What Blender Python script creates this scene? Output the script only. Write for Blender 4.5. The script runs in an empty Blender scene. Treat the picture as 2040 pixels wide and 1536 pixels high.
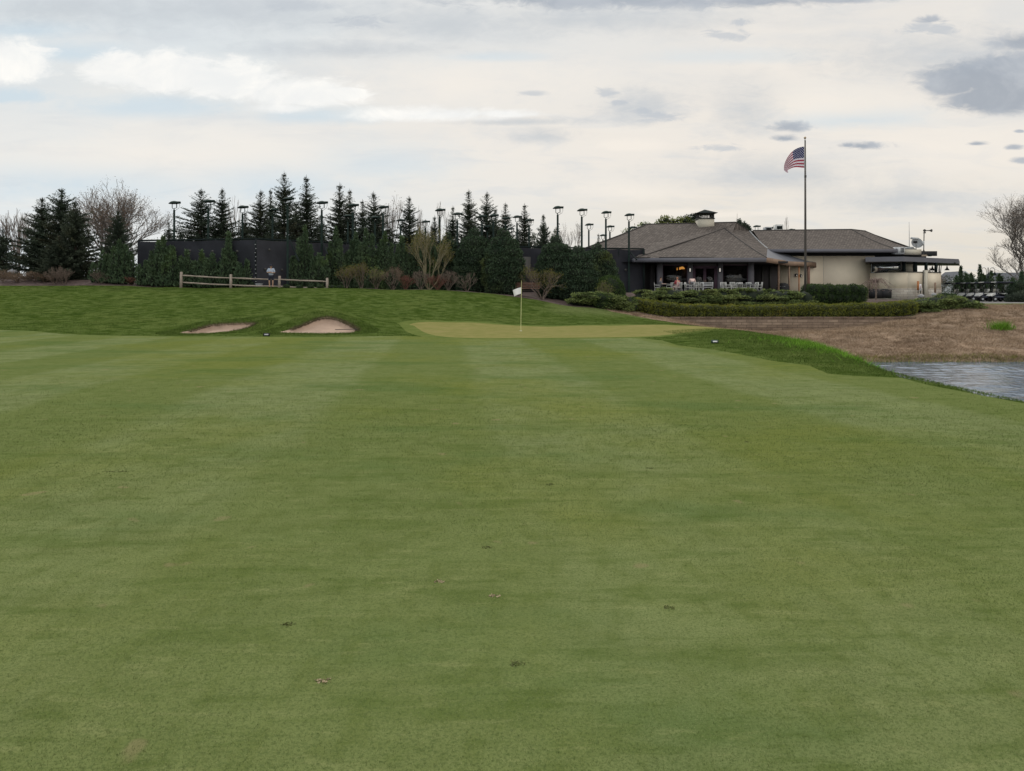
import bpy, bmesh, math, random
import numpy as np
from mathutils import Vector, Matrix
from mathutils.geometry import delaunay_2d_cdt

random.seed(7)
RNG = np.random.default_rng(11)
SC = bpy.context.scene
COL = SC.collection
R = math.radians
EYE = 1.65

# ------------------------------------------------------------------ camera
cam_d = bpy.data.cameras.new('camera')
cam = bpy.data.objects.new('camera', cam_d)
COL.objects.link(cam)
cam.location = (0, 0, EYE)
cam.rotation_euler = (R(90), 0, 0)
cam_d.sensor_width = 36
cam_d.lens = 36 * 1500 / 2040
cam_d.shift_y = -176 / 2040
cam_d.clip_start = 0.1
cam_d.clip_end = 6000
SC.camera = cam

# ------------------------------------------------------------------ exposure
SC.view_settings.view_transform = 'Standard'
SC.view_settings.look = 'None'
SC.view_settings.exposure = 0.0
SC.view_settings.gamma = 1.0
SC.view_settings.use_curve_mapping = False

# ------------------------------------------------------------------ node helpers
class NT:
    def __init__(s, tree):
        s.t = tree; s.n = tree.nodes; s.l = tree.links
    def new(s, typ, **kw):
        n = s.n.new(typ)
        for k, v in kw.items(): setattr(n, k, v)
        return n
    def put(s, sock, v):
        if isinstance(v, bpy.types.NodeSocket): s.l.new(v, sock)
        elif v is not None:
            if isinstance(v, (tuple, list)) and len(v) == 3 and sock.type == 'RGBA': v = (*v, 1)
            sock.default_value = v
    def m(s, op, a, b=None, c=None, clamp=False):
        n = s.new('ShaderNodeMath', operation=op); n.use_clamp = clamp
        s.put(n.inputs[0], a)
        if b is not None: s.put(n.inputs[1], b)
        if c is not None: s.put(n.inputs[2], c)
        return n.outputs[0]
    def mix(s, f, a, b, blend='MIX'):
        n = s.new('ShaderNodeMix', data_type='RGBA', blend_type=blend)
        s.put(n.inputs[0], f); s.put(n.inputs[6], a); s.put(n.inputs[7], b)
        return n.outputs[2]
    def noise(s, vec, scale, detail=4, rough=0.55, dist=0.0):
        n = s.new('ShaderNodeTexNoise')
        if vec is not None: s.l.new(vec, n.inputs['Vector'])
        n.inputs['Scale'].default_value = scale; n.inputs['Detail'].default_value = detail
        n.inputs['Roughness'].default_value = rough; n.inputs['Distortion'].default_value = dist
        return n.outputs['Fac']
    def ss(s, v, lo, hi, a=0.0, b=1.0):
        n = s.new('ShaderNodeMapRange', interpolation_type='SMOOTHSTEP')
        s.put(n.inputs[0], v)
        for i, q in zip((1, 2, 3, 4), (lo, hi, a, b)): n.inputs[i].default_value = q
        return n.outputs[0]
    def vec(s, x, y, z):
        n = s.new('ShaderNodeCombineXYZ'); s.put(n.inputs[0], x); s.put(n.inputs[1], y); s.put(n.inputs[2], z)
        return n.outputs[0]
    def scale(s, v, sx, sy, sz, rz=0):
        n = s.new('ShaderNodeMapping'); s.l.new(v, n.inputs[0])
        n.inputs['Scale'].default_value = (sx, sy, sz); n.inputs['Rotation'].default_value = (0, 0, rz)
        return n.outputs[0]

# ------------------------------------------------------------------ world
SUN_EL, SUN_AZ = R(40), R(-22)        # azimuth from +Y towards +X
world = bpy.data.worlds.new('World'); SC.world = world
world.use_nodes = True
w = NT(world.node_tree)
for n in list(w.n): w.n.remove(n)
wo = w.new('ShaderNodeOutputWorld')
bg = w.new('ShaderNodeBackground')
sky = w.new('ShaderNodeTexSky', sky_type='NISHITA')
sky.sun_disc = False; sky.sun_elevation = SUN_EL; sky.sun_rotation = SUN_AZ
sky.altitude = 200; sky.dust_density = 2.0
tc = w.new('ShaderNodeTexCoord')
sp = w.new('ShaderNodeSeparateXYZ'); w.l.new(tc.outputs['Generated'], sp.inputs[0])
dx, dy, dz = sp.outputs
ys = w.m('MAXIMUM', dy, 0.08)
U = w.m('DIVIDE', dx, ys); V = w.m('DIVIDE', dz, ys)
# broad streaky cloud deck, perspective mapped onto a high plane
den = w.m('ADD', w.m('MAXIMUM', dz, 0.0), 0.16)
deck = w.vec(w.m('DIVIDE', dx, den), w.m('DIVIDE', dy, den), 0.0)
nA = w.noise(deck, 0.9, 6, 0.55, 0.4)
nB = w.noise(w.scale(deck, 1, 1.8, 1), 2.6, 6, 0.6, 0.6)
uv = w.vec(U, w.m('MULTIPLY', V, 1.6), 0.0)
nC = w.noise(uv, 9.0, 8, 0.62, 0.5)
nD = w.noise(w.scale(uv, 1, 2.4, 1), 3.2, 5, 0.55, 0.5)
nC0 = w.m('SUBTRACT', nC, 0.5)
nE = w.noise(w.scale(uv, 1, 1.6, 1), 34.0, 6, 0.62, 0.8)
nE0 = w.m('SUBTRACT', nE, 0.5)
nS = w.m('ADD', w.m('MULTIPLY', nE0, 1.5), w.m('MULTIPLY', nC0, 0.5))
nM = w.m('ADD', w.m('MULTIPLY', nE0, 0.7), w.m('MULTIPLY', nC0, 1.2))
def cloud(px, py, rx, ry, amp=1.6, lo=-0.15, hi=0.75):
    a = w.m('DIVIDE', w.m('SUBTRACT', U, (px - 1020) / 1500), rx / 1500)
    b = w.m('DIVIDE', w.m('SUBTRACT', V, (592 - py) / 1500), ry / 1500)
    b = w.m('MULTIPLY', b, w.m('ADD', 1.0, w.m('MULTIPLY', w.m('LESS_THAN', b, 0.0), 0.5)))    # flatter bases
    d = w.m('SQRT', w.m('ADD', w.m('MULTIPLY', a, a), w.m('MULTIPLY', b, b)))
    n_ = nS if rx < 75 else nM
    q = w.m('ADD', w.m('SUBTRACT', 1.0, d), w.m('MULTIPLY', n_, amp))
    return w.ss(q, lo, hi)
def group(lst):
    r = None
    for a in lst:
        c = cloud(*a[:4], *a[4:])
        r = c if r is None else w.m('MAXIMUM', r, c)
    return r
white = group([(240, 145, 90, 50, 1.1, -.1, .4), (340, 152, 140, 56, 1.1, -.1, .4), (460, 166, 130, 56, 1.1, -.1, .4), (590, 190, 150, 42, 1.1, -.1, .45), (690, 188, 60, 24, 1.2, -.1, .45), (560, 216, 80, 18, 1.2), (0, 128, 130, 60, 1.1, -.1, .45),
               (860, 230, 200, 20, 1.3), (1000, 228, 100, 12, 1.3), (240, 112, 60, 12), (60, 100, 60, 14)])
softw = group([(950, 165, 380, 70, 1.2, -.4, 1.2), (1620, 215, 220, 40, 1.5, -.4, 1.2), (300, 310, 520, 70, 1.0, -.4, 1.4), (1340, 425, 100, 11, 1.4), (1530, 425, 90, 12, 1.4), (1440, 428, 120, 9, 1.4),
               (1250, 292, 90, 16, 1.4), (1900, 300, 260, 70, 1.2, -.4, 1.3), (1250, 385, 160, 26, 1.5, -.4, 1.2), (1600, 130, 300, 60, 1.3, -.4, 1.3), (1500, 60, 200, 30, 1.5, -.4, 1.3)])
blue = group([(300, 215, 220, 30, 1.3, -.4, 1.), (150, 108, 150, 26, 1.3, -.4, 1.), (620, 232, 160, 26, 1.3, -.4, 1.), (980, 115, 130, 14, 1.5, -.3, 1), (60, 60, 140, 26, 1.5, -.4, 1.1),
              (20, 195, 120, 22, 1.4), (150, 370, 260, 50, 1.2, -.4, 1.2), (560, 370, 220, 60, 1.2, -.4, 1.3), (1480, 115, 200, 20, 1.6, -.4, 1.3), (750, 330, 200, 60, 1.2, -.4, 1.4), (1700, 240, 200, 30, 1.5, -.4, 1.3)])
dark = group([(1120, -6, 270, 46), (1310, -2, 240, 36), (1500, 2, 180, 24), (1660, 0, 110, 12), (1960, 160, 150, 50, .8, -.1, .4), (1900, 172, 76, 36, .8, -.1, .4), (1985, 200, 130, 52, .8, -.1, .4), (2035, 88, 76, 28, 1.), (2080, 170, 160, 90, .7, -.1, .4), (2000, 140, 110, 36, .8, -.1, .4),
              (1575, 254, 52, 15, .9), (1562, 276, 32, 10, .9), (1720, 291, 60, 11, 1.1), (1690, 290, 28, 8, 1.), 
              (1945, 287, 26, 6, 1.2), (2020, 294, 24, 8, 1.2), (2036, 321, 24, 9, 1.2), (1852, 39, 32, 10, 1.3), (2032, 262, 12, 5, 1.2)])
mid = group([(720, 46, 64, 18), (1208, 186, 26, 16), (1235, 205, 24, 10), (1318, 234, 46, 14), (1280, 222, 30, 8), (1435, 296, 58, 9), (1060, 187, 34, 8, 1.3), (1470, 46, 30, 10), (1440, 72, 50, 14, 2.), (1852, 60, 60, 14, 2.), (600, 14, 90, 18)])
grey = group([(430, 20, 520, 80, 1.3, -.4, 1.1), (120, 20, 300, 60, 1.3, -.4, 1.1), (900, 50, 360, 60, 1.4, -.4, 1.2), (1050, 243, 170, 14, 1.6, -.2, 1.1), (1085, 272, 80, 26, 1.6, -.3, 1.1), (1150, 40, 480, 56, 1.4, -.3, 1.2),
              (1480, 225, 90, 80, 1.6, -.4, 1.2), (1850, 120, 260, 70, 1.4, -.3, 1.2), (700, 100, 260, 30, 1.6, -.3, 1.2), (1560, 350, 260, 50, 1.4, -.4, 1.4), (1300, 215, 140, 50, 1.8, -.3, 1.2), (1800, 400, 200, 50, 1.4, -.4, 1.4), (700, 40, 300, 40, 1.4, -.3, 1.2)])
top = w.mix(w.ss(U, -0.5, 0.5), (0.71, 0.76, 0.785), (0.83, 0.795, 0.745))
low = w.mix(w.ss(U, -0.5, 0.35), (0.71, 0.79, 0.84), (0.80, 0.745, 0.655))
base = w.mix(w.ss(V, 0.08, 0.32), low, top)
base = w.mix(w.m('MULTIPLY', w.ss(w.m('ABSOLUTE', w.m('SUBTRACT', V, 0.20)), 0.0, 0.14, 1.0, 0.0), w.ss(U, -0.7, 0.1, 0.35, 0.8)), base, (0.90, 0.835, 0.755))
base = w.mix(w.ss(nA, 0.38, 0.68, 0.0, 0.45), base, (0.86, 0.83, 0.78))
base = w.mix(w.ss(nB, 0.45, 0.70, 0.0, 0.35), base, (0.63, 0.67, 0.71))
base = w.mix(w.ss(nD, 0.5, 0.72, 0.0, 0.35), base, (0.90, 0.865, 0.80))
base = w.mix(w.m('MULTIPLY', blue, 0.62), base, (0.56, 0.70, 0.80))
base = w.mix(w.m('MULTIPLY', softw, 0.55), base, (0.96, 0.885, 0.79))
base = w.mix(w.m('MULTIPLY', grey, 0.66), base, (0.51, 0.555, 0.60))
wcol = w.mix(w.ss(nC, 0.35, 0.75), (0.88, 0.89, 0.88), (1.06, 1.03, 0.97))
base = w.mix(w.m('MULTIPLY', white, 0.92), base, wcol)
base = w.mix(w.m('MULTIPLY', mid, 0.6), base, (0.50, 0.545, 0.60))
dcol = w.mix(w.ss(nC, 0.35, 0.65), (0.31, 0.36, 0.43), (0.46, 0.50, 0.555))
base = w.mix(w.m('MULTIPLY', dark, 0.82), base, dcol)
# the deck is brightened overhead for its lighting
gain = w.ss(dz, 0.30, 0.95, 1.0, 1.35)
back = w.ss(dy, -0.5, 0.1, 1.45, 1.0)  # unseen sky behind the camera raised to lighten walls facing it
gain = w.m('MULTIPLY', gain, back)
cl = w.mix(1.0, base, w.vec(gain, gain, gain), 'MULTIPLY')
skyc = w.mix(1.0, sky.outputs[0], (0.10, 0.10, 0.10), 'MULTIPLY')
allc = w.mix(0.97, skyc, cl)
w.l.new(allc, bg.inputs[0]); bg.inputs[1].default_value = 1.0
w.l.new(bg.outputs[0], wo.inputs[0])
world.cycles.sampling_method = 'MANUAL'; world.cycles.sample_map_resolution = 512

# ------------------------------------------------------------------ sun behind thin cloud
sd = bpy.data.lights.new('sun', 'SUN'); sun = bpy.data.objects.new('sun', sd); COL.objects.link(sun)
sd.energy = 1.3; sd.angle = R(11); sd.color = (1.0, 0.93, 0.83)
sdir = Vector((math.sin(SUN_AZ) * math.cos(SUN_EL), math.cos(SUN_AZ) * math.cos(SUN_EL), math.sin(SUN_EL)))
sun.rotation_euler = (-sdir).to_track_quat('-Z', 'Y').to_euler()
sun.location = (0, 0, 60)

# ------------------------------------------------------------------ general helpers
def P(px, py, Y): return ((px - 1020) / 1500 * Y, Y, EYE - (py - 592) / 1500 * Y)
def XX(px, Y): return (px - 1020) / 1500 * Y
def ZZ(py, Y): return EYE - (py - 592) / 1500 * Y

def tag(o, label=None, cat=None, group=None, kind=None):
    if label: o['label'] = label
    if cat: o['category'] = cat
    if group: o['group'] = group
    if kind: o['kind'] = kind
    return o
def thing(name, loc, label, cat, group=None, rz=0):
    o = bpy.data.objects.new(name, None); COL.objects.link(o)
    o.location = loc; o.rotation_euler = (0, 0, rz); o.empty_display_size = 0.3
    return tag(o, label, cat, group)
def kids(o): return [c for c in ALLP.get(o.name, [])]
ALLP = {}
def setparent(o, p):
    o.parent = p
    ALLP.setdefault(p.name, []).append(o)
def copy_tree(o, parent=None):
    c = o.copy(); COL.objects.link(c)
    if parent is not None: setparent(c, parent)
    for k in list(kids(o)): copy_tree(k, c)
    return c

def make_obj(name, me, mat, parent=None, smooth=False):
    o = bpy.data.objects.new(name, me); COL.objects.link(o)
    if mat is not None: me.materials.append(mat)
    if smooth: me.polygons.foreach_set('use_smooth', [True] * len(me.polygons))
    if parent is not None: setparent(o, parent)
    return o

class G:
    """collects verts / faces of one mesh"""
    def __init__(s): s.v = []; s.f = {3: [], 4: []}; s.n = 0; s.ng = []
    def add(s, v, f):
        v = np.asarray(v, dtype=np.float64).reshape(-1, 3)
        f = np.asarray(f, dtype=np.int64)
        s.f[f.shape[1]].append(f + s.n); s.v.append(v); s.n += len(v)
        return s
    def poly(s, pts):
        pts = [tuple(p) for p in pts]; k = s.n
        s.v.append(np.array(pts, dtype=float)); s.n += len(pts)
        s.ng.append([k + i for i in range(len(pts))]); return s
    def box(s, c, d, rz=0, rx=0, ry=0, taper=1.0):
        x, y, z = d[0] / 2, d[1] / 2, d[2] / 2; t = taper
        v = np.array([[-x, -y, -z], [x, -y, -z], [x, y, -z], [-x, y, -z], [-x * t, -y * t, z], [x * t, -y * t, z], [x * t, y * t, z], [-x * t, y * t, z]])
        if rz or rx or ry:
            M = np.array((Matrix.Rotation(rz, 3, 'Z') @ Matrix.Rotation(ry, 3, 'Y') @ Matrix.Rotation(rx, 3, 'X')))
            v = v @ M.T
        s.add(v + np.array(c), [[0, 3, 2, 1], [4, 5, 6, 7], [0, 1, 5, 4], [1, 2, 6, 5], [2, 3, 7, 6], [3, 0, 4, 7]]); return s
    def bb(s, x0, x1, y0, y1, z0, z1):
        return s.box(((x0 + x1) / 2, (y0 + y1) / 2, (z0 + z1) / 2), (abs(x1 - x0), abs(y1 - y0), abs(z1 - z0)))
    def wallseg(s, a, b, th, z0, z1):
        """upright slab from a to b (xy), front face through a-b, thickness th behind"""
        a = np.array(a[:2], float); b = np.array(b[:2], float); d = b - a; L = np.linalg.norm(d); d /= L
        n = np.array([-d[1], d[0]])
        c = (a + b) / 2 + n * th / 2
        return s.box((c[0], c[1], (z0 + z1) / 2), (L, th, z1 - z0), rz=math.atan2(d[1], d[0]))
    def tube(s, pts, rad, sides=6, cap=True):
        pts = [Vector(p) for p in pts]
        if not isinstance(rad, (list, tuple)): rad = [rad] * len(pts)
        rings = []
        for i, p in enumerate(pts):
            t = (pts[min(i + 1, len(pts) - 1)] - pts[max(i - 1, 0)]).normalized()
            a = t.cross(Vector((0, 0, 1)) if abs(t.z) < 0.9 else Vector((1, 0, 0))).normalized(); b = t.cross(a)
            rings.append([p + (a * math.cos(2 * math.pi * k / sides) + b * math.sin(2 * math.pi * k / sides)) * rad[i] for k in range(sides)])
        v = [tuple(q) for r in rings for q in r]; f = []
        for i in range(len(pts) - 1):
            for k in range(sides):
                k2 = (k + 1) % sides
                f.append([i * sides + k, i * sides + k2, (i + 1) * sides + k2, (i + 1) * sides + k])
        n0 = s.n
        s.add(v, f)
        if cap:
            s.ng.append([n0 + k for k in range(sides)][::-1]); s.ng.append([n0 + (len(pts) - 1) * sides + k for k in range(sides)])
        return s
    def lathe(s, prof, c=(0, 0, 0), sides=16, axis=None):
        v = []; f = []
        for r, z in prof:
            for k in range(sides):
                a = 2 * math.pi * k / sides; v.append((r * math.cos(a), r * math.sin(a), z))
        for i in range(len(prof) - 1):
            for k in range(sides):
                k2 = (k + 1) % sides
                f.append([i * sides + k, i * sides + k2, (i + 1) * sides + k2, (i + 1) * sides + k])
        v = np.array(v)
        if axis is not None:
            q = Vector((0, 0, 1)).rotation_difference(Vector(axis)); v = v @ np.array(q.to_matrix()).T
        s.add(v + np.array(c), f); return s
    def ball(s, c, r, sub=2, noise=0.0, rng=None):
        v, f = ICO[sub]
        vv = v.copy()
        if noise: vv = vv * (1 + noise * (np.sin(v[:, :1] * 5 + c[0] * 3) * np.cos(v[:, 1:2] * 6 + c[1]) + np.sin(v[:, 2:3] * 7 + c[0])) * 0.5)
        s.add(vv * np.array(r) + np.array(c), f); return s
    def mesh(s, name):
        me = bpy.data.meshes.new(name)
        V_ = np.concatenate(s.v) if s.v else np.zeros((0, 3))
        if s.ng:
            faces = [list(map(int, q)) for k in (3, 4) for a in s.f[k] for q in a] + s.ng
            me.from_pydata(V_.tolist(), [], faces)
        else:
            loops = []; starts = []; pos = 0
            for k in (3, 4):
                if s.f[k]:
                    a = np.concatenate(s.f[k]); loops.append(a.ravel())
                    starts.append(pos + np.arange(len(a)) * k); pos += a.size
            L = np.concatenate(loops); S = np.concatenate(starts)
            me.vertices.add(len(V_)); me.vertices.foreach_set('co', V_.ravel())
            me.loops.add(len(L)); me.loops.foreach_set('vertex_index', L.astype(np.int32))
            me.polygons.add(len(S)); me.polygons.foreach_set('loop_start', S.astype(np.int32))
            me.update(calc_edges=True)
        me.update()
        return me
    def build(s, name, mat, parent=None, smooth=False, bevel=0.0):
        me = s.mesh(name)
        if bevel:
            bm = bmesh.new(); bm.from_mesh(me)
            bmesh.ops.bevel(bm, geom=list(bm.edges), offset=bevel, segments=2, affect='EDGES', clamp_overlap=True)
            bm.to_mesh(me); bm.free()
        return make_obj(name, me, mat, parent, smooth)

ICO = {}
for sub in (1, 2, 3):
    bm = bmesh.new(); bmesh.ops.create_icosphere(bm, subdivisions=sub, radius=1)
    ICO[sub] = (np.array([v.co[:] for v in bm.verts]), np.array([[v.index for v in f.verts] for f in bm.faces])); bm.free()

# ------------------------------------------------------------------ materials
def newmat(name):
    m = bpy.data.materials.new(name); m.use_nodes = True
    t = NT(m.node_tree)
    b = t.n['Principled BSDF']
    return m, t, b
def objco(t):
    n = t.new('ShaderNodeTexCoord'); return n.outputs['Object']
def simple(name, col, rough=0.7, var=0.25, scale=3.0, metal=0.0, bump=0.0, bscale=40, spec=0.3, stretch=(1, 1, 1)):
    m, t, b = newmat(name)
    c = objco(t)
    if stretch != (1, 1, 1): c = t.scale(c, *stretch)
    nz = t.noise(c, scale, 5, 0.6); n2 = t.noise(c, scale * 9, 3, 0.6)
    lo = tuple(x * (1 - var) for x in col); hi = tuple(min(1, x * (1 + var)) for x in col)
    cc = t.mix(t.ss(nz, 0.3, 0.7), lo, hi)
    cc = t.mix(t.ss(n2, 0.3, 0.7, 0, 0.4), cc, lo)
    t.put(b.inputs['Base Color'], cc)
    b.inputs['Roughness'].default_value = rough; b.inputs['Metallic'].default_value = metal
    b.inputs['Specular IOR Level'].default_value = spec
    if bump:
        bn = t.new('ShaderNodeBump'); bn.inputs['Strength'].default_value = bump; bn.inputs['Distance'].default_value = 0.02
        t.l.new(t.noise(c, bscale, 4, 0.6), bn.inputs['Height']); t.l.new(bn.outputs[0], b.inputs['Normal'])
    return m
def leafmat(name, dark, light, tip=None, scale=1.2, rough=0.75, trans=0.0):
    m, t, b = newmat(name)
    g = t.new('ShaderNodeNewGeometry')
    rnd = g.outputs['Random Per Island']
    pos = g.outputs['Position']
    nz = t.noise(pos, scale, 4, 0.6)
    f = t.m('ADD', t.m('MULTIPLY', rnd, 0.55), t.m('MULTIPLY', t.ss(nz, 0.3, 0.7), 0.45))
    cc = t.mix(f, dark, light)
    if tip: cc = t.mix(t.ss(t.noise(pos, scale * 0.6, 3, 0.5), 0.55, 0.7, 0, 0.7), cc, tip)
    t.put(b.inputs['Base Color'], cc)
    b.inputs['Roughness'].default_value = rough; b.inputs['Specular IOR Level'].default_value = 0.05
    if trans:
        tr = t.new('ShaderNodeBsdfTranslucent'); t.put(tr.inputs[0], t.mix(0.5, cc, light))
        ms = t.new('ShaderNodeMixShader'); ms.inputs[0].default_value = trans
        t.l.new(b.outputs[0], ms.inputs[1]); t.l.new(tr.outputs[0], ms.inputs[2])
        t.l.new(ms.outputs[0], t.n['Material Output'].inputs[0])
    return m

def grassmat(name, kind):
    m, t, b = newmat(name)
    c = objco(t)
    s = t.new('ShaderNodeSeparateXYZ'); t.l.new(c, s.inputs[0]); X, Y, _ = s.outputs
    big = t.noise(c, 0.35, 5, 0.6); med = t.noise(t.scale(c, 1, 1.0, 1), 1.6, 6, 0.65)
    strk = t.noise(t.scale(c, 1.1, 0.55, 1, R(4)), 5.5, 4, 0.6); fine = t.noise(c, 75, 3, 0.7); vf = t.noise(c, 260, 2, 0.6)
    vfine = t.noise(c, 26, 4, 0.7)
    hz = t.noise(t.scale(c, 0.45, 1.5, 1, R(3)), 1.5, 6, 0.65); hz2 = t.noise(t.scale(c, 0.4, 1.7, 1, R(-4)), 6.0, 5, 0.65)
    if kind == 'fairway':
        a, d, y_, g2 = (0.170, 0.200, 0.086), (0.096, 0.124, 0.028), (0.136, 0.152, 0.028), (0.058, 0.106, 0.030)
        cc = t.mix(t.ss(med, 0.35, 0.65), a, tuple(x * 0.86 for x in a))
        # mowing stripes laid with alternating grain
        cs = t.m('ADD', t.m('ADD', X, t.m('MULTIPLY', Y, 0.09)), t.m('MULTIPLY', t.m('SUBTRACT', t.noise(c, 0.5, 2, 0.5), 0.5), 0.5))
        ph = t.m('MULTIPLY', t.m('SUBTRACT', cs, 0.6), math.pi / 2.33)
        sn = t.m('SINE', ph)
        st = t.ss(sn, -0.3, 0.3)
        fade = t.ss(Y, 3, 12, 0.35, 1.0)
        st = t.m('ADD', t.m('MULTIPLY', t.m('SUBTRACT', 1.0, st), fade), t.m('MULTIPLY', t.m('SUBTRACT', 1.0, fade), 0.75))
        cc = t.mix(t.m('MULTIPLY', st, 0.58), cc, d)
        cc = t.mix(t.ss(t.noise(t.scale(c, 1, .8, 1), 0.16, 5, 0.6), 0.44, 0.62, 0, 0.6), cc, y_)
        cc = t.mix(t.ss(t.noise(t.scale(c, 0.5, 1.1, 1), 0.45, 5, 0.6), 0.50, 0.66, 0, 0.5), cc, g2)
        cc = t.mix(t.ss(strk, 0.45, 0.7, 0, 0.38), cc, (0.072, 0.098, 0.020))
        cc = t.mix(t.ss(hz, 0.50, 0.66, 0, 0.45), cc, (0.068, 0.102, 0.022))
        cc = t.mix(t.ss(hz2, 0.53, 0.70, 0, 0.5), cc, (0.062, 0.092, 0.020))
        cc = t.mix(t.ss(hz2, 0.46, 0.32, 0, 0.35), cc, (0.21, 0.225, 0.095))
        cc = t.mix(t.ss(vfine, 0.58, 0.72, 0, 0.5), cc, (0.060, 0.088, 0.022))
        cc = t.mix(t.ss(fine, 0.42, 0.7, 0, 0.6), cc, (0.050, 0.076, 0.024))
        cc = t.mix(t.ss(vf, 0.58, 0.70, 0, 0.5), cc, (0.24, 0.25, 0.12))
        vo = t.noise(t.scale(c, 1, 1, 1), 3.1, 2, 0.4)
        cc = t.mix(t.ss(vo, 0.70, 0.76, 0, 0.5), cc, (0.20, 0.17, 0.09))
        bs, bd = 0.5, 0.012
    elif kind == 'green':
        cc = t.mix(t.ss(med, 0.35, 0.65), (0.205, 0.190, 0.072), (0.165, 0.165, 0.056))
        cc = t.mix(t.ss(big, 0.5, 0.7, 0, 0.4), cc, (0.24, 0.20, 0.09))
        cc = t.mix(t.ss(fine, 0.5, 0.8, 0, 0.25), cc, (0.11, 0.12, 0.035))
        bs, bd = 0.2, 0.01
    elif kind == 'fringe':
        cc = t.mix(t.ss(med, 0.35, 0.65), (0.125, 0.150, 0.045), (0.095, 0.125, 0.034))
        cc = t.mix(t.ss(vfine, 0.5, 0.75, 0, 0.6), cc, (0.03, 0.058, 0.012))
        bs, bd = 0.6, 0.03
    else:
        cc = t.mix(t.ss(med, 0.38, 0.62), (0.090, 0.124, 0.034), (0.046, 0.074, 0.013))
        cc = t.mix(t.ss(big, 0.48, 0.66, 0, 0.7), cc, (0.100, 0.130, 0.036))
        cc = t.mix(t.ss(t.noise(t.scale(c, 0.45, 1.0, 1), 2.4, 6, 0.7), 0.50, 0.62, 0, 0.8), cc, (0.026, 0.048, 0.008))
        cc = t.mix(t.ss(vfine, 0.55, 0.75, 0, 0.5), cc, (0.028, 0.060, 0.010))
        pale = t.m('MULTIPLY', t.ss(X, 1.5, 4.5), t.ss(t.m('ADD', t.m('SUBTRACT', Y, t.m('MULTIPLY', X, 0.25)), t.m('MULTIPLY', big, 6)), 51, 55))
        cc = t.mix(t.m('MULTIPLY', pale, 0.6), cc, (0.14, 0.165, 0.065))
        bs, bd = 0.9, 0.06
    t.put(b.inputs['Base Color'], cc)
    b.inputs['Roughness'].default_value = 0.95; b.inputs['Specular IOR Level'].default_value = 0.0
    bn = t.new('ShaderNodeBump'); bn.inputs['Strength'].default_value = bs; bn.inputs['Distance'].default_value = bd
    hh = t.m('ADD', t.m('MULTIPLY', vfine, 0.5), t.m('ADD', t.m('MULTIPLY', fine, 0.35), t.m('MULTIPLY', med, 1.2 if kind == 'rough' else 0.2)))
    t.l.new(hh, bn.inputs['Height']); t.l.new(bn.outputs[0], b.inputs['Normal'])
    return m

def bricks(name, c1, c2, mortar, bw, bh, rough=0.85, axis='XZ', msize=0.012, bump=0.5, noise=0.5):
    m, t, b = newmat(name)
    c = objco(t); s = t.new('ShaderNodeSeparateXYZ'); t.l.new(c, s.inputs[0])
    v = t.vec(s.outputs[0], s.outputs[2] if axis == 'XZ' else s.outputs[1], 0)
    n = t.new('ShaderNodeTexBrick'); t.l.new(v, n.inputs['Vector'])
    n.inputs['Scale'].default_value = 1; n.inputs['Brick Width'].default_value = bw; n.inputs['Row Height'].default_value = bh
    n.inputs['Mortar Size'].default_value = msize; n.inputs['Color1'].default_value = (*c1, 1); n.inputs['Color2'].default_value = (*c2, 1)
    n.inputs['Mortar'].default_value = (*mortar, 1); n.inputs['Bias'].default_value = 0.0
    nz = t.noise(c, 1.7, 6, 0.65)
    cc = t.mix(t.ss(nz, 0.4, 0.7, 0, noise), n.outputs['Color'], tuple(x * 0.55 for x in c1))
    cc = t.mix(t.ss(t.noise(c, 14, 4, 0.6), 0.35, 0.7, 0, 0.35), cc, c2)
    t.put(b.inputs['Base Color'], cc); b.inputs['Roughness'].default_value = rough; b.inputs['Specular IOR Level'].default_value = 0.15
    bn = t.new('ShaderNodeBump'); bn.inputs['Strength'].default_value = bump; bn.inputs['Distance'].default_value = 0.02
    t.l.new(t.m('SUBTRACT', 1.0, n.outputs['Fac']), bn.inputs['Height']); t.l.new(bn.outputs[0], b.inputs['Normal'])
    return m

M = {}
M['fairway'] = grassmat('fairway_turf', 'fairway')
M['green'] = grassmat('green_turf', 'green')
M['rough'] = grassmat('rough_turf', 'rough')
M['collar'] = grassmat('collar_turf', 'fringe')
M['sand'] = simple('bunker_sand', (0.34, 0.245, 0.185), 0.95, 0.12, 1.5, bump=0.6, bscale=9)
M['mulch'] = simple('bark_mulch', (0.085, 0.058, 0.052), 0.95, 0.45, 3, bump=1.0, bscale=30)
M['straw'] = simple('dead_grass_soil', (0.24, 0.17, 0.115), 0.95, 0.4, 1.2, bump=1.0, bscale=14, stretch=(0.6, 1, 1))
M['paving'] = simple('patio_paving', (0.22, 0.20, 0.18), 0.85, 0.15, 1)
M['asphalt'] = simple('cart_asphalt', (0.16, 0.155, 0.15), 0.9, 0.15, 1)
M['blade'] = leafmat('grass_blade', (0.045, 0.072, 0.014), (0.125, 0.150, 0.048), None, 0.8, 0.8)
M['blade_r'] = leafmat('rough_blade', (0.044, 0.076, 0.012), (0.105, 0.150, 0.034), None, 0.6, 0.8)
M['blade_tall'] = leafmat('tall_green_blade', (0.06, 0.15, 0.012), (0.16, 0.30, 0.035), None, 0.6, 0.8)
M['blade_d'] = leafmat('dead_blade', (0.13, 0.09, 0.06), (0.46, 0.345, 0.24), (0.20, 0.14, 0.095), 0.45, 0.9)
M['blade_lip'] = leafmat('lip_blade', (0.06, 0.055, 0.03), (0.15, 0.13, 0.075), None, 1, 0.9)
M['spruce'] = leafmat('spruce_needles', (0.024, 0.038, 0.030), (0.080, 0.102, 0.070), (0.09, 0.085, 0.055), 0.7)
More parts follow.
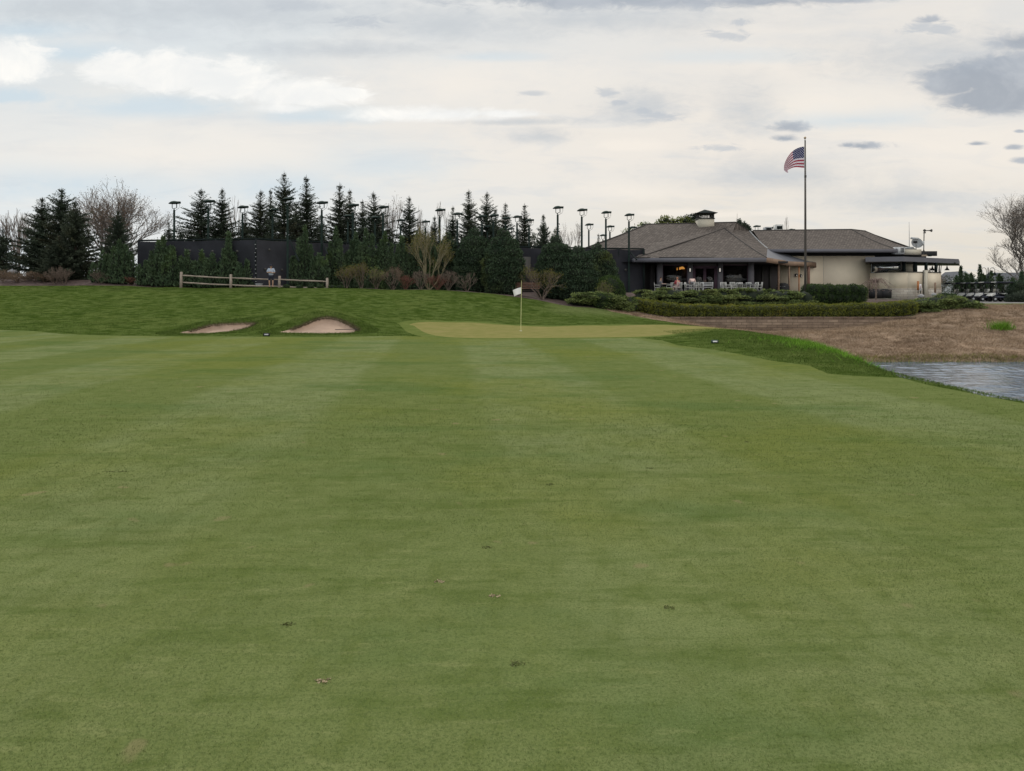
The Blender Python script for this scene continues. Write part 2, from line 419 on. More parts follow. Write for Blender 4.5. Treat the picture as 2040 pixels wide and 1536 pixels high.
M['spruce_blue'] = leafmat('blue_spruce_needles', (0.028, 0.040, 0.032), (0.088, 0.105, 0.072), (0.115, 0.105, 0.06), 0.7)
M['thuja'] = leafmat('arborvitae_sprays', (0.022, 0.040, 0.026), (0.068, 0.098, 0.056), (0.10, 0.115, 0.035), 0.5)
M['juniper'] = leafmat('upright_juniper_sprays', (0.032, 0.056, 0.034), (0.105, 0.150, 0.082), (0.09, 0.135, 0.050), 0.9)
M['creep'] = leafmat('spreading_juniper_sprays', (0.030, 0.055, 0.020), (0.24, 0.29, 0.10), (0.22, 0.25, 0.085), 1.0)
M['yew'] = leafmat('yew_leaves', (0.024, 0.046, 0.018), (0.075, 0.115, 0.036), None, 1.0)
M['box'] = leafmat('boxwood_leaves', (0.050, 0.066, 0.014), (0.25, 0.26, 0.05), (0.28, 0.22, 0.05), 0.9)
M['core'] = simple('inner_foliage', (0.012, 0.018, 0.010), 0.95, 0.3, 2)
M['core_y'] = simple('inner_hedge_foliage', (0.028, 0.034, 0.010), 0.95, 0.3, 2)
M['bark'] = simple('grey_bark', (0.17, 0.15, 0.135), 0.9, 0.3, 4)
M['bark_d'] = simple('dark_bark', (0.045, 0.035, 0.028), 0.9, 0.3, 4)
M['bark_y'] = simple('tan_bark', (0.22, 0.19, 0.115), 0.85, 0.25, 4)
M['twig'] = simple('tan_twigs', (0.17, 0.13, 0.105), 0.9, 0.3, 4)
M['twig_r'] = simple('reddish_twigs', (0.17, 0.075, 0.055), 0.9, 0.3, 4)
M['twig_g'] = simple('grey_twigs', (0.23, 0.20, 0.18), 0.9, 0.3, 4)
M['bud_y'] = leafmat('yellow_buds', (0.09, 0.085, 0.02), (0.20, 0.18, 0.06), None, 1)
M['bud_g'] = leafmat('pale_green_buds', (0.10, 0.12, 0.03), (0.20, 0.22, 0.07), None, 1)
M['bud_b'] = leafmat('brown_buds', (0.12, 0.085, 0.06), (0.24, 0.17, 0.12), None, 1)
M['bud_p'] = leafmat('pinkish_catkins', (0.30, 0.20, 0.18), (0.55, 0.42, 0.39), None, 1)
M['screen'] = simple('dark_windscreen_cloth', (0.016, 0.017, 0.024), 0.75, 0.22, 0.8, spec=0.3, bump=0.3, bscale=2.0)
M['screen_l'] = simple('grey_windscreen_cloth', (0.030, 0.031, 0.040), 0.75, 0.18, 0.8, spec=0.3, bump=0.3, bscale=2.0)
M['dkmetal'] = simple('dark_green_metal', (0.012, 0.018, 0.018), 0.8, 0.15, 3, spec=0.1)
M['lampmetal'] = simple('lamp_post_metal', (0.020, 0.034, 0.030), 0.8, 0.15, 3, spec=0.1)
M['wood'] = simple('weathered_wood', (0.30, 0.25, 0.21), 0.9, 0.25, 3, stretch=(1, 1, 6), bump=0.4, bscale=20)
M['shingle'] = bricks('roof_shingles', (0.075, 0.063, 0.056), (0.155, 0.132, 0.118), (0.04, 0.035, 0.032), 0.30, 0.26, axis='XY', msize=0.03, noise=0.45)
M['fascia'] = simple('slate_grey_trim', (0.125, 0.125, 0.145), 0.6, 0.08, 1)
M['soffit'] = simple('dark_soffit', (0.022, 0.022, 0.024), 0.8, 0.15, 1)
M['ridge'] = simple('dark_ridge_cap', (0.040, 0.036, 0.034), 0.8, 0.15, 1)
M['pier'] = simple('grey_painted_pier', (0.135, 0.13, 0.15), 0.75, 0.08, 1)
M['loggia'] = simple('dark_painted_wall', (0.055, 0.05, 0.052), 0.8, 0.12, 1)
M['stucco'] = simple('cream_stucco', (0.71, 0.62, 0.49), 0.9, 0.06, 0.5, bump=0.3, bscale=60)
M['stucco_g'] = simple('greyish_cream_stucco', (0.50, 0.46, 0.38), 0.9, 0.06, 0.5)
M['stone'] = bricks('stone_veneer', (0.36, 0.32, 0.27), (0.50, 0.46, 0.40), (0.22, 0.20, 0.18), 0.62, 0.24, msize=0.02)
M['block'] = bricks('retaining_block', (0.15, 0.108, 0.080), (0.25, 0.185, 0.135), (0.05, 0.036, 0.028), 0.75, 0.2, msize=0.016, noise=0.7)
M['timber'] = simple('red_brown_timber', (0.18, 0.10, 0.075), 0.8, 0.2, 2, stretch=(1, 1, 4))
M['timber_t'] = simple('tan_timber', (0.25, 0.17, 0.12), 0.8, 0.2, 2)
M['metalroof'] = simple('blue_grey_roofing', (0.14, 0.145, 0.165), 0.55, 0.08, 1)
M['frame'] = simple('plum_door_frame', (0.075, 0.045, 0.065), 0.6, 0.1, 2)
M['bronze'] = simple('bronze_frame', (0.05, 0.048, 0.045), 0.5, 0.1, 2)
M['white'] = simple('white_paint', (0.72, 0.72, 0.72), 0.6, 0.04, 3)
M['offwhite'] = simple('off_white_plastic', (0.50, 0.50, 0.48), 0.5, 0.05, 3)
M['grey'] = simple('grey_metal', (0.28, 0.29, 0.30), 0.5, 0.1, 3)
M['lgrey'] = simple('light_grey_metal', (0.45, 0.46, 0.47), 0.5, 0.1, 3)
M['sky_backing'] = simple('window_sky_tone', (0.62, 0.72, 0.78), 0.8, 0.12, 1.2)  # pale blue of reflected sky, put into the colour
M['tan'] = simple('tan_plastic', (0.30, 0.24, 0.18), 0.7, 0.1, 3)
M['black'] = simple('black_cover', (0.015, 0.015, 0.017), 0.7, 0.1, 3)
M['tyre'] = simple('tyre_rubber', (0.02, 0.02, 0.02), 0.85, 0.1, 3)
M['navy'] = simple('navy_cart_paint', (0.018, 0.022, 0.040), 0.35, 0.1, 3, spec=0.5)
M['seatw'] = simple('cream_vinyl', (0.50, 0.50, 0.46), 0.6, 0.06, 3)
M['skin'] = simple('skin', (0.42, 0.26, 0.19), 0.6, 0.06, 6)
M['shirt'] = simple('light_blue_shirt', (0.33, 0.38, 0.47), 0.9, 0.08, 5)
M['navycloth'] = simple('navy_cloth', (0.02, 0.024, 0.04), 0.9, 0.1, 5)
M['greycloth'] = simple('grey_cloth', (0.13, 0.13, 0.14), 0.9, 0.1, 5)
M['redcloth'] = simple('red_cloth', (0.30, 0.06, 0.07), 0.9, 0.1, 5)
M['pinkcloth'] = simple('pale_pink_cloth', (0.62, 0.46, 0.42), 0.9, 0.1, 5)
M['blackcloth'] = simple('black_cloth', (0.02, 0.02, 0.022), 0.9, 0.1, 5)
M['hair'] = simple('dark_hair', (0.02, 0.014, 0.01), 0.8, 0.1, 5)
M['hair_l'] = simple('reddish_hair', (0.30, 0.13, 0.08), 0.8, 0.1, 5)
M['flagw'] = simple('white_flag_nylon', (0.75, 0.74, 0.77), 0.8, 0.05, 5)
M['stick'] = simple('yellow_flagstick', (0.60, 0.60, 0.30), 0.5, 0.05, 5)
M['pole'] = simple('bronze_flagpole', (0.060, 0.054, 0.048), 0.75, 0.1, 1, spec=0.15)
M['gold'] = simple('dull_gold', (0.35, 0.27, 0.18), 0.4, 0.1, 1, metal=0.6)
M['rock'] = simple('pale_rock', (0.28, 0.28, 0.29), 0.9, 0.2, 4, bump=0.8, bscale=8)
M['gold_ground'] = simple('low_evergreen_cushion', (0.05, 0.075, 0.03), 0.95, 0.4, 12, bump=1, bscale=30)
M['board'] = simple('dark_green_marker', (0.02, 0.05, 0.04), 0.5, 0.1, 4)
M['orange'] = simple('orange_board', (0.40, 0.16, 0.06), 0.6, 0.15, 4)
M['house'] = simple('pale_siding', (0.42, 0.43, 0.45), 0.8, 0.06, 1)
M['houseroof'] = simple('grey_house_roof', (0.10, 0.105, 0.12), 0.9, 0.12, 2)
def emis(name, col, st):
    m, t, b = newmat(name); b.inputs['Base Color'].default_value = (*col, 1)
    b.inputs['Emission Color'].default_value = (*col, 1); b.inputs['Emission Strength'].default_value = st
    return m
M['glow'] = emis('warm_lamp_glow', (1.0, 0.45, 0.10), 0.9)
M['sconce'] = emis('sconce_diffuser', (0.85, 0.80, 0.72), 0.45)
def glassmat(name, tint, refl, clear):
    m, t, b = newmat(name)
    g = t.new('ShaderNodeBsdfGlossy'); g.inputs['Roughness'].default_value = 0.03; g.inputs[0].default_value = (*[0.9] * 3, 1)
    tr = t.new('ShaderNodeBsdfTransparent'); tr.inputs[0].default_value = (*tint, 1)
    ms = t.new('ShaderNodeMixShader'); ms.inputs[0].default_value = refl
    t.l.new(tr.outputs[0], ms.inputs[1]); t.l.new(g.outputs[0], ms.inputs[2])
    t.l.new(ms.outputs[0], t.n['Material Output'].inputs[0])
    return m
M['pane'] = glassmat('dark_window_pane', (0.75, 0.75, 0.75), 0.035, True)
M['pane_b'] = glassmat('sky_reflecting_pane', (0.6, 0.68, 0.74), 0.55, True)
# flag of stripes and a starred canton, laid out on the cloth's own UV map
def flagmat():
    m, t, b = newmat('striped_flag_cloth')
    u = t.new('ShaderNodeUVMap'); u.uv_map = 'UVMap'; s = t.new('ShaderNodeSeparateXYZ'); t.l.new(u.outputs[0], s.inputs[0])
    x, y = s.outputs[0], s.outputs[1]
    stripe = t.m('GREATER_THAN', t.m('MODULO', t.m('MULTIPLY', y, 6.5), 1.0), 0.5)
    red, wh, blu = (0.30, 0.035, 0.06), (0.62, 0.58, 0.64), (0.018, 0.028, 0.10)
    cc = t.mix(stripe, red, wh)
    cant = t.m('MULTIPLY', t.m('LESS_THAN', x, 0.4), t.m('GREATER_THAN', y, 0.4615))
    cx = t.m('MULTIPLY', x, 11 / 0.4 / 1.0); cy = t.m('MULTIPLY', t.m('SUBTRACT', y, 0.4615), 9 / 0.5385)
    fx = t.m('SUBTRACT', t.m('FRACT', cx), 0.5); fy = t.m('SUBTRACT', t.m('FRACT', cy), 0.5)
    par = t.m('MODULO', t.m('ADD', t.m('FLOOR', cx), t.m('FLOOR', cy)), 2.0)
    rr = t.m('SQRT', t.m('ADD', t.m('MULTIPLY', fx, fx), t.m('MULTIPLY', fy, fy)))
    ang = t.m('ARCTAN2', fx, fy)
    star = t.m('ADD', 0.30, t.m('MULTIPLY', t.m('COSINE', t.m('MULTIPLY', ang, 5.0)), 0.12))
    isst = t.m('MULTIPLY', t.m('LESS_THAN', rr, star), t.m('LESS_THAN', par, 0.5))
    ccant = t.mix(isst, blu, wh)
    cc = t.mix(cant, cc, ccant)
    t.put(b.inputs['Base Color'], cc); b.inputs['Roughness'].default_value = 0.85
    tr = t.new('ShaderNodeBsdfTranslucent'); t.put(tr.inputs[0], cc)
    ms = t.new('ShaderNodeMixShader'); ms.inputs[0].default_value = 0.35
    t.l.new(b.outputs[0], ms.inputs[1]); t.l.new(tr.outputs[0], ms.inputs[2]); t.l.new(ms.outputs[0], t.n['Material Output'].inputs[0])
    return m
M['flag'] = flagmat()
def watermat():
    m, t, b = newmat('pond_water')
    c = objco(t)
    b.inputs['Base Color'].default_value = (0.07, 0.105, 0.15, 1); b.inputs['Specular Tint'].default_value = (0.80, 0.90, 1.0, 1); b.inputs['Roughness'].default_value = 0.04
    b.inputs['IOR'].default_value = 1.4; b.inputs['Specular IOR Level'].default_value = 0.5
    n1 = t.noise(t.scale(c, 1, 0.7, 1, R(12)), 2.2, 3, 0.6, 0.8); n2 = t.noise(t.scale(c, 1.2, 0.9, 1, R(-12)), 5.5, 3, 0.6, 0.4)
    bn = t.new('ShaderNodeBump'); bn.inputs['Strength'].default_value = 1.0; bn.inputs['Distance'].default_value = 0.03
    t.l.new(t.m('ADD', n1, t.m('MULTIPLY', n2, 0.4)), bn.inputs['Height']); t.l.new(bn.outputs[0], b.inputs['Normal'])
    return m
M['water'] = watermat()

# ------------------------------------------------------------------ terrain
GX = np.arange(-70, 90.01, 0.25); GY = np.arange(-12, 100.01, 0.25)
ROWS = [
 (-12, [(-70, 0), (90, 0)]),
 (28, [(-70, 0), (90, 0)]),
 (36, [(-70, 0), (-24, 0.02), (-10, 0.06), (0, 0.03), (9, 0.08), (11, 0.05), (14, -0.9), (18, -1.9), (90, -1.9)]),
 (42, [(-70, 0.38), (-24, 0.38), (-12, 0.34), (-6, 0.12), (0, 0.04), (8, 0.06), (10.5, 0.06), (13, -0.9), (17, -1.55), (90, -1.5)]),
 (50, [(-70, 1.28), (-24, 1.28), (-10, 1.2), (-4, 0.95), (0, 0.62), (4.3, 0.32), (7.3, 0.15), (10.7, 0.0), (14, -0.70), (19, -0.85), (24, -0.62), (30, -0.35), (40, -0.1), (90, 0)]),
 (55.3, [(-70, 2.22), (-14, 2.2), (-7.6, 2.12), (-2.6, 1.98), (0.7, 1.62), (2.9, 1.3), (6.1, 0.9), (9.7, 0.35), (11.7, 0.03), (14, -0.6), (17, -0.92), (21, -1.0), (25, -0.66), (29, 0.0), (33, 0.4), (40, 0.6), (90, 0.6)]),
 (57.4, [(-70, 2.45), (-14, 2.40), (-7, 2.28), (-2, 2.05), (0.7, 1.72), (3, 1.4), (6, 1.05), (9, 0.6), (11.7, 0.15), (14, 0.1), (29, 0.12), (33, 0.7), (40, 0.85), (90, 0.9)]),
 (60.5, [(-70, 3.05), (-30, 3.05), (-26, 2.42), (-14, 2.36), (0, 1.85), (5, 1.45), (8, 1.2), (12, 1.05), (25, 1.05), (29, 1.0), (33, 1.1), (40, 1.05), (90, 1.05)]),
 (64, [(-70, 3.3), (-30, 3.2), (-26, 2.35), (0, 2.1), (5, 2.05), (24.5, 2.05), (27, 1.6), (29, 1.5), (34, 1.4), (38, 1.15), (90, 1.15)]),
 (85, [(-70, 2.6), (-26, 2.3), (0, 2.1), (24, 2.05), (27, 1.8), (36, 1.6), (44, 1.3), (90, 1.2)]),
 (100, [(-70, 2.4), (0, 2.1), (24, 2.0), (90, 1.3)]),
]
rowz = np.array([np.interp(GX, [a for a, _ in r[1]], [b for _, b in r[1]]) for r in ROWS])
rowy = np.array([r[0] for r in ROWS])
HG = np.zeros((len(GY), len(GX)))
for i, y in enumerate(GY):
    j = min(max(np.searchsorted(rowy, y, 'right') - 1, 0), len(rowy) - 2)
    t_ = (y - rowy[j]) / (rowy[j + 1] - rowy[j]); HG[i] = rowz[j] * (1 - t_) + rowz[j + 1] * t_
def blur(A, sig):
    k = np.arange(-int(sig * 3), int(sig * 3) + 1); g = np.exp(-k ** 2 / (2 * sig ** 2)); g /= g.sum(); h = len(k) // 2
    A = np.pad(A, h, mode='edge')
    A = np.apply_along_axis(lambda r: np.convolve(r, g, 'valid'), 0, A)
    return np.apply_along_axis(lambda r: np.convolve(r, g, 'valid'), 1, A)
HG = blur(HG, 3.4)
XG, YG = np.meshgrid(GX, GY)
def gauss(cx, cy, sx, sy, a, rot=0):
    c, s = math.cos(rot), math.sin(rot); x = (XG - cx) * c + (YG - cy) * s; y = -(XG - cx) * s + (YG - cy) * c
    return a * np.exp(-0.5 * ((x / sx) ** 2 + (y / sy) ** 2))
HG += gauss(-9.55, 38.2, 1.75, 2.1, 0.86) + gauss(-12.6, 37.4, 1.6, 1.6, 0.22) + gauss(-15.3, 37.6, 2.6, 1.7, 0.36) + gauss(-19.5, 36.5, 3.0, 1.5, 0.18) + gauss(-6.2, 37.6, 1.6, 1.7, 0.16)
HG += gauss(9.0, 33, 1.6, 6.0, 0.16) + gauss(8.5, 24, 1.3, 4.0, 0.10)
# gentle undulation of slopes
und = 0.05 * (np.sin(XG * 0.7 + YG * 0.31) * np.cos(YG * 0.52 - XG * 0.23) + 0.6 * np.sin(XG * 1.7 + 1.3) * np.sin(YG * 1.1 + 0.4))
HG += und * np.clip((YG - 34) / 10, 0.12, 1) * np.clip((63 - YG) / 4, 0, 1)
HG += 0.035 * np.sin(XG * 0.33 + 0.8) * np.sin(YG * 0.27 + 0.5) * np.clip(1 - np.abs(YG - 14) / 20, 0, 1)
POND = [(11.0, -60), (11.0, 13), (11.2, 17), (12.0, 20.5), (13.2, 26), (14.2, 33), (15.5, 38), (19, 40), (23, 40.3), (32, 39.8), (62, 40), (62, -60)]
def inside(poly, x, y):
    r = np.zeros(np.shape(x), bool); n = len(poly); j = n - 1
    for i in range(n):
        xi, yi = poly[i]; xj, yj = poly[j]
        c = ((yi > y) != (yj > y)) & (x < (xj - xi) * (y - yi) / (yj - yi + 1e-12) + xi)
        r ^= c; j = i
    return r
def dist(poly, x, y, closed=True):
    d = np.full(np.shape(x), 1e9); n = len(poly)
    for i in range(n if closed else n - 1):
        a = np.array(poly[i]); b = np.array(poly[(i + 1) % n]); e = b - a; L = (e ** 2).sum() + 1e-12
        t = np.clip(((x - a[0]) * e[0] + (y - a[1]) * e[1]) / L, 0, 1)
        d = np.minimum(d, np.hypot(x - a[0] - t * e[0], y - a[1] - t * e[1]))
    return d
WZ = -1.8
sdp = dist(POND, XG, YG) * np.where(inside(POND, XG, YG), -1, 1)
prof = WZ + 0.70 * np.clip(sdp, -1.2, 50)
k_ = 0.35; hmix = np.clip(0.5 + 0.5 * (prof - HG) / k_, 0, 1)
HG = prof * (1 - hmix) + HG * hmix - k_ * hmix * (1 - hmix)
def H(x, y):
    x = np.asarray(x, float); y = np.asarray(y, float)
    fx = np.clip((x - GX[0]) / 0.25, 0, len(GX) - 1.001); fy = np.clip((y - GY[0]) / 0.25, 0, len(GY) - 1.001)
    i = fx.astype(int); j = fy.astype(int); a = fx - i; b = fy - j
    return HG[j, i] * (1 - a) * (1 - b) + HG[j, i + 1] * a * (1 - b) + HG[j + 1, i] * (1 - a) * b + HG[j + 1, i + 1] * a * b
def Hs(x, y): return float(H(x, y))

def smoothpoly(pts, step, closed=True, it=2):
    p = [np.array(q, float) for q in pts]
    for _ in range(it):
        q = []
        n = len(p)
        for i in range(n):
            a, b = p[i], p[(i + 1) % n]
            q += [a * 0.75 + b * 0.25, a * 0.25 + b * 0.75]
        p = q
    return dens(p, step)
def dens(p, step):
    out = []; n = len(p)
    for i in range(n):
        a = np.array(p[i], float); b = np.array(p[(i + 1) % n], float); L = np.linalg.norm(b - a)
        k = max(1, int(math.ceil(L / (step if L < 60 else L / 12))))
        for j in range(k): out.append(tuple(a + (b - a) * j / k))
    # drop near duplicates
    res = [out[0]]
    for q in out[1:]:
        if math.hypot(q[0] - res[-1][0], q[1] - res[-1][1]) > step * 0.35: res.append(q)
    return res
def PX(lst): return [(XX(a, b), b) for a, b in lst]
Z_B2 = smoothpoly(PX([(548, 33.2), (572, 33.9), (600, 35.0), (640, 36.35), (672, 36.45), (700, 35.7), (716, 34.7), (708, 33.8), (680, 33.2), (620, 32.9)]), 0.14, it=2)
Z_B1 = smoothpoly(PX([(352, 33.6), (385, 34.4), (405, 35.3), (432, 35.9), (512, 35.9), (505, 35.2), (470, 34.2), (440, 33.7), (412, 33.1), (375, 33.0)]), 0.14, it=2)
Z_GREEN = smoothpoly(PX([(812, 42.3), (860, 43.3), (960, 42.9), (1080, 41.6), (1200, 41.8), (1310, 42.4), (1380, 39.5), (1450, 34.6), (1440, 34.0), (1370, 32.3), (1290, 30.8), (1080, 30.1), (930, 30.2), (870, 31.5), (840, 35), (820, 39)]), 0.5, it=2)
Z_FAIR = dens([(-69, -11.5), (-69, 36.5), (XX(-60, 36.3), 36.3), (XX(0, 35.9), 35.9), (XX(60, 34.9), 34.9), (XX(130, 32.9), 32.9), (XX(230, 31.8), 31.8), (XX(350, 31.2), 31.2), (XX(530, 31.0), 31.0),
   (XX(700, 31.2), 31.2), (XX(790, 31.6), 31.6), (XX(850, 31.2), 31.2), (XX(900, 30.1), 30.1), (XX(1080, 29.5), 29.5), (XX(1280, 30.0), 30.0), (XX(1320, 28.2), 28.2), (XX(1348, 25.6), 25.6), (XX(1420, 23.3), 23.3), (XX(1540, 19.2), 19.2),
   (XX(1613, 17.9), 17.9), (XX(1650, 16.2), 16.2), (XX(1700, 15.75), 15.75), (XX(1795, 15.3), 15.3), (XX(1846, 14.1), 14.1), (XX(1957, 12.55), 12.55), (7.95, 11.5), (7.8, 6), (7.7, -11.5)], 0.4)
Z_MULCH = dens([(-110, 57.9), (-30, 57.9), (-22, 57.7), (-14, 57.5), (-9, 57.1), (-4, 56.6), (-1.5, 56.0), (0.9, 55.5), (2.9, 55.0), (4.6, 54.7), (6.6, 55.2), (9.0, 55.6), (11.9, 56.0), (12.2, 56.6), (29.5, 56.6), (33, 58.5), (35.5, 61), (36, 63.5), (36, 84), (-110, 84)], 0.6)
Z_PATIO = dens([(11.5, 63.6), (27.5, 63.6), (27.5, 83.5), (11.5, 83.5)], 1.0)
Z_CART = dens([(38.0, 63.2), (88, 63.2), (88, 83), (38.0, 83)], 1.0)
Z_BANK = dens([(7.2, 54.2), (9.5, 53.0), (11.0, 50.5), (11.8, 47.5), (12.1, 43), (12.2, 40), (13.8, 33.5), (60.5, 33.5), (88, 40), (88, 60.8), (46, 60.6), (39, 60.4), (35.8, 61), (33.3, 58.4), (29.6, 56.5), (12.3, 56.4), (12.0, 55.9), (9.0, 55.4), (7.0, 55.1)], 0.6)
def grow(poly, d):
    p = np.array(poly); c = p.mean(0); nx = np.roll(p, -1, 0) - np.roll(p, 1, 0); nn = np.column_stack([nx[:, 1], -nx[:, 0]]); nn /= np.linalg.norm(nn, axis=1)[:, None] + 1e-9
    sg = np.sign(((p - c) * nn).sum(1).mean()); q = p + nn * sg * d
    return [tuple(a) for a in q[::2]]
Z_COLLAR = grow(Z_GREEN, 0.75)
zones = [('bunker_sand', Z_B2, 'sand'), ('bunker_sand', Z_B1, 'sand'), ('putting_green', Z_GREEN, 'green'), ('green_collar', Z_COLLAR, 'collar'), ('fairway', Z_FAIR, 'fairway'),
         ('patio', Z_PATIO, 'paving'), ('cart_pavement', Z_CART, 'asphalt'), ('mulch_bed', Z_MULCH, 'mulch'), ('dead_grass_bank', Z_BANK, 'straw')]
pts = []; edges = []
for _, zp, _ in zones:
    k0 = len(pts); pts += zp; n = len(zp)
    edges += [(k0 + i, k0 + (i + 1) % n) for i in range(n)]
bx_, by_ = np.array([p[0] for p in pts]), np.array([p[1] for p in pts])
def addgrid(x0, x1, y0, y1, st, excl=None, jit=0.2):
    gx, gy = np.meshgrid(np.arange(x0, x1 + 1e-6, st), np.arange(y0, y1 + 1e-6, st)); gx = gx.ravel(); gy = gy.ravel()
    gx = gx + RNG.uniform(-jit, jit, gx.shape) * st; gy = gy + RNG.uniform(-jit, jit, gy.shape) * st
    m = np.ones(len(gx), bool)
    if excl is not None:
        for e in excl: m &= ~((gx > e[0]) & (gx < e[1]) & (gy > e[2]) & (gy < e[3]))
    return list(zip(gx[m].tolist(), gy[m].tolist()))
BK = (-18.5, -4.5, 31.2, 40.2)
pts += addgrid(BK[0], BK[1], BK[2], BK[3], 0.16)
pts += addgrid(-45, 42, 28, 66, 0.5, [BK])
pts += addgrid(-45, 42, -8, 28, 1.0, [(-45, 42, 28, 66)])
pts += addgrid(-68, 88, -10, 98, 3.0, [(-45.5, 42.5, -8.5, 66.5)])
for r_ in (150, 250, 450, 900, 1800, 3500):
    for k in range(40):
        a = 2 * math.pi * k / 40; pts.append((r_ * math.cos(a), 40 + r_ * math.sin(a)))
o_v, o_e, o_f, _, _, _ = delaunay_2d_cdt([Vector(p) for p in pts], edges, [], 0, 1e-4)
TV = np.array([v[:] for v in o_v]); TF = np.array([list(f) for f in o_f if len(f) == 3])
TZ = H(TV[:, 0], TV[:, 1])
far_ = np.hypot(TV[:, 0], TV[:, 1] - 40); TZ = np.where(far_ > 140, 1.2, TZ)
for zp, ymid in ((Z_B2, 34.6), (Z_B1, 34.5)):
    ins = inside(zp, TV[:, 0], TV[:, 1]); d = dist(zp, TV[:, 0], TV[:, 1])
    wgt = np.clip((TV[:, 1] - 33.2) / 1.5, 0.25, 1)
    TZ = np.where(ins, TZ - 0.20 * wgt * np.clip(d / 0.14, 0, 1), TZ)
cen = TV[TF].mean(axis=1)
ar = np.cross(TV[TF[:, 1]] - TV[TF[:, 0]], TV[TF[:, 2]] - TV[TF[:, 0]])
TF[ar < 0] = TF[ar < 0][:, ::-1]
zid = np.full(len(TF), -1)
for i, (_, zp, _) in reversed(list(enumerate(zones))):
    zid[inside(zp, cen[:, 0], cen[:, 1])] = i
T3 = np.column_stack([TV, TZ])
def zone_obj(name, mask, mat):
    f = TF[mask]
    if not len(f): return None
    used, inv = np.unique(f.ravel(), return_inverse=True)
    g = G(); g.add(T3[used], inv.reshape(-1, 3))
    o = g.build(name, mat, smooth=True); tag(o, kind='structure'); return o
for i, (nm, zp, mk) in enumerate(zones): zone_obj(nm, zid == i, M[mk])
zone_obj('rough', zid == -1, M['rough'])
def pond():
    xs_ = np.concatenate([[9.5], np.arange(10, 34, .11), [40, 66]]); ys_ = np.concatenate([[-60, -5, 8], np.arange(12, 41.4, .13), [42.5]])
    X, Y = np.meshgrid(xs_, ys_); Z = np.zeros_like(X); rg_ = np.random.default_rng(3)
    for k in range(26):
        L = rg_.uniform(.40, 1.5); a_ = rg_.normal(1.9, .55); kx, ky = math.cos(a_) * 2 * math.pi / L, math.sin(a_) * 2 * math.pi / L
        Z += .0048 * L ** .8 * np.sin(kx * X + ky * Y + rg_.uniform(0, 6.28) + .8 * np.sin(.35 * X + .27 * Y + k))
    gust = .55 + .45 * np.sin(X * .31 + Y * .2) * np.sin(Y * .45 - X * .12 + 1)
    fade_ = np.clip((X - 10) / 1.0, 0, 1) * np.clip((34 - X) / 2, 0, 1) * np.clip((Y - 12) / 2, 0, 1) * np.clip((41.3 - Y) / 1.2, 0, 1)
    Z = WZ + Z * gust * fade_
    n, m = X.shape; v = np.column_stack([X.ravel(), Y.ravel(), Z.ravel()]); i = np.arange(n - 1)[:, None] * m + np.arange(m - 1)[None]
    g = G(); g.add(v, np.stack([i, i + 1, i + m + 1, i + m], -1).reshape(-1, 4)); tag(g.build('pond_water', M['water'], smooth=True), kind='structure')
pond()

# ------------------------------------------------------------------ leaf clouds
def unit(a): return a / (np.linalg.norm(a, axis=1, keepdims=True) + 1e-9)
def leaves(g, Pn, D, L, W, rng=RNG):
    n = len(Pn); D = unit(D); S = unit(np.cross(D, rng.normal(size=(n, 3))))
    L = np.broadcast_to(np.asarray(L), (n,))[:, None]; W = np.broadcast_to(np.asarray(W), (n,))[:, None]
    v = np.empty((n, 4, 3)); v[:, 0] = Pn; v[:, 1] = Pn + D * L * 0.5 + S * W / 2; v[:, 2] = Pn + D * L; v[:, 3] = Pn + D * L * 0.5 - S * W / 2
    g.add(v.reshape(-1, 3), np.arange(n * 4).reshape(n, 4)); return g
def blades(g, Pn, h, w_, lean=0.4, rng=RNG):
    n = len(Pn); a = rng.uniform(0, 2 * math.pi, n); h = np.broadcast_to(h, (n,)); w_ = np.broadcast_to(w_, (n,))
    s = np.column_stack([np.cos(a), np.sin(a), np.zeros(n)]) * w_[:, None] / 2
    le = rng.normal(size=(n, 2)) * lean * h[:, None]
    tip = Pn + np.column_stack([le, h])
    v = np.empty((n, 3, 3)); v[:, 0] = Pn - s; v[:, 1] = Pn + s; v[:, 2] = tip
    g.add(v.reshape(-1, 3), np.arange(n * 3).reshape(n, 3)); return g

# short mown blades close to the viewer
def near_blades():
    n = 460000
    u = RNG.uniform(0, 1, n); Y = 1.6 * (16.0 / 1.6) ** (u ** 1.25)
    kp = RNG.uniform(0, 1, n) < np.clip((16 - Y) / 9, 0, 1); Y = Y[kp]; n = len(Y)
    X = RNG.uniform(-1, 1, n) * (Y * 0.78 + 0.8)
    m = X < 7.7; X, Y = X[m], Y[m]
    g = G(); Pn = np.column_stack([X, Y, H(X, Y) - 0.002])
    sc = np.clip(Y / 5, 0.75, 2.0)
    blades(g, Pn, RNG.uniform(0.006, 0.013, len(X)) * sc, RNG.uniform(0.0016, 0.003, len(X)) * sc, 0.7)
    tag(g.build('mown_grass_blades', M['blade']), 'short mown fairway blades in the foreground', 'grass', kind='stuff')
near_blades()
def poly_pts(poly, n, cond=None):
    xs = [p[0] for p in poly]; ys_ = [p[1] for p in poly]
    X = RNG.uniform(min(xs), max(xs), n * 3); Y = RNG.uniform(min(ys_), max(ys_), n * 3)
    m = inside(poly, X, Y)
    if cond is not None: m &= cond(X, Y)
    return X[m][:n], Y[m][:n]
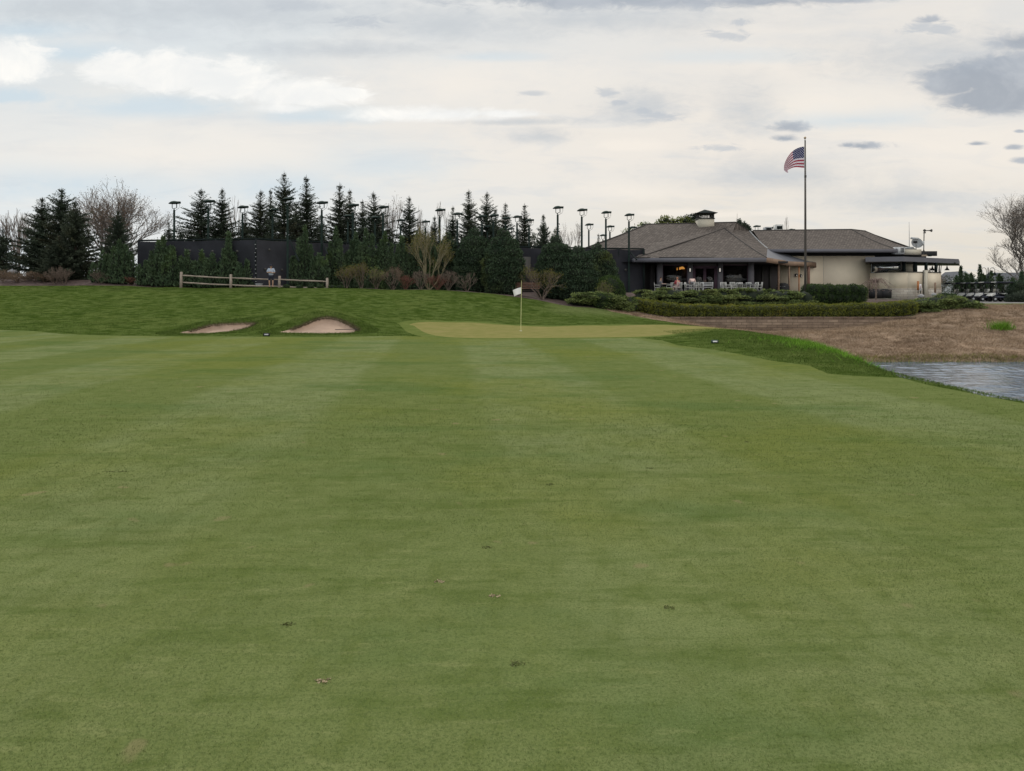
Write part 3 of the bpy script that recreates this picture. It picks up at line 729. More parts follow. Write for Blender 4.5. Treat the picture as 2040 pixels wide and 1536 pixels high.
def rough_blades():
    g = G()
    # on slopes behind the green and round the bunkers, weighted to what faces the fairway
    X = RNG.uniform(-42, 13.5, 190000); Y = RNG.uniform(16, 57.5, 190000)
    m = np.abs(X) < Y * 0.8 + 3
    for zp in (Z_FAIR, Z_COLLAR, Z_B1, Z_B2, Z_BANK, Z_MULCH): m &= ~inside(zp, X, Y)
    m &= ~inside(POND, X, Y)
    X, Y = X[m], Y[m]
    blades(g, np.column_stack([X, Y, H(X, Y) - 0.005]), RNG.uniform(0.02, 0.055, len(X)), RNG.uniform(0.012, 0.028, len(X)), 0.7)
    # shaggier grass right above the bunkers and along the edge of the mown fairway
    X = RNG.uniform(-18, -5, 60000); Y = RNG.uniform(32, 39.5, 60000)
    d = np.minimum(dist(Z_B1, X, Y), dist(Z_B2, X, Y)); m = (d < 1.0) & ~inside(Z_B1, X, Y) & ~inside(Z_B2, X, Y) & (Y > 31.6)
    X, Y = X[m], Y[m]
    blades(g, np.column_stack([X, Y, H(X, Y) - 0.005]), RNG.uniform(0.03, 0.09, len(X)), RNG.uniform(0.010, 0.022, len(X)), 0.7)
    # edge along the pond
    X = RNG.uniform(6.8, 12.0, 60000); Y = RNG.uniform(5, 34, 60000)
    m = ~inside(Z_FAIR, X, Y) & ~inside(POND, X, Y); X, Y = X[m], Y[m]
    blades(g, np.column_stack([X, Y, H(X, Y) - 0.005]), RNG.uniform(0.02, 0.06, len(X)), RNG.uniform(0.006, 0.014, len(X)), 0.6)
    tag(g.build('rough_grass_blades', M['blade_r']), 'longer grass blades of the rough on the slopes', 'grass', kind='stuff')
    g = G()   # brown overhanging lips
    for zp, n in ((Z_B2, 5200), (Z_B1, 3000)):
        for _ in range(1):
            q = np.array(zp); idx = RNG.integers(0, len(q), n); p = q[idx] + RNG.normal(size=(n, 2)) * np.array([0.05, 0.09])
            m = (p[:, 1] > 34.1); p = p[m]
            blades(g, np.column_stack([p, H(p[:, 0], p[:, 1]) - 0.05]), RNG.uniform(0.05, 0.16, len(p)), RNG.uniform(0.012, 0.03, len(p)), 0.6)
    tag(g.build('bunker_lip_grass', M['blade_lip']), 'brown dead grass hanging over the bunker lips', 'grass', kind='stuff')
    g = G()   # tall bright tufts on the knob beside the pond
    n = 15000
    X = RNG.normal(10.2, 0.75, n); Y = RNG.normal(22.5, 2.6, n)
    m = (H(X, Y) > -1.5) & ~inside(Z_FAIR, X, Y); X, Y = X[m], Y[m]
    cl_ = np.sin(X * 7) * np.sin(Y * 5) + RNG.normal(size=len(X)) * 0.4; m = cl_ > 0.0; X, Y = X[m], Y[m]
    blades(g, np.column_stack([X, Y, H(X, Y) - 0.01]), RNG.uniform(0.06, 0.20, len(X)), RNG.uniform(0.010, 0.02, len(X)), 0.7)
    tag(g.build('tall_bank_grass', M['blade_tall']), 'tall bright green unmown grass on the knob above the pond', 'grass', kind='stuff')
rough_blades()
def dead_grass():
    g = G()
    n = 11000
    X, Y = poly_pts(Z_BANK, n, lambda x, y: (x < 50) & ((y < 55.2) | (x < 12) | (x > 29)) & (H(x, y) > WZ + 0.03))
    n = len(X); k = 26
    cx = np.repeat(X, k) + RNG.normal(size=n * k) * 0.16; cy = np.repeat(Y, k) + RNG.normal(size=n * k) * 0.16
    s = np.repeat(RNG.uniform(0.35, 1.0, n), k)
    blades(g, np.column_stack([cx, cy, H(cx, cy) - 0.01]), s * RNG.uniform(0.08, 0.26, n * k), RNG.uniform(0.010, 0.028, n * k), 1.1)
    tag(g.build('dead_prairie_grass', M['blade_d']), 'matted tan dead grass covering the far pond bank', 'grass', kind='stuff')
    # olive reeds at the waterline
    g = G(); n = 9000
    X = RNG.uniform(14, 50, n); Y = np.interp(X, [p[0] for p in POND[6:11]], [p[1] for p in POND[6:11]]) + RNG.normal(size=n) * 0.45 + 0.5
    blades(g, np.column_stack([X, Y, np.maximum(H(X, Y), WZ) - 0.02]), RNG.uniform(0.06, 0.24, n), RNG.uniform(0.012, 0.03, n), 0.5)
    tag(g.build('shore_sedge', M['box']), 'olive sedge along the waterline of the far bank', 'sedge', kind='stuff')
dead_grass()

# ------------------------------------------------------------------ vegetation generators
def blob_plant(name, label, cat, blobs, mat, leafL, leafW, dens_, loc, group=None, up=0.35, core='core', stem=None, jitter=0.12, bottom=0.0, horiz=False, part='crown', coref=0.86):
    """blobs: (cx,cy,cz,rx,ry,rz) local; one crown mesh of leaf sprays over darker inner foliage, plus stems"""
    root = thing(name, loc, label, cat, group)
    g = G(); gc = G()
    B = np.array(blobs, float)
    for b in B:
        c, r = b[:3], b[3:6]
        area = 4 * math.pi * ((r[0] * r[1]) ** 1.6 / 3 + (r[0] * r[2]) ** 1.6 / 3 + (r[1] * r[2]) ** 1.6 / 3) ** (1 / 1.6)
        n = int(area * dens_)
        d = unit(RNG.normal(size=(n, 3)))
        p = c + d * r * (1 + RNG.normal(size=(n, 1)) * jitter * 0.6 - jitter * 0.3)
        keep = p[:, 2] > bottom
        # drop sprays buried deep inside a neighbouring lobe
        for b2 in B:
            if b2 is b: continue
            q = (p - b2[:3]) / (b2[3:6] * 0.78); keep &= (q ** 2).sum(1) > 1
        p, d = p[keep], d[keep]; n = len(p)
        D = d * (1 - up) + RNG.normal(size=(n, 3)) * 0.45 + np.array([0, 0, up])
        if horiz: D[:, 2] *= 0.35; D[:, 2] += 0.12
        leaves(g, p - unit(D) * leafL * 0.4, D, RNG.uniform(0.6, 1.4, n) * leafL, RNG.uniform(0.6, 1.3, n) * leafW)
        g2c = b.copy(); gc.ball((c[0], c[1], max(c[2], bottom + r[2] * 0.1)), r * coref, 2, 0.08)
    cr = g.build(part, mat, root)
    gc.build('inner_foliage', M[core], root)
    if stem:
        gs = G()
        for s in stem: gs.tube(*s)
        gs.build('trunk', M['bark_d'], root)
    return root

def thuja(px, ytop, base_px, hw, Y, label, rnd=0, mat='thuja', ybase=None, group='arborvitae cones beside the screen fence'):
    x = XX(px, Y); z0 = Hs(x, Y); top = ZZ(ytop, Y); h = top - z0; r = hw / 1500 * Y
    bl = []
    for k in range(7):
        t = k / 6; rr = r * (0.88, 1.0, 1.02, 0.97, 0.86, 0.68, 0.40)[k]; zc = 0.30 * r + t * (h - 0.5 * r) * 0.98
        for q in range(5 if k < 6 else 1):
            a = q * 2 * math.pi / 5 + k * 0.7; o = 0.30 * rr if k < 6 else 0
            bl.append((math.cos(a) * o, math.sin(a) * o, zc, rr * 0.76, rr * 0.76, h / 7 * 0.95))
    return blob_plant('arborvitae', label, 'evergreen shrub', bl, M[mat], 0.17, 0.085, 105, (x, Y, z0), group, up=0.55, jitter=0.07, stem=[(((0, 0, -0.1), (0, 0, h * 0.7)), [0.09, 0.03])])

def spruce_mesh(h, r, nwh, seed, sparse=1.0, lean=0.0, low=0.04):
    rng = np.random.default_rng(seed)
    gl = G(); gb = G()
    gb.tube([(0, 0, -0.2), (lean * 0.5, 0, h * 0.5), (lean, 0, h * .93)], [h * 0.014 + 0.03, h * 0.009 + 0.01, 0.02], 6)
    for i in range(nwh):
        t = low + (1 - low) * (max(0.0, i + rng.uniform(-0.3, 0.3)) / nwh) ** 0.88; t = min(t, 0.97)
        R_ = r * ((1 - t) ** 0.92) * rng.uniform(0.70, 1.15) + 0.05
        nb = int(rng.integers(6, 9)) if t < 0.85 else 4
        a0 = rng.uniform(0, 6.28); asym = rng.uniform(0, 6.28)
        for q in range(nb):
            if rng.random() < .10: continue
            a = a0 + q * 2 * math.pi / nb + rng.uniform(-.35, .35); L = R_ * rng.uniform(0.55, 1.25) * (1 + .18 * math.cos(a0 + q * 1.3 - asym))
            up = 0.10 + 0.75 * t ** 2 + rng.uniform(-0.12, 0.15)
            d = np.array([math.cos(a), math.sin(a), 0.0]); z0 = h * t
            n = max(3, int(L / 0.11 * sparse)); s = np.linspace(0.10, 1, n)
            sag = -0.20 * L * (1 - t) * np.sin(s * math.pi * 0.75)
            p = np.column_stack([d[0] * L * s + lean * t, d[1] * L * s, z0 + L * up * s + sag])
            gb.tube([(lean * t, 0, z0), tuple(p[n // 2]), tuple(p[-1])], [0.022, 0.014, 0.006], 3, False)
            k = 12 if t < .85 else 6
            pp = np.repeat(p, k, 0) + rng.normal(size=(n * k, 3)) * 0.045
            side = np.array([-d[1], d[0], 0.0]); sg = rng.uniform(-1, 1, (n * k, 1))
            D = d * 0.6 + side * sg + np.array([0, 0, 0.16 + 0.45 * t]) + rng.normal(size=(n * k, 3)) * 0.3
            wd = np.repeat((1 - s * 0.5), k)
            leaves(gl, pp, D, (0.10 + 0.20 * wd * (1.1 - t)) * rng.uniform(0.6, 1.2, n * k), (0.045 + .035 * (1 - t)) * rng.uniform(0.7, 1.3, n * k), rng)
    # long thin leader with a few short side shoots
    gb.tube([(lean, 0, h * 0.92), (lean, 0, h * 1.02)], [0.03, 0.010], 4)
    for z in (.955, .975, .99):
        for q in range(4):
            a = rng.uniform(0, 6.28); l_ = .28 * (1.02 - z) / .06 + .08
            gb.tube([(lean, 0, h * z), (lean + math.cos(a) * l_ * .7, math.sin(a) * l_ * .7, h * z + l_ * .8)], [.014, .006], 3, False)
    p = np.column_stack([np.full(16, lean), np.zeros(16), np.linspace(h * 0.90, h * 1.0, 16)])
    leaves(gl, p, np.column_stack([rng.normal(size=16), rng.normal(size=16), np.full(16, 1.4)]), 0.10, 0.03, rng)
    return gb.mesh('trunk'), gl.mesh('needles')
SPR = {}
def spruce(px, ytop, Y, label, var=0, wscale=1.0, mat='spruce', group='spruces behind the platform courts', h=None, rz=None):
    H0, R0, NW = [(12, 3.2, 48), (11, 2.8, 48), (12, 2.4, 50), (8, 3.0, 46)][var]
    SPR['n'] = SPR.get('n', 0) + 1; sd_ = SPR['n'] % 3; key = (var, mat, sd_)
    if key not in SPR:
        tb, nl = spruce_mesh(H0, R0 * (1 + .12 * (sd_ - 1)), NW, 100 + var * 7 + sd_ * 31, 1.0, lean=.12 * (sd_ - 1), low=0.03 if var == 3 else 0.05)
        tb.materials.append(M['bark_d']); nl.materials.append(M[mat]); SPR[key] = (tb, nl)
    tb, nl = SPR[key]
    x = XX(px, Y); z0 = Hs(x, Y); top = ZZ(ytop, Y); s = (top - z0) / (H0 * 1.02)
    root = thing('spruce_tree', (x, Y, z0), label, 'tree', group, rz if rz is not None else random.uniform(0, 6.28))
    root.scale = (s * wscale * 1.14, s * wscale * 1.14, s)
    for nm, me in (('trunk', tb), ('needles', nl)):
        o = bpy.data.objects.new(nm, me); COL.objects.link(o); setparent(o, root)
    return root

def bare_tree(px, ybase, ytop, spread_px, Y, label, bark='bark', bud=None, seed=1, multi=1, levels=6, name='bare_tree', cat='tree', group=None, vase=0.5, rad=None, budn=1, x=None, z0=None, trunkf=0.22, budL=0.10, splay=0.55, thin=1.0, lat=0.4):
    rng = random.Random(seed)
    x = XX(px, Y) if x is None else x; z0 = (Hs(x, Y) if z0 is None else z0); h = ZZ(ytop, Y) - z0; r = spread_px / 1500 * Y
    root = thing(name, (x, Y, z0), label, cat, group)
    segs = []; tips = []
    def grow(p, d, L, rd, lv):
        n = 3
        for i in range(n):
            d = (d + Vector((rng.gauss(0, .16), rng.gauss(0, .16), rng.gauss(0.03, .10)))).normalized()
            q = p + d * L / n; segs.append((p.copy(), q.copy(), rd * (1 - 0.25 * i / n), rd * (1 - 0.25 * (i + 1) / n))); p = q
            if lv > 1 and i < n - 1 and rng.random() < lat:
                a = rng.uniform(0, 6.28); perp = Vector((math.cos(a), math.sin(a), rng.uniform(-.1, .5)))
                grow(p, (d * 0.8 + perp * splay * 1.2).normalized(), L * rng.uniform(0.45, 0.7), rd * 0.5, lv - 1 if lv < 4 else lv - 2)
        if lv == 0 or lv == 1: tips.append((p, d))
        if lv <= 0: return
        k = 2 if rng.random() < 0.55 else 3
        for j in range(k):
            a = rng.uniform(0, 6.28); perp = Vector((math.cos(a), math.sin(a), rng.uniform(-0.15, 0.4)))
            grow(p, (d + perp * splay).normalized(), L * rng.uniform(0.68, 0.9), rd * 0.66, lv - 1)
    for m_ in range(multi):
        a = m_ * 2 * math.pi / max(multi, 1) + rng.uniform(-.3, .3)
        d = Vector((math.cos(a) * vase * (multi > 1), math.sin(a) * vase * (multi > 1), 1)).normalized()
        grow(Vector((math.cos(a) * .05, math.sin(a) * .05, -0.05)), d, h * trunkf, (rad or h * 0.016) * thin, levels)
    allp = np.array([q[:] for _, q, _, _ in segs])
    zs = h / max(allp[:, 2].max(), .1); rr = np.percentile(np.abs(allp[:, :2]), 97); xs = r / max(rr, .1)
    def tr(p):
        k = min(1, max(p.z, 0) * zs / (h * 0.3)); f = 1 * (1 - k) + xs * k
        return (p.x * f, p.y * f, p.z * zs)
    A = np.array([tr(s[0]) for s in segs]); Bp = np.array([tr(s[1]) for s in segs]); ra = np.array([max(s[2], .006) for s in segs]); rb = np.array([max(s[3], .005) for s in segs])
    n = len(A); t = unit(Bp - A); e1 = unit(np.cross(t, np.array([0.3, 0.9, 0.2]))); e2 = np.cross(t, e1)
    v = np.empty((n, 6, 3))
    for k in range(3):
        c_, s_ = math.cos(k * 2.0944), math.sin(k * 2.0944); o = e1 * c_ + e2 * s_
        v[:, k] = A + o * ra[:, None]; v[:, 3 + k] = Bp + o * rb[:, None]
    base = np.arange(n)[:, None] * 6; f = np.concatenate([base + np.array([[k, (k + 1) % 3, 3 + (k + 1) % 3, 3 + k]]) for k in range(3)])
    big = ra > (rad or h * 0.016) * thin * 0.30
    def sub(mask):
        idx = np.where(mask)[0]; g = G()
        if len(idx) == 0: return None
        vv = v[idx].reshape(-1, 3); b2 = np.arange(len(idx))[:, None] * 6
        g.add(vv, np.concatenate([b2 + np.array([[k, (k + 1) % 3, 3 + (k + 1) % 3, 3 + k]]) for k in range(3)])); return g
    for nm, mk in (('trunk', big), ('twigs', ~big)):
        g = sub(mk)
        if g: g.build(nm, M[bark], root)
    if bud:
        tp = np.array([tr(p) for p, _ in tips]); td = np.array([d[:] for _, d in tips])
        tp = np.repeat(tp, budn, 0) + RNG.normal(size=(len(tp) * budn, 3)) * budL * 1.2; td = np.repeat(td, budn, 0) + RNG.normal(size=(len(td) * budn, 3)) * 0.7
        g = G(); leaves(g, tp, td, RNG.uniform(0.6, 1.4, len(tp)) * budL, budL * 0.5); g.build('buds', M[bud], root)
    return root

def upright_juniper(px, ytop, hw, Y, label, leaders, seed=1, group='upright junipers in front of the screen fence', mat='juniper', ybase=None):
    """leaders: (dx fraction of half width, height fraction)"""
    x = XX(px, Y); z0 = Hs(x, Y); h = ZZ(ytop, Y) - z0; r = hw / 1500 * Y
    rng = np.random.default_rng(seed)
    root = thing('upright_juniper', (x, Y, z0), label, 'evergreen shrub', group)
    g = G(); gs = G(); gc = G()
    for fx, fh in leaders:
        lh = h * fh; lx = fx * r; ly = rng.uniform(-0.3, 0.3) * r; lr = max(0.45, r * 0.55 * (0.6 + 0.5 * (1 - fh)))
        n = int(330 * lh * lr / 0.6)
        t = rng.uniform(0, 1, n) ** 1.15; a = rng.uniform(0, 6.28, n)
        ra = lr * (1 - t) ** 0.75 * rng.uniform(0.35, 1.1, n) * (1 + 0.22 * np.sin(a * 3 + t * 14))
        p = np.column_stack([lx * (0.3 + 0.7 * np.minimum(1, t * 2 + .3)) + np.cos(a) * ra, ly + np.sin(a) * ra, t * lh * 0.97 + 0.02])
        D = np.column_stack([np.cos(a) * 0.55, np.sin(a) * 0.55, np.full(n, 0.9)]) + rng.normal(size=(n, 3)) * 0.33
        leaves(g, p, D, rng.uniform(0.12, 0.34, n), rng.uniform(0.06, 0.12, n), rng)
        gs.tube([(lx * 0.3, ly * 0.3, -0.05), (lx, ly, lh * 0.5), (lx, ly, lh * 0.92)], [0.05, 0.03, 0.01], 4)
        gc.ball((lx, ly, lh * 0.33), (lr * 0.55, lr * 0.55, lh * 0.36), 2, 0.15)
    g.build('foliage', M[mat], root); gc.build('inner_foliage', M['core'], root); gs.build('trunk', M['bark_d'], root)
    return root

def hedge_line(name, label, path, w_, h, mat, core, leafL, leafW, dens_, step=0.6, group=None, amp=0.08, zoff=0.0, horiz=False, cat='hedge'):
    """path: [(x,y)] ; clipped hedge following the ground"""
    L = 0; bl = []
    pts_ = [np.array(p, float) for p in path]
    o = pts_[0]; z00 = Hs(*o) + zoff
    for a, b in zip(pts_[:-1], pts_[1:]):
        d = b - a; n = max(1, int(np.linalg.norm(d) / step))
        for i in range(n):
            p = a + d * (i + 0.5) / n; z = Hs(*p) + zoff - z00
            for lv in range(2):
                for sd_ in (-1, 1):
                    nrm = np.array([-d[1], d[0]]) / np.linalg.norm(d)
                    c = p + nrm * sd_ * w_ * 0.25 + RNG.normal(size=2) * amp * 0.4
                    rz = h * 0.36
                    bl.append((c[0] - o[0], c[1] - o[1], z + h * (0.30 + 0.36 * lv) + RNG.normal() * amp * 0.4, step * 0.85, w_ * 0.36 * (1 + RNG.normal() * amp), rz))
    return blob_fast(name, label, cat, bl, mat, leafL, leafW, dens_, (o[0], o[1], z00), group, core, horiz)

def blob_fast(name, label, cat, bl, mat, leafL, leafW, dens_, loc, group=None, core='core', horiz=False, up=0.3, jit=0.07, coref=0.88, streak=False):
    root = thing(name, loc, label, cat, group)
    B = np.array(bl, float); g = G(); gc = G()
    area = 4 * math.pi * (((B[:, 3] * B[:, 4]) ** 1.6 + (B[:, 3] * B[:, 5]) ** 1.6 + (B[:, 4] * B[:, 5]) ** 1.6) / 3) ** (1 / 1.6)
    n = (area * dens_).astype(int); idx = np.repeat(np.arange(len(B)), n)
    d = unit(RNG.normal(size=(len(idx), 3))); p = B[idx, :3] + d * B[idx, 3:6] * (1 + RNG.normal(size=(len(idx), 1)) * jit)
    keep = np.ones(len(p), bool)
    for i, b in enumerate(B):
        near = (np.abs(p[:, 0] - b[0]) < b[3]) & (np.abs(p[:, 1] - b[1]) < b[4]) & (idx != i) & keep
        w_ = np.where(near)[0]
        if len(w_): keep[w_[(((p[w_] - b[:3]) / (b[3:6] * 0.85)) ** 2).sum(1) < 1]] = False
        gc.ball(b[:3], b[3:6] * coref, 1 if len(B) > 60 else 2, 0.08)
    p, d = p[keep], d[keep]; m = len(p)
    D = d * (1 - up) + RNG.normal(size=(m, 3)) * 0.45 + np.array([0, 0, up])
    if horiz: D[:, 2] *= 0.3; D[:, 2] += 0.15
    leaves(g, p - unit(D) * leafL * 0.4, D, RNG.uniform(0.6, 1.4, m) * leafL, RNG.uniform(0.6, 1.3, m) * leafW)
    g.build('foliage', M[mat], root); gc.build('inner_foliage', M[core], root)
    return root

def spreading(name, label, px0, px1, ytop, Y, depth, group, ybot=None, n=26, mat='creep', ztop_drop=0.0, seed=3, tops=None, width=1.0):
    """tiers of arching juniper sprays"""
    rng = random.Random(seed)
    x0, x1 = XX(px0, Y), XX(px1, Y); bl = []
    cx, cy = (x0 + x1) / 2, Y; z00 = Hs(cx, cy)
    nn = int(n * (x1 - x0) / 3)
    for i in range(nn):
        x = rng.uniform(x0, x1); y = Y + rng.uniform(-depth / 2, depth / 2)
        gz = Hs(x, y)
        px = 1020 + x / Y * 1500
        yt = ytop if tops is None else float(np.interp(px, [a for a, _ in tops], [b for _, b in tops]))
        zt = ZZ(yt, Y); k = 1 - abs(y - Y) / depth * 0.6
        edge = min(1, (x - x0 + 0.35) / 0.8, (x1 - x + 0.35) / 0.8)
        top = gz + (zt - gz) * k * (0.75 + 0.25 * edge); fz = rng.uniform(0.25, 0.98)
        z = gz + (top - gz) * fz - 0.12
        bl.append((x - cx, y - cy, z - z00, rng.uniform(0.35, 0.75), rng.uniform(0.35, 0.6), rng.uniform(0.10, 0.19)))
    # solid heart
    root = blob_fast(name, label, 'shrub', bl, mat, 0.15, 0.06, 135, (cx, cy, z00), group, 'core_y', True, 0.25)
    g = G(); k = max(3, int((x1 - x0) / 0.7))
    for i in range(k):
        x = x0 + (x1 - x0) * (i + 0.5) / k; px = 1020 + x / Y * 1500
        yt = ytop if tops is None else float(np.interp(px, [a for a, _ in tops], [b for _, b in tops]))
        gz = Hs(x, Y); hh = ZZ(yt, Y) - gz
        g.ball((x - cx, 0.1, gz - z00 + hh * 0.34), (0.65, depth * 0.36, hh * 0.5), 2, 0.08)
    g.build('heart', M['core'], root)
    return root

# ------------------------------------------------------------------ world-space children helper
def W(root, o):
    """o was built in world coordinates; hang it on root without moving it"""
    o.parent = root; ALLP.setdefault(root.name, []).append(o)
    m = Matrix.Translation(root.location) @ root.rotation_euler.to_matrix().to_4x4()
    o.matrix_parent_inverse = m.inverted()
    return o
def WP(root, part, o):
    """world-built sub-part under a world-built part"""
    o.parent = part; ALLP.setdefault(part.name, []).append(o); return o
def roof_sheet(g, top, bot, sag=0.0, n=6, m=8):
    a, b = np.array(top[0], float), np.array(top[1], float); c, d = np.array(bot[0], float), np.array(bot[1], float)
    v = []
    for i in range(n + 1):
        t = i / n
        l, r = a + (c - a) * t, b + (d - b) * t
        for j in range(m + 1):
            p = l + (r - l) * j / m; p[2] -= sag * math.sin(math.pi * t) * (0.6 + 0.4 * t); v.append(p)
    f = [[i * (m + 1) + j, (i + 1) * (m + 1) + j, (i + 1) * (m + 1) + j + 1, i * (m + 1) + j + 1] for i in range(n) for j in range(m)]
    g.add(v, f); return g
def hipcap(g, a, b, sag=0.0, r=0.07, n=8):
    pts_ = []
    for i in range(n + 1):
        t = i / n; p = np.array(a, float) * (1 - t) + np.array(b, float) * t; p[2] -= sag * math.sin(math.pi * t) * (0.6 + 0.4 * t) - 0.015; pts_.append(tuple(p))
    g.tube(pts_, r, 5); return g

# ------------------------------------------------------------------ clubhouse
def clubhouse():
    root = thing('clubhouse', (20, 74, 2.05), 'low clubhouse with brown shingled hip roofs, dark open loggia and cream stucco wing', 'building')
    FL, FR = (XX(1265, 69), 69, 5.25), (XX(1527, 68.6), 68.6, 5.25)
    AP = P(1443, 455, 77.6)
    ML, MR = P(1290, 447, 81.2), P(1466, 443, 79.0)
    MBL, MBR = (XX(1106, 71), 71, 5.3), (20.0, 71, 5.3)
    V1, V2 = P(1493, 460.5, 80.5), P(1529, 495, 77.0)
    E = P(1612, 519.5, 79.0)
    K1, K2 = P(1566, 521, 75), P(1626, 522.5, 77.6)
    S1 = 0.14
    g = G()
    roof_sheet(g, (ML, MR), (MBL, MBR), 0.15)
    # the main block: right hip end and rear slope
    MBRr = (33.0, 88, 5.3); MBLr = (8.0, 92, 5.3)
    Mdn = P(1500, 459.5, 84.0)
    roof_sheet(g, (MR, MR), (V1, (34.0, 92, 5.3)), 0.0)
    roof_sheet(g, (MR, MR), (AP, V1), 0.0, 3, 3)
    roof_sheet(g, (MR, ML), ((34, 92, 5.3), (8.0, 93, 5.3)), 0.0)
    roof_sheet(g, (ML, ML), ((8.0, 93, 5.3), MBL), 0.0)
    m_roof = W(root, g.build('main_roof', M['shingle'], None))
    g = G(); hipcap(g, ML, MR, 0); hipcap(g, ML, MBL, 0.15, 0.08); hipcap(g, MR, V1, 0, 0.05)
    o = g.build('ridge_cap', M['ridge']); WP(root, m_roof, o)
    g = G()
    roof_sheet(g, (AP, AP), (FL, FR), S1)
    roof_sheet(g, (AP, AP), ((14.0, 74.5, 6.95), FL), 0.0, 2, 2)
    g.poly([FR, V2, V1, AP][::-1]) if False else None
    roof_sheet(g, (AP, V1), (FR, V2), S1 * 0.9)
    f_roof = W(root, g.build('loggia_roof', M['shingle'], None))
    g = G(); hipcap(g, AP, FL, S1, 0.05); hipcap(g, AP, FR, S1, 0.06)
    WP(root, f_roof, g.build('ridge_cap', M['ridge']))
    g = G(); hipcap(g, V1, V2, S1 * .9, 0.07)
    WP(root, f_roof, g.build('valley_flashing', M['grey']))
    # small shed canopy over the side walk
    g = G()
    g.poly([FR, K1, K2, E, V2])
    g.poly([(p[0], p[1], p[2] - 0.10) for p in (FR, K1, K2, E, V2)][::-1])
    c_roof = W(root, g.build('canopy_roof', M['metalroof'], None))
    g = G()
    for a, b in ((FR, K1), (K1, K2)):
        g.wallseg(a, b, 0.10, a[2] - 0.42, a[2] + 0.03)
    WP(root, c_roof, g.build('canopy_fascia', M['timber_t']))
    g = G(); g.wallseg((K2[0] + 0.02, K2[1] + .02), E, 0.12, 4.70, 5.16)
    WP(root, c_roof, g.build('gable_board', M['timber']))
    # eave fascia and soffit of the loggia
    g = G(); g.wallseg((FL[0], FL[1]), (FR[0], FR[1]), 0.12, 4.86, 5.24); g.wallseg((FL[0], 71.0), (FL[0], 69.0), -0.12, 4.86, 5.22)
    g.wallseg((MBL[0], 71.0), (FL[0] - .13, 71.0), 0.12, 4.9, 5.28)
    W(root, g.build('fascia', M['fascia']))
    g = G(); g.wallseg((FL[0] + 2.2, FL[1] - 0.03 - 0.02), (FL[0] + 7.2, FL[1] - 0.13), 0.05, 5.25, 5.33)
    g.wallseg((FL[0] + .0, FL[1] - 0.05), (FL[0] + 1.4, FL[1] - 0.06), 0.05, 5.25, 5.31)
    W(root, g.build('gutter', M['ridge']))
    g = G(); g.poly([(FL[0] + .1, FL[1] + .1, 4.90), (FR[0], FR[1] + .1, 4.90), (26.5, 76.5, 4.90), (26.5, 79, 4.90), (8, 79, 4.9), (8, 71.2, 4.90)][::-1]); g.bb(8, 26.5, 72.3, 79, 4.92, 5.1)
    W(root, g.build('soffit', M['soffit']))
    # loggia front wall at Y = 71 : piers, headers, openings
    YF = 71.0; fl = 2.05
    def xx(px): return XX(px, YF)
    for a, b in ((1309, 1320), (1370, 1380), (1430, 1440), (1491, 1502)):
        g = G(); g.bb(xx(a), xx(b), YF - 0.05, YF + 0.45, fl, 4.90)
        W(root, g.build('pier', M['pier']))
    g = G(); g.bb(xx(1320), xx(1370), YF + .05, YF + .35, 4.70, 4.89); g.bb(xx(1380), xx(1430), YF + .05, YF + .35, 4.62, 4.89); g.bb(xx(1440), xx(1491), YF + .05, YF + .35, 4.72, 4.89)
    W(root, g.build('header_beam', M['loggia']))
    for a, b, zt in ((1320, 1370, 4.70), (1440, 1491, 4.72)):
        g = G(); x0, x1 = xx(a), xx(b)
        g.bb(x0, x0 + .07, YF + .1, YF + .2, fl + .3, zt); g.bb(x1 - .07, x1, YF + .1, YF + .2, fl + .3, zt); g.bb(x0 + .07, x1 - .07, YF + .1, YF + .2, zt - .08, zt); g.bb(x0, x1, YF + .08, YF + .3, fl, fl + .3)
        fr = W(root, g.build('window_frame', M['frame']))
        g = G(); g.bb(x0 + .07, x1 - .07, YF + .14, YF + .155, fl + .3, zt - .08)
        WP(root, fr, g.build('window_pane', M['pane']))
    # double door
    x0, x1 = xx(1380), xx(1430)
    g = G(); g.bb(x0, x0 + .16, YF + .1, YF + .22, fl, 4.62); g.bb(x1 - .16, x1, YF + .1, YF + .22, fl, 4.62); g.bb(x0 + .16, x1 - .16, YF + .1, YF + .22, 4.50, 4.62)
    df = W(root, g.build('door_frame', M['frame']))
    xm = xx(1405)
    for a, b in ((x0 + .16, xm - .01), (xm + .01, x1 - .16)):
        g = G(); g.bb(a, a + .12, YF + .13, YF + .19, fl + .02, 4.50); g.bb(b - .14, b, YF + .13, YF + .19, fl + .02, 4.50); g.bb(a + .12, b - .14, YF + .13, YF + .19, 4.36, 4.50); g.bb(a + .12, b - .14, YF + .13, YF + .19, fl + .02, fl + .25)
        d = W(root, g.build('door', M['frame']))
        g = G(); g.bb(a + .12, b - .14, YF + .155, YF + .165, fl + .25, 4.36); WP(root, d, g.build('door_pane', M['pane']))
        g = G(); hx = b - .07 if a < xm - 0.5 else a + .06; g.tube([(hx, YF + .08, fl + .95), (hx, YF + .08, fl + 1.25)], 0.015, 5); WP(root, d, g.build('handle', M['gold']))
    for a in (1374.2, 1433.6):
        g = G(); x = xx(a); g.bb(x - .13, x + .13, YF - .09, YF - .052, 4.0, 4.42)
        s_ = W(root, g.build('wall_sconce', M['bronze'])); s_['label'] = 'sconce on the %s grey pier beside the doors' % ('left' if a < 1400 else 'right')
        g = G(); g.bb(x - .055, x + .055, YF - .13, YF - .092, 4.05, 4.37); WP(root, s_, g.build('diffuser', M['sconce']))
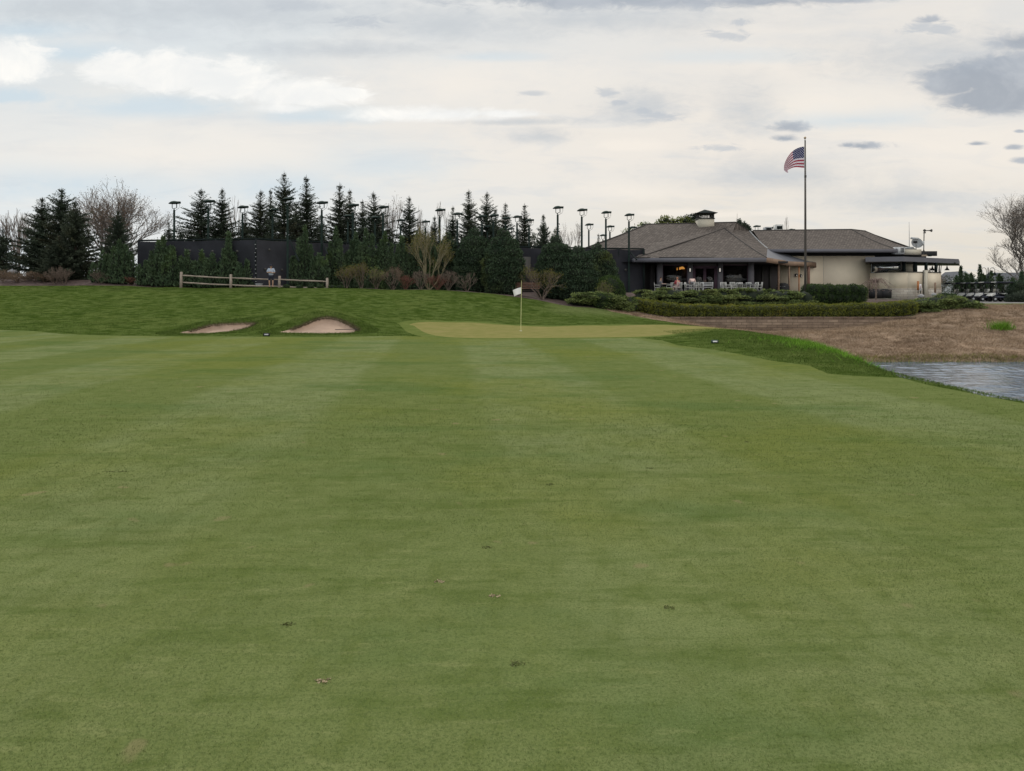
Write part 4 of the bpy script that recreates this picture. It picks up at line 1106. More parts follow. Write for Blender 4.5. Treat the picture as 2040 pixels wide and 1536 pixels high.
    # rooms behind
    g = G(); g.bb(xx(1301), 26.3, 78.6, 78.8, fl, 4.9); g.bb(26.3, 26.4, 77, 78.8, fl, 4.9); g.bb(xx(1503), xx(1503)+.1, YF+.5, 76.4, fl, 4.9); g.bb(xx(1300), xx(1301), YF + .4, 78.8, fl, 4.9); g.bb(xx(1380) - .1, xx(1380), 73, 78.6, fl, 4.9); g.bb(8, 26.4, YF + .4, 78.8, fl + .005, fl + .03)
    W(root, g.build('interior_wall', M['loggia']))
    g = G(); g.bb(MBL[0] + 1, xx(1302), 72.6, 72.9, fl, 4.9); g.bb(xx(1304), xx(1309), YF + 1.0, YF + 1.1, fl, 4.9)
    W(root, g.build('recessed_side_wall', M['loggia']))
    # warm pendant seen through the left window
    for k, (px, rr) in enumerate(((1359, .26), (1354.5, .09), (1349, .05))):
        Yp = 73.5 + k * .5; x = XX(px, Yp); z = ZZ(535 + k, Yp)
        g = G(); g.lathe([(0.02, 0.20), (rr * .6, 0.15), (rr, -0.02), (rr * .96, -0.05), (0.0, -0.06)], (x, Yp, z), 12)
        p_ = W(root, g.build('pendant_lamp', M['glow'], smooth=True))
        g = G(); g.tube([(x, Yp, z + .2), (x, Yp, 4.9)], 0.01, 4); WP(root, p_, g.build('cord', M['black']))
    # recess right of the loggia and the cream wing
    YW = 78.0
    g = G(); g.bb(XX(1503, 76.5), XX(1552, 76.5), 76.5, 76.8, 1.9, 4.9)
    W(root, g.build('recess_wall', M['loggia']))
    g = G()
    for px in (1519, 1534): g.bb(XX(px, 76.4) - .06, XX(px, 76.4) + .06, 76.36, 76.5, 1.9, 4.88)
    W(root, g.build('recess_mullion', M['bronze']))
    xw0, xw1 = XX(1552, YW), XX(1640.5, YW); xw2 = XX(1733, YW)
    g = G(); g.bb(xw0, xw1, YW, YW + .3, 1.2, 5.92); g.bb(xw1 + .04, xw2 + .5, YW, YW + .3, 1.2, 5.92)
    wing = W(root, g.build('wing_wall', M['stucco']))
    g = G(); g.bb(xw1, xw1 + .04, YW + .03, YW + .2, 1.2, 5.92); WP(root, wing, g.build('expansion_joint', M['grey']))
    g = G(); g.bb(xw0, xw2 + 7, YW + .06, YW + .34, 5.925, 6.42)
    W(root, g.build('frieze', M['soffit']))
    A_, B_, C_ = P(1531, 497, 76.5), (XX(1787, 76.5), 76.5, 0), (XX(1848, 82.6), 82.6, 0)
    ze = A_[2]
    B_ = (B_[0], 76.5, ze); C_ = (C_[0], C_[1], ze)
    R0, R1, R2 = P(1500, 459.5, 84), P(1696, 455, 84.0), P(1724, 458, 86.0)
    R1 = (R1[0], R1[1], R0[2] + .12); R2 = (R2[0], R2[1], R0[2] + .12)
    g = G(); roof_sheet(g, (R0, R1), (A_, B_), 0.22); roof_sheet(g, (R1, R2), (B_, C_), 0.22)
    roof_sheet(g, (R2, R2), (C_, (45.6, 96, ze)), 0.0); roof_sheet(g, (R2, R1), ((45.6, 96, ze), (40, 100, ze)), 0); roof_sheet(g, (R1, R0), ((40, 100, ze), (24, 96, ze)), 0.0)
    wr = W(root, g.build('wing_roof', M['shingle']))
    g = G(); hipcap(g, R0, R1, 0); hipcap(g, R1, R2, 0); hipcap(g, R1, B_, 0.22, 0.06); hipcap(g, R2, C_, .22, 0.05)
    WP(root, wr, g.build('ridge_cap', M['ridge']))
    g = G(); g.wallseg((A_[0], A_[1] - .02), (B_[0], B_[1] - .02), 0.1, ze - .30, ze + .03); g.wallseg((B_[0] + .02, B_[1] - .02), C_, 0.1, ze - .30, ze + .03)
    W(root, g.build('wing_fascia', M['fascia']))
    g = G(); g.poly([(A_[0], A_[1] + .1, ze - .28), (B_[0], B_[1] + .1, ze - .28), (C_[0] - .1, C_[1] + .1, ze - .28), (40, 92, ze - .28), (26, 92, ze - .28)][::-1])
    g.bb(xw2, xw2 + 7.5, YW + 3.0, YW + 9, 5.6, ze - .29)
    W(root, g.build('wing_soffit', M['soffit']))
    # canopy posts
    zt = 4.78
    for px, Yp, mk, wd in ((1551.5, 73.6, 'timber_t', .16), (1572.5, 75.4, 'timber_t', .13), (1592, 76.3, 'orange', .09), (1611.5, 77.0, 'timber', .22)):
        x = XX(px, Yp); g = G(); g.bb(x - wd / 2, x + wd / 2, Yp, Yp + wd, 1.6, zt); W(root, g.build('canopy_post', M[mk]))
    for px, py in ((1585.5, 548.5), (1594.8, 550)):
        x, y, z = P(px, py, 77.9); g = G(); g.lathe([(0.02, .2), (.14, .12), (.16, 0), (.10, -.12), (0, -.13)], (x, y - .08, z), 10); 
        ln = W(root, g.build('wall_lantern', M['bronze'], smooth=True))
        g = G(); g.ball((x, y - .2, z), (.07, .05, .06), 1); WP(root, ln, g.build('diffuser', M['sconce']))
    # cupola
    cx, cy = 20.35, 79.5
    g = G(); g.bb(cx - .8, cx + .8, cy - .8, cy + .8, 8.7, 9.84); cu = W(root, g.build('cupola', M['stucco_g']))
    g = G(); g.bb(cx - .86, cx + .86, cy - .86, cy + .86, 9.845, 9.93); g.bb(cx - .83, cx + .83, cy - .83, cy + .83, 10.36, 10.44)
    for ix in np.linspace(-.76, .76, 7):
        for q in (-1, 1):
            g.bb(cx + ix - .035, cx + ix + .035, cy + q * .76 - .035, cy + q * .76 + .035, 9.93, 10.36); g.bb(cx + q * .762 - .033, cx + q * .762 + .033, cy + ix - .034, cy + ix + .034, 9.932, 10.362)
    WP(root, cu, g.build('lantern_frame', M['bronze']))
    g = G(); r = 1.12; ap = (cx, cy, 10.90); cs = [(cx - r, cy - r, 10.45), (cx + r, cy - r, 10.45), (cx + r, cy + r, 10.45), (cx - r, cy + r, 10.45)]
    for i in range(4): g.poly([cs[i], cs[(i + 1) % 4], ap])
    g.poly(cs[::-1]); WP(root, cu, g.build('cupola_roof', M['dkmetal']))
    # annex: curved cream walls on stone, ribbon window, courtyard screen wall under a flat slab roof
    pl = [(XX(1733, 77.5), 77.5), (XX(1770, 75.6), 75.6), (XX(1808, 75.0), 75.0), (XX(1838, 75.4), 75.4)]
    zp = 4.12
    gs, gw, gc_ = G(), G(), G()
    for a, b in zip(pl[:-1], pl[1:]):
        gw.wallseg(a, b, .35, 2.52, zp); gs.wallseg((a[0], a[1] - .06), (b[0], b[1] - .06), .40, 1.2, 2.52); gc_.wallseg((a[0], a[1] - .05), (b[0], b[1] - .05), .44, zp + .002, zp + .08)
    a, b = (XX(1847.5, 75.7), 75.7), (XX(1875, 77.0), 77.0)
    gw.wallseg(a, b, .35, 2.52, zp); gs.wallseg((a[0], a[1] - .06), (b[0], b[1] - .06), .40, 1.2, 2.52); gc_.wallseg((a[0], a[1] - .05), (b[0], b[1] - .05), .44, zp + .002, zp + .08)
    W(root, gw.build('annex_wall', M['stucco'])); W(root, gs.build('stone_base', M['stone'])); W(root, gc_.build('wall_coping', M['bronze']))
    g = G(); g.bb(XX(1838.5, 75.5), XX(1841.2, 75.5), 75.45, 75.7, 1.3, 4.2); W(root, g.build('downpipe', M['black']))
    g = G(); g.bb(XX(1841.4, 75.3), XX(1847.3, 75.3), 75.2, 75.6, 1.3, 4.35); W(root, g.build('grey_pillar', M['stucco_g']))
    # slab roof
    S = [(XX(1724, 74.6), 74.6), (XX(1800, 73.6), 73.6), (XX(1910, 78.5), 78.5), (XX(1912, 84), 84), (XX(1724, 84), 84)]
    g = G(); zt_, zb_ = 5.62, 5.16
    g.poly([(x, y, zt_) for x, y in S]); g.poly([(x, y, zb_) for x, y in S][::-1])
    for i in range(5):
        a, b = S[i], S[(i + 1) % 5]; g.poly([(a[0], a[1], zb_), (b[0], b[1], zb_), (b[0], b[1], zt_), (a[0], a[1], zt_)])
    slab = W(root, g.build('slab_roof', M['fascia']))
    g = G(); g.wallseg((XX(1736, 77.2), 77.2), (XX(1868, 77.2), 77.2), .3, 5.0, 5.155); WP(root, slab, g.build('roof_beam', M['bronze']))
    # ribbon window
    a, b = (XX(1737, 76.9), 76.9), (XX(1797, 75.5), 75.5)
    g = G(); g.wallseg(a, b, .03, zp + .08, 5.12); rw = W(root, g.build('ribbon_window', M['pane_b']))
    g = G(); g.wallseg((a[0], a[1] - .03), (a[0] + .14, a[1] - .03), .1, zp + .08, 5.12); WP(root, rw, g.build('window_jamb', M['bronze']))
    g = G(); g.wallseg((b[0] - .1, b[1] - .03), (b[0], b[1] - .03), .1, zp + .08, 5.12); WP(root, rw, g.build('window_jamb', M['bronze']))
    g = G(); g.wallseg((a[0] + .05, a[1] + .25), (b[0], b[1] + .25), .03, zp + .02, 5.1); W(root, g.build('sky_backing', M['sky_backing']))  # sheet added behind the glass, its pale colour stands in for reflected sky
    for px0, px1, Yc in ((1798.5, 1803.5, 75.4), (1820, 1826.5, 75.5), (1843, 1847, 75.7), (1863, 1866.5, 76.6)):
        g = G(); g.bb(XX(px0, Yc), XX(px1, Yc), Yc - .1, Yc + .15, zp + .08, 5.15); W(root, g.build('steel_post', M['dkmetal']))
    g = G(); g.bb(XX(1804, 76.2), XX(1819, 76.2), 76.2, 76.4, zp, 5.0); W(root, g.build('screen_panel', M['stucco_g']))
    g = G(); x, y, z = P(1900, 523, 78.2); g.lathe([(0.03, .22), (.06, .1), (.24, -.05), (.22, -.06), (0, -.02)], (x, y, z), 10); WP(root, slab, g.build('soffit_lamp', M['bronze'], smooth=True))
    # conduit across the ribbon window
    g = G(); c0 = [P(1793, 520, 74.9), P(1796, 530, 74.9), P(1795, 536, 74.9), P(1790, 538, 74.9), P(1775, 537.5, 75.3)]; g.tube(c0, .06, 6); W(root, g.build('conduit', M['bronze']))
    return root
CLUB = clubhouse()

# roof gear on the annex: things of their own
def on_roof():
    t = thing('roof_air_unit', P(1789, 507, 77), 'light grey louvred air unit on the flat annex roof', 'air unit')
    g = G(); g.box((0, 0, .38), (.95, .8, .72)); g.build('casing', M['lgrey'], t, bevel=.03)
    g = G(); [g.box((.1 + .12 * k, -.41, .42), (.06, .02, .5)) for k in range(3)]; g.build('louvre', M['dkmetal'], t)
    t = thing('roof_vent_box', P(1815, 508, 78), 'stone coloured low vent curb on the annex roof', 'vent')
    g = G(); g.box((0, 0, .28), (1.7, .9, .55)); g.build('curb', M['stucco_g'], t, bevel=.02); g = G(); g.box((-.2, 0, .70), (.7, .6, .26)); g.build('hood', M['grey'], t, bevel=.03)
    t = thing('whip_antenna', P(1811.5, 500, 78), 'tall thin whip antenna on the annex roof', 'antenna')
    g = G(); g.tube([(0, 0, 0), (0, 0, 1.1), (-.02, 0, 3.0)], [.035, .03, .012], 6); g.build('mast', M['grey'], t)
    g = G(); g.tube([(-.25, 0, 0), (0, 0, .55)], .02, 4); g.tube([(.25, 0, 0), (0, 0, .55)], .02, 4); g.build('brace', M['grey'], t)
    t = thing('satellite_dish', P(1825, 499, 78), 'round grey satellite dish facing the fairway on the annex roof', 'satellite dish')
    g = G(); g.tube([(0, 0, -.2), (0, 0, .45)], .04, 6); g.build('post', M['grey'], t)
    g = G(); pr = [(0.0, -.14), (.25, -.12), (.45, -.06), (.56, 0), (.56, .02), (.45, -.03), (0.0, -.10)]; g.lathe(pr, (0.05, -.1, .78), 20, axis=(-.15, -.95, .35)); g.build('dish', M['grey'], t, smooth=True)
    g = G(); g.tube([(0, -.1, .3), (-.35, -.55, .8)], .02, 4); g.box((-.40, -.6, .82), (.34, .16, .22), rx=.2); g.build('receiver', M['black'], t)
    g = G(); g.box((-.32, -.3, 1.22), (.75, .25, .2), ry=.1); g.build('weather_cover', M['lgrey'], t, bevel=.02)
    t = thing('horn_mast', P(1840, 510, 77.5), 'thin mast with a horn siren pointing right on the annex roof', 'siren mast')
    g = G(); g.tube([(0, 0, -.1), (0.05, 0, 2.4)], .045, 6); g.build('mast', M['bronze'], t)
    g = G(); g.tube([(-.25, 0, 0.1), (0, 0, .7)], .02, 4); g.tube([(.3, 0, .1), (.02, 0, .7)], .02, 4); g.build('brace', M['bronze'], t)
    g = G(); g.ball((.1, 0, 2.62), (.17, .13, .16), 1); g.lathe([(.04, 0), (.05, .42), (.07, .5), (.16, .68), (.15, .69), (0, .5)], (.15, 0, 2.62), 10, axis=(1, 0, 0)); g.box((.1, 0, 2.4), (.22, .1, .12)); g.build('horn', M['bronze'], t, smooth=True)
    g = G(); g.box((-.08, -.08, 1.3), (.16, .12, .45)); g.build('control_box', M['lgrey'], t)
    t = thing('flood_light', P(1852, 511, 76.6), 'small dark floodlight box near the right edge of the annex roof', 'light')
    g = G(); g.box((0, 0, .12), (.32, .2, .22)); g.build('housing', M['dkmetal'], t); g = G(); g.box((-.55, 0, .1), (.5, .1, .16)); g.tube([(-.3, 0, .1), (-.1, 0, .1)], .03, 4); g.build('bracket', M['tan'], t)
    for px, wd, ht, lb in ((1529, 0.8, .42, 'dark grey square vent box on the wing roof ridge'), (1550.5, .85, .7, 'pale rooftop air unit on the wing roof ridge')):
        x, y, z = P(px, 460, 85.5); t = thing('rooftop_unit', (x, y, z), lb, 'air unit')
        g = G(); g.box((0, 0, ht / 2 - .2), (wd, .8, ht + .4)); g.build('casing', M['grey' if px == 1529 else 'offwhite'], t, bevel=.03)
        g = G(); g.box((0, -.41, ht / 2), (wd * .7, .02, ht * .5)); g.build('grille', M['dkmetal'], t)
on_roof()

# ------------------------------------------------------------------ retaining wall
def retaining():
    root = thing('retaining_wall', (XX(1575, 55.4), 55.4, -.9), 'long low tan block retaining wall under the front hedge', 'wall')
    x0, x1 = XX(1338, 55.4), XX(1825, 55.4)
    g = G(); g.bb(x0, x1, 55.35, 57.2, -1.4, .10); W(root, g.build('block_face', M['block']))
    g = G(); n = int((x1 - x0) / .6)
    for i in range(n):
        a = x0 + (x1 - x0) * i / n; b = x0 + (x1 - x0) * (i + 1) / n - .012; g.bb(a, b, 55.32, 55.8, .103, .205 + random.uniform(-.006, .006))
    W(root, g.build('cap_stones', M['block']))
retaining()

# ------------------------------------------------------------------ paddle court screen fence
def screen_fence():
    root = thing('screen_fence', (-20, 58, 2.3), 'tall steel fence hung with dark windscreen cloth around the platform courts', 'fence')
    pts_ = [(XX(276, 60), 60.0), (XX(510, 58.2), 58.2), (XX(700, 63.3), 63.3), (XX(1030, 67.3), 67.3), (XX(1180, 69.4), 69.4), (XX(1283, 70.4), 70.4)]
    zt = 6.12
    for i, (a, b) in enumerate(zip(pts_[:-1], pts_[1:])):
        a = np.array(a); b = np.array(b); L = np.linalg.norm(b - a); n = max(1, int(round(L / 3.0)))
        nx, ny = 40, 14                                   # cloth sags and ripples between posts
        v = []
        for r_ in range(ny + 1):
            for c in range(nx * 2 + 1):
                t = c / (nx * 2); p = a + (b - a) * t; z = 2.0 + (zt - .03 - 2.0) * r_ / ny
                ph = t * L
                rip = 0.03 * math.sin(ph * 2.1 + z * 1.3 + i) + 0.05 * math.sin(ph * .9 + z * 2.2) * math.sin(math.pi * ((t * n) % 1)) + 0.02 * math.sin(ph * 5 + z * 3)
                nrm = np.array([b[1] - a[1], -(b[0] - a[0])]) / L
                q = p + nrm * (.09 + rip * (0.6 if r_ in (0, ny) else 1)); zz_ = z + (-.05 * math.sin(math.pi * ((t * n) % 1)) if r_ == ny else 0)
                v.append((q[0], q[1], zz_))
        f = [[r_ * (nx * 2 + 1) + c, r_ * (nx * 2 + 1) + c + 1, (r_ + 1) * (nx * 2 + 1) + c + 1, (r_ + 1) * (nx * 2 + 1) + c] for r_ in range(ny) for c in range(nx * 2)]
        g = G(); g.add(v, f); o = W(root, g.build('windscreen_cloth', M['screen_l' if i == 1 else 'screen'], smooth=True))
        if i == 1: o['label'] = 'paler grey windscreen panel right of the laced corner'
        for k in range(n + 1):
            if k == n and i < 4: continue
            p = a + (b - a) * k / n; g = G(); g.bb(p[0] - .06, p[0] + .06, p[1] - .06, p[1] + .06, 1.9, zt + .04)
            W(root, g.build('fence_post', M['dkmetal']))
        g = G(); g.wallseg(a, b, .12, zt - .02, zt + .11); W(root, g.build('top_rail', M['dkmetal']))
        g = G(); g.wallseg((a[0], a[1] - .02), (b[0], b[1] - .02), .05, 4.0, 4.06); W(root, g.build('mid_rail', M['dkmetal']))
    # white lacing ties at the corner, braces, pale torn marks
    for k in range(11):
        x, y, z = P(508.5 + (k % 2) * 1.2, 487 + k * 8.2, 57.98); g = G(); g.box((x, y, z), (.06, .03, .05), ry=.5); W(root, g.build('lacing_tie', M['lgrey']))
    for px0, py0, px1, py1, Y in ((577, 478, 596, 521, 59.3), (641, 480, 653, 507, 60.9), (1256, 503, 1268, 517, 69.6)):
        g = G(); g.tube([P(px0, py0, Y), P(px1, py1, Y - 1.4)], .07, 6); W(root, g.build('diagonal_brace', M['dkmetal']))
    for px, py, Y in ((538, 498, 58.7), (530, 536.5, 58.5), (563, 538, 59.4), (425, 501, 58.65), (474, 501, 58.2), (380, 500, 58.9), (1246, 538, 69.85)):
        x, y, z = P(px, py, Y - .05)
        g = G(); g.lathe([(.0, 0), (.10, .01), (.11, .02), (.0, .03)], (x, y - .16, z), 8, axis=(0, -1, 0)); W(root, g.build('vent_flap', M['bronze']))
    # frame corner next to the clubhouse
    g = G(); x = XX(1282.5, 70.0); g.bb(x - .08, x + .08, 69.9, 70.1, 2.0, 6.12); g.bb(x - .05, x + .05, 70.1, 75, 6.0, 6.1); W(root, g.build('corner_frame', M['dkmetal']))
    # door panel seen between the arborvitae
    g = G(); g.wallseg((XX(1040, 66.9), 66.9), (XX(1057, 67.2), 67.2), .04, 2.2, 5.25); W(root, g.build('access_panel', M['bronze']))
screen_fence()

# ------------------------------------------------------------------ court lamps
LM = {}
def lamp_mesh():
    g = G(); g.tube([(0, 0, -.3), (0, 0, 6.55)], [.10, .085], 8); LM['pole'] = g.mesh('pole')
    g = G(); g.tube([(0, 0, 6.55), (0, 0, 6.68), (.06, 0, 6.70), (.20, 0, 6.72), (.20, 0, 7.1)], .035, 6); g.tube([(0, 0, 6.60), (-.16, 0, 6.72), (-.16, 0, 7.1)], .030, 6); LM['yoke'] = g.mesh('yoke')
    g = G(); g.lathe([(0.0, .20), (.12, .195), (.24, .16), (.36, .08), (.43, .02), (.43, .0), (.38, -.01), (.0, .04)], (0, 0, 7.08), 16, axis=(-.06, 0, 1)); g.box((.36, 0, 7.16), (.26, .22, .16)); LM['lamp_head'] = g.mesh('lamp_head')
    g = G(); g.tube([(.42, 0, 7.12), (.45, 0, 6.9), (.36, 0, 6.68), (.2, 0, 6.6), (.09, 0, 6.5)], .014, 4); LM['cable'] = g.mesh('cable')
    for k in LM: LM[k].materials.append(M['lampmetal'])
lamp_mesh()
LAMPS = [  # px, ytop, label
 (347, 398, 'court lamp standing alone against the sky, farthest left of all'),
 (415, 395, 'court lamp before the two dark left spruces, head lost in the needles'),
 (483, 407, 'court lamp right of the paired left spruces, third from the left'),
 (543, 412, 'court lamp just left of the tallest spruce'),
 (573, 390, 'court lamp before the tallest spruce, with a diagonal fence brace'),
 (641, 398, 'court lamp right of the second tallest spruce, braced at the fence'),
 (693, 425, 'small far court lamp left of a near lamp, in the middle of the spruces'),
 (703, 403, 'court lamp with dark pole in front of the thin middle spruces'),
 (747, 428, 'small far court lamp seen low in front of a wide spruce'),
 (763, 407, 'court lamp at the right side of the wide spruce by a bare tree'),
 (798, 434, 'small far court lamp left of the pointed middle spruce'),
 (847, 437, 'small far court lamp above the yellow twiggy tree'),
 (876, 413, 'near court lamp above the yellow twiggy tree, on open sky'),
 (911, 421, 'court lamp left of the slender spruce with a bare tip'),
 (960, 426, 'court lamp hidden in front of the double-topped spruce'),
 (983, 424, 'court lamp at the right edge of the double-topped spruce'),
 (971, 447, 'low far court lamp in front of the double-topped spruce'),
 (1007, 430, 'court lamp in front of a small spruce with a long bare tip'),
 (1016, 452, 'lowest far court lamp above the tallest arborvitae gap'),
 (1030, 427, 'court lamp standing left of the thin yellowish spruce tip'),
 (1054, 434, 'court lamp standing right of the thin yellowish spruce tip'),
 (1111, 408, 'near court lamp rising behind the big arborvitae, first of four in open sky'),
 (1159, 413, 'near court lamp on open sky, second of four toward the clubhouse'),
 (1173, 443, 'shorter far court lamp right beside the second open-sky lamp'),
 (1207, 418, 'near court lamp whose pole crosses the left slope of the roof'),
 (1215, 447, 'shorter far court lamp just above the left hip of the roof'),
 (1201, 465, 'tiny far court lamp peeping over the left hip of the roof'),
 (1253, 423, 'near court lamp whose pole crosses the roof, closest to the cupola'),
 (1260, 449, 'far court lamp tucked behind the roof-crossing lamp, above the roof hip'),
 (1507, 447, 'court lamp head above the roof valley right of the main ridge'),
 (1541, 450, 'court lamp head beside the pale rooftop air unit'),
 (1576, 454, 'court lamp head just above the wing roof ridge, left of the flagpole'),
]
first = None
for px, yt, lb in LAMPS:
    Y = 11775 / (592 - yt)
    if px > 1400: Y = Y + 9
    zt_ = ZZ(yt, Y); x = XX(px, Y); z0 = zt_ - 7.38
    root = thing('court_lamp', (x, Y, z0), lb, 'court lamp', 'lamps of the platform courts', random.uniform(-.08, .08) if px < 1400 else 0.1)
    for k in ('pole', 'yoke', 'lamp_head', 'cable'):
        o = bpy.data.objects.new(k, LM[k]); COL.objects.link(o); setparent(o, root)

# ------------------------------------------------------------------ split rail fence
def rail_fence():
    root = thing('rail_fence', (-20, 57.2, 2.35), 'weathered two-rail wooden fence along the crest of the slope', 'fence')
    Y = 57.1
    PT = [(361, 541.5, 571.5), (460, 546.5, 574.5), (556.5, 549.5, 576), (652, 553.5, 578)]
    ps = []
    for px, a, b in PT:
        x = XX(px, Y); z0, z1 = ZZ(b, Y) - .25, ZZ(a, Y); lean = random.uniform(-.03, .03)
        g = G(); g.box((x, Y, (z0 + z1) / 2), (.19, .16, z1 - z0), ry=lean, taper=.88); o = g.build('post', M['wood'], bevel=.015); W(root, o); ps.append((x, z1))
    for (xa, za), (xb, zb) in zip(ps[:-1], ps[1:]):
        for dz in (.27, .80):
            n = 7; pts_ = []; rr = []
            for k in range(n + 1):
                t = k / n; pts_.append((xa + (xb - xa) * t, Y + random.uniform(-.01, .01), za + (zb - za) * t - dz + random.uniform(-.012, .012) - .02 * math.sin(math.pi * t))); rr.append(.062 + random.uniform(-.012, .012))
            rr[0] *= .7; rr[-1] *= .7
            g = G(); g.tube(pts_, rr, 6); W(root, g.build('rail', M['wood']))
rail_fence()
t = thing('utility_box', (XX(516, 57.6), 57.6, Hs(XX(516, 57.6), 57.6)), 'small flat pale grey box on the mulch below the fence rails', 'box')
g = G(); g.box((0, 0, .12), (.46, .3, .24)); g.build('casing', M['grey'], t, bevel=.02); g = G(); g.box((0, 0, .26), (.5, .34, .03)); g.build('lid', M['lgrey'], t)

# ------------------------------------------------------------------ people
def skin_obj(name, verts, edges_, radii, mat, parent, sub=2, root_i=0):
    me = bpy.data.meshes.new(name + '_rig'); me.from_pydata(verts, edges_, []); o = bpy.data.objects.new(name, me); COL.objects.link(o)
    m = o.modifiers.new('skin', 'SKIN'); m.use_smooth_shade = True
    for i, r in enumerate(radii): me.skin_vertices[0].data[i].radius = r if isinstance(r, tuple) else (r, r)
    me.skin_vertices[0].data[root_i].use_root = True
    s = o.modifiers.new('sub', 'SUBSURF'); s.levels = sub; s.render_levels = sub
    dg = bpy.context.evaluated_depsgraph_get(); ev = o.evaluated_get(dg); me2 = bpy.data.meshes.new_from_object(ev)
    o.modifiers.clear(); o.data = me2; bpy.data.meshes.remove(me); me2.materials.clear(); me2.materials.append(mat)
    me2.polygons.foreach_set('use_smooth', [True] * len(me2.polygons))
    setparent(o, parent); return o
def person(loc, rz, label, J, shirt, pants, hair, shoes='blackcloth', long_pants=True, long_sleeve=False, cap=None, glasses=True, group=None, longhair=False):
    """J: joints pelvis, belly, chest, neck, head, sL eL wL, sR eR wR, hipL kneeL ankL, hipR kneeR ankR (metres, facing -Y)"""
    root = thing('person', loc, label, 'person', group, rz)
    names = ['pelvis', 'belly', 'chest', 'neck', 'chin', 'head', 'crown', 'sL', 'eL', 'wL', 'pL', 'sR', 'eR', 'wR', 'pR', 'hL', 'kL', 'aL', 'tL', 'hR', 'kR', 'aR', 'tR']
    J = {k: Vector(v) for k, v in J.items()}
    hd = (J['head'] - J['neck']).normalized()
    J['chin'] = J['neck'] + hd * .08; J['crown'] = J['head'] + hd * .10
    for s in 'LR':
        J['p' + s] = J['w' + s] + (J['w' + s] - J['e' + s]).normalized() * .08
        J['t' + s] = J['a' + s] + Vector((0, -.17, -.05))
    rad = dict(pelvis=(.16, .12), belly=(.155, .115), chest=(.18, .12), neck=.055, chin=(.062, .07), head=(.078, .095), crown=(.06, .07), sL=.062, eL=.045, wL=.03, pL=(.04, .02), sR=.062, eR=.045, wR=.03, pR=(.04, .02),
               hL=.09, kL=.058, aL=.04, tL=.035, hR=.09, kR=.058, aR=.04, tR=.035)
    E_ = [('pelvis', 'belly'), ('belly', 'chest'), ('chest', 'neck'), ('neck', 'chin'), ('chin', 'head'), ('head', 'crown')]
    for s in 'LR': E_ += [('chest', 's' + s), ('s' + s, 'e' + s), ('e' + s, 'w' + s), ('w' + s, 'p' + s), ('pelvis', 'h' + s), ('h' + s, 'k' + s), ('k' + s, 'a' + s), ('a' + s, 't' + s)]
    verts = [tuple(J[n]) for n in names]; ra = [rad[n] for n in names]; ix = {n: i for i, n in enumerate(names)}
    ed = [(ix[a], ix[b]) for a, b in E_]
    # five fingers per hand
    for s in 'LR':
        w_, p_ = J['w' + s], J['p' + s]; d = (p_ - w_).normalized(); side = d.cross(Vector((0, 1, .3))).normalized(); pn = d.cross(side)
        for q, (off, ln) in enumerate(((-.028, .055), (-.01, .065), (.01, .06), (.028, .045))):
            a = p_ + side * off + d * .01; b = a + d * ln * .6 + pn * .008; c = b + d * ln * .4 + pn * .02
            k = len(verts); verts += [tuple(a), tuple(b), tuple(c)]; ra += [.009, .008, .007]; ed += [(ix['p' + s], k), (k, k + 1), (k + 1, k + 2)]
        a = w_ + d * .03 + side * .035; b = a + (d + side).normalized() * .035; k = len(verts); verts += [tuple(a), tuple(b)]; ra += [.010, .009]; ed += [(ix['w' + s], k), (k, k + 1)]
    body = skin_obj('body', verts, ed, ra, M['skin'], root)
    # clothing follows the same joints, a little wider
    def cl(nm, keys, es, grow, mat, over={}):
        vs = [tuple(over.get(k, J[k])) for k in keys]; ii = {k: i for i, k in enumerate(keys)}
        rr = []
        for k in keys:
            r = rad.get(k, .1); r = r if isinstance(r, tuple) else (r, r); g_ = grow.get(k, .018); rr.append((r[0] + g_, r[1] + g_))
        return skin_obj(nm, vs, [(ii[a], ii[b]) for a, b in es], rr, mat, root)
    for s in 'LR': J['m' + s] = J['s' + s].lerp(J['e' + s], .98 if not long_sleeve else 1.0); rad['m' + s] = .048; J['q' + s] = J['h' + s].lerp(J['k' + s], .85); rad['q' + s] = .075; J['z' + s] = J['k' + s].lerp(J['a' + s], .92); rad['z' + s] = .045
    J['hem'] = J['pelvis'] + Vector((0, 0, -.04)); rad['hem'] = (.165, .125)
    keys = ['hem', 'belly', 'chest', 'sL', 'mL', 'sR', 'mR']; es = [('hem', 'belly'), ('belly', 'chest'), ('chest', 'sL'), ('sL', 'mL'), ('chest', 'sR'), ('sR', 'mR')]
    if long_sleeve: 
        keys += ['wL', 'wR']; es += [('mL', 'wL'), ('mR', 'wR')]
    cl('shirt', keys, es, {'hem': .03, 'belly': .035, 'sL': .025, 'sR': .025, 'mL': .028, 'mR': .028, 'wL': .015, 'wR': .015}, M[shirt])
    keys = ['pelvis', 'hL', 'qL', 'hR', 'qR']; es = [('pelvis', 'hL'), ('hL', 'qL'), ('pelvis', 'hR'), ('hR', 'qR')]
    if long_pants: keys += ['kL', 'zL', 'kR', 'zR']; es += [('qL', 'kL'), ('kL', 'zL'), ('qR', 'kR'), ('kR', 'zR')]
    cl('trousers' if long_pants else 'shorts', keys, es, {'qL': .025, 'qR': .025, 'pelvis': .012}, M[pants])
    g = G()
    for s in 'LR':
        a = J['a' + s]; g.ball((a.x, a.y - .06, a.z - .045), (.052, .14, .05), 2)
    g.build('shoes', M[shoes], root, smooth=True)
    # face and hair: frame of the head
    h = J['head']; f = Vector((0, -1, 0)); f = (f - hd * f.dot(hd)).normalized() if abs(f.dot(hd)) < .95 else Vector((0, 0, -1)); sx = f.cross(hd).normalized()
    def hp(a, b, c): return tuple(h + sx * a + f * b + hd * c)
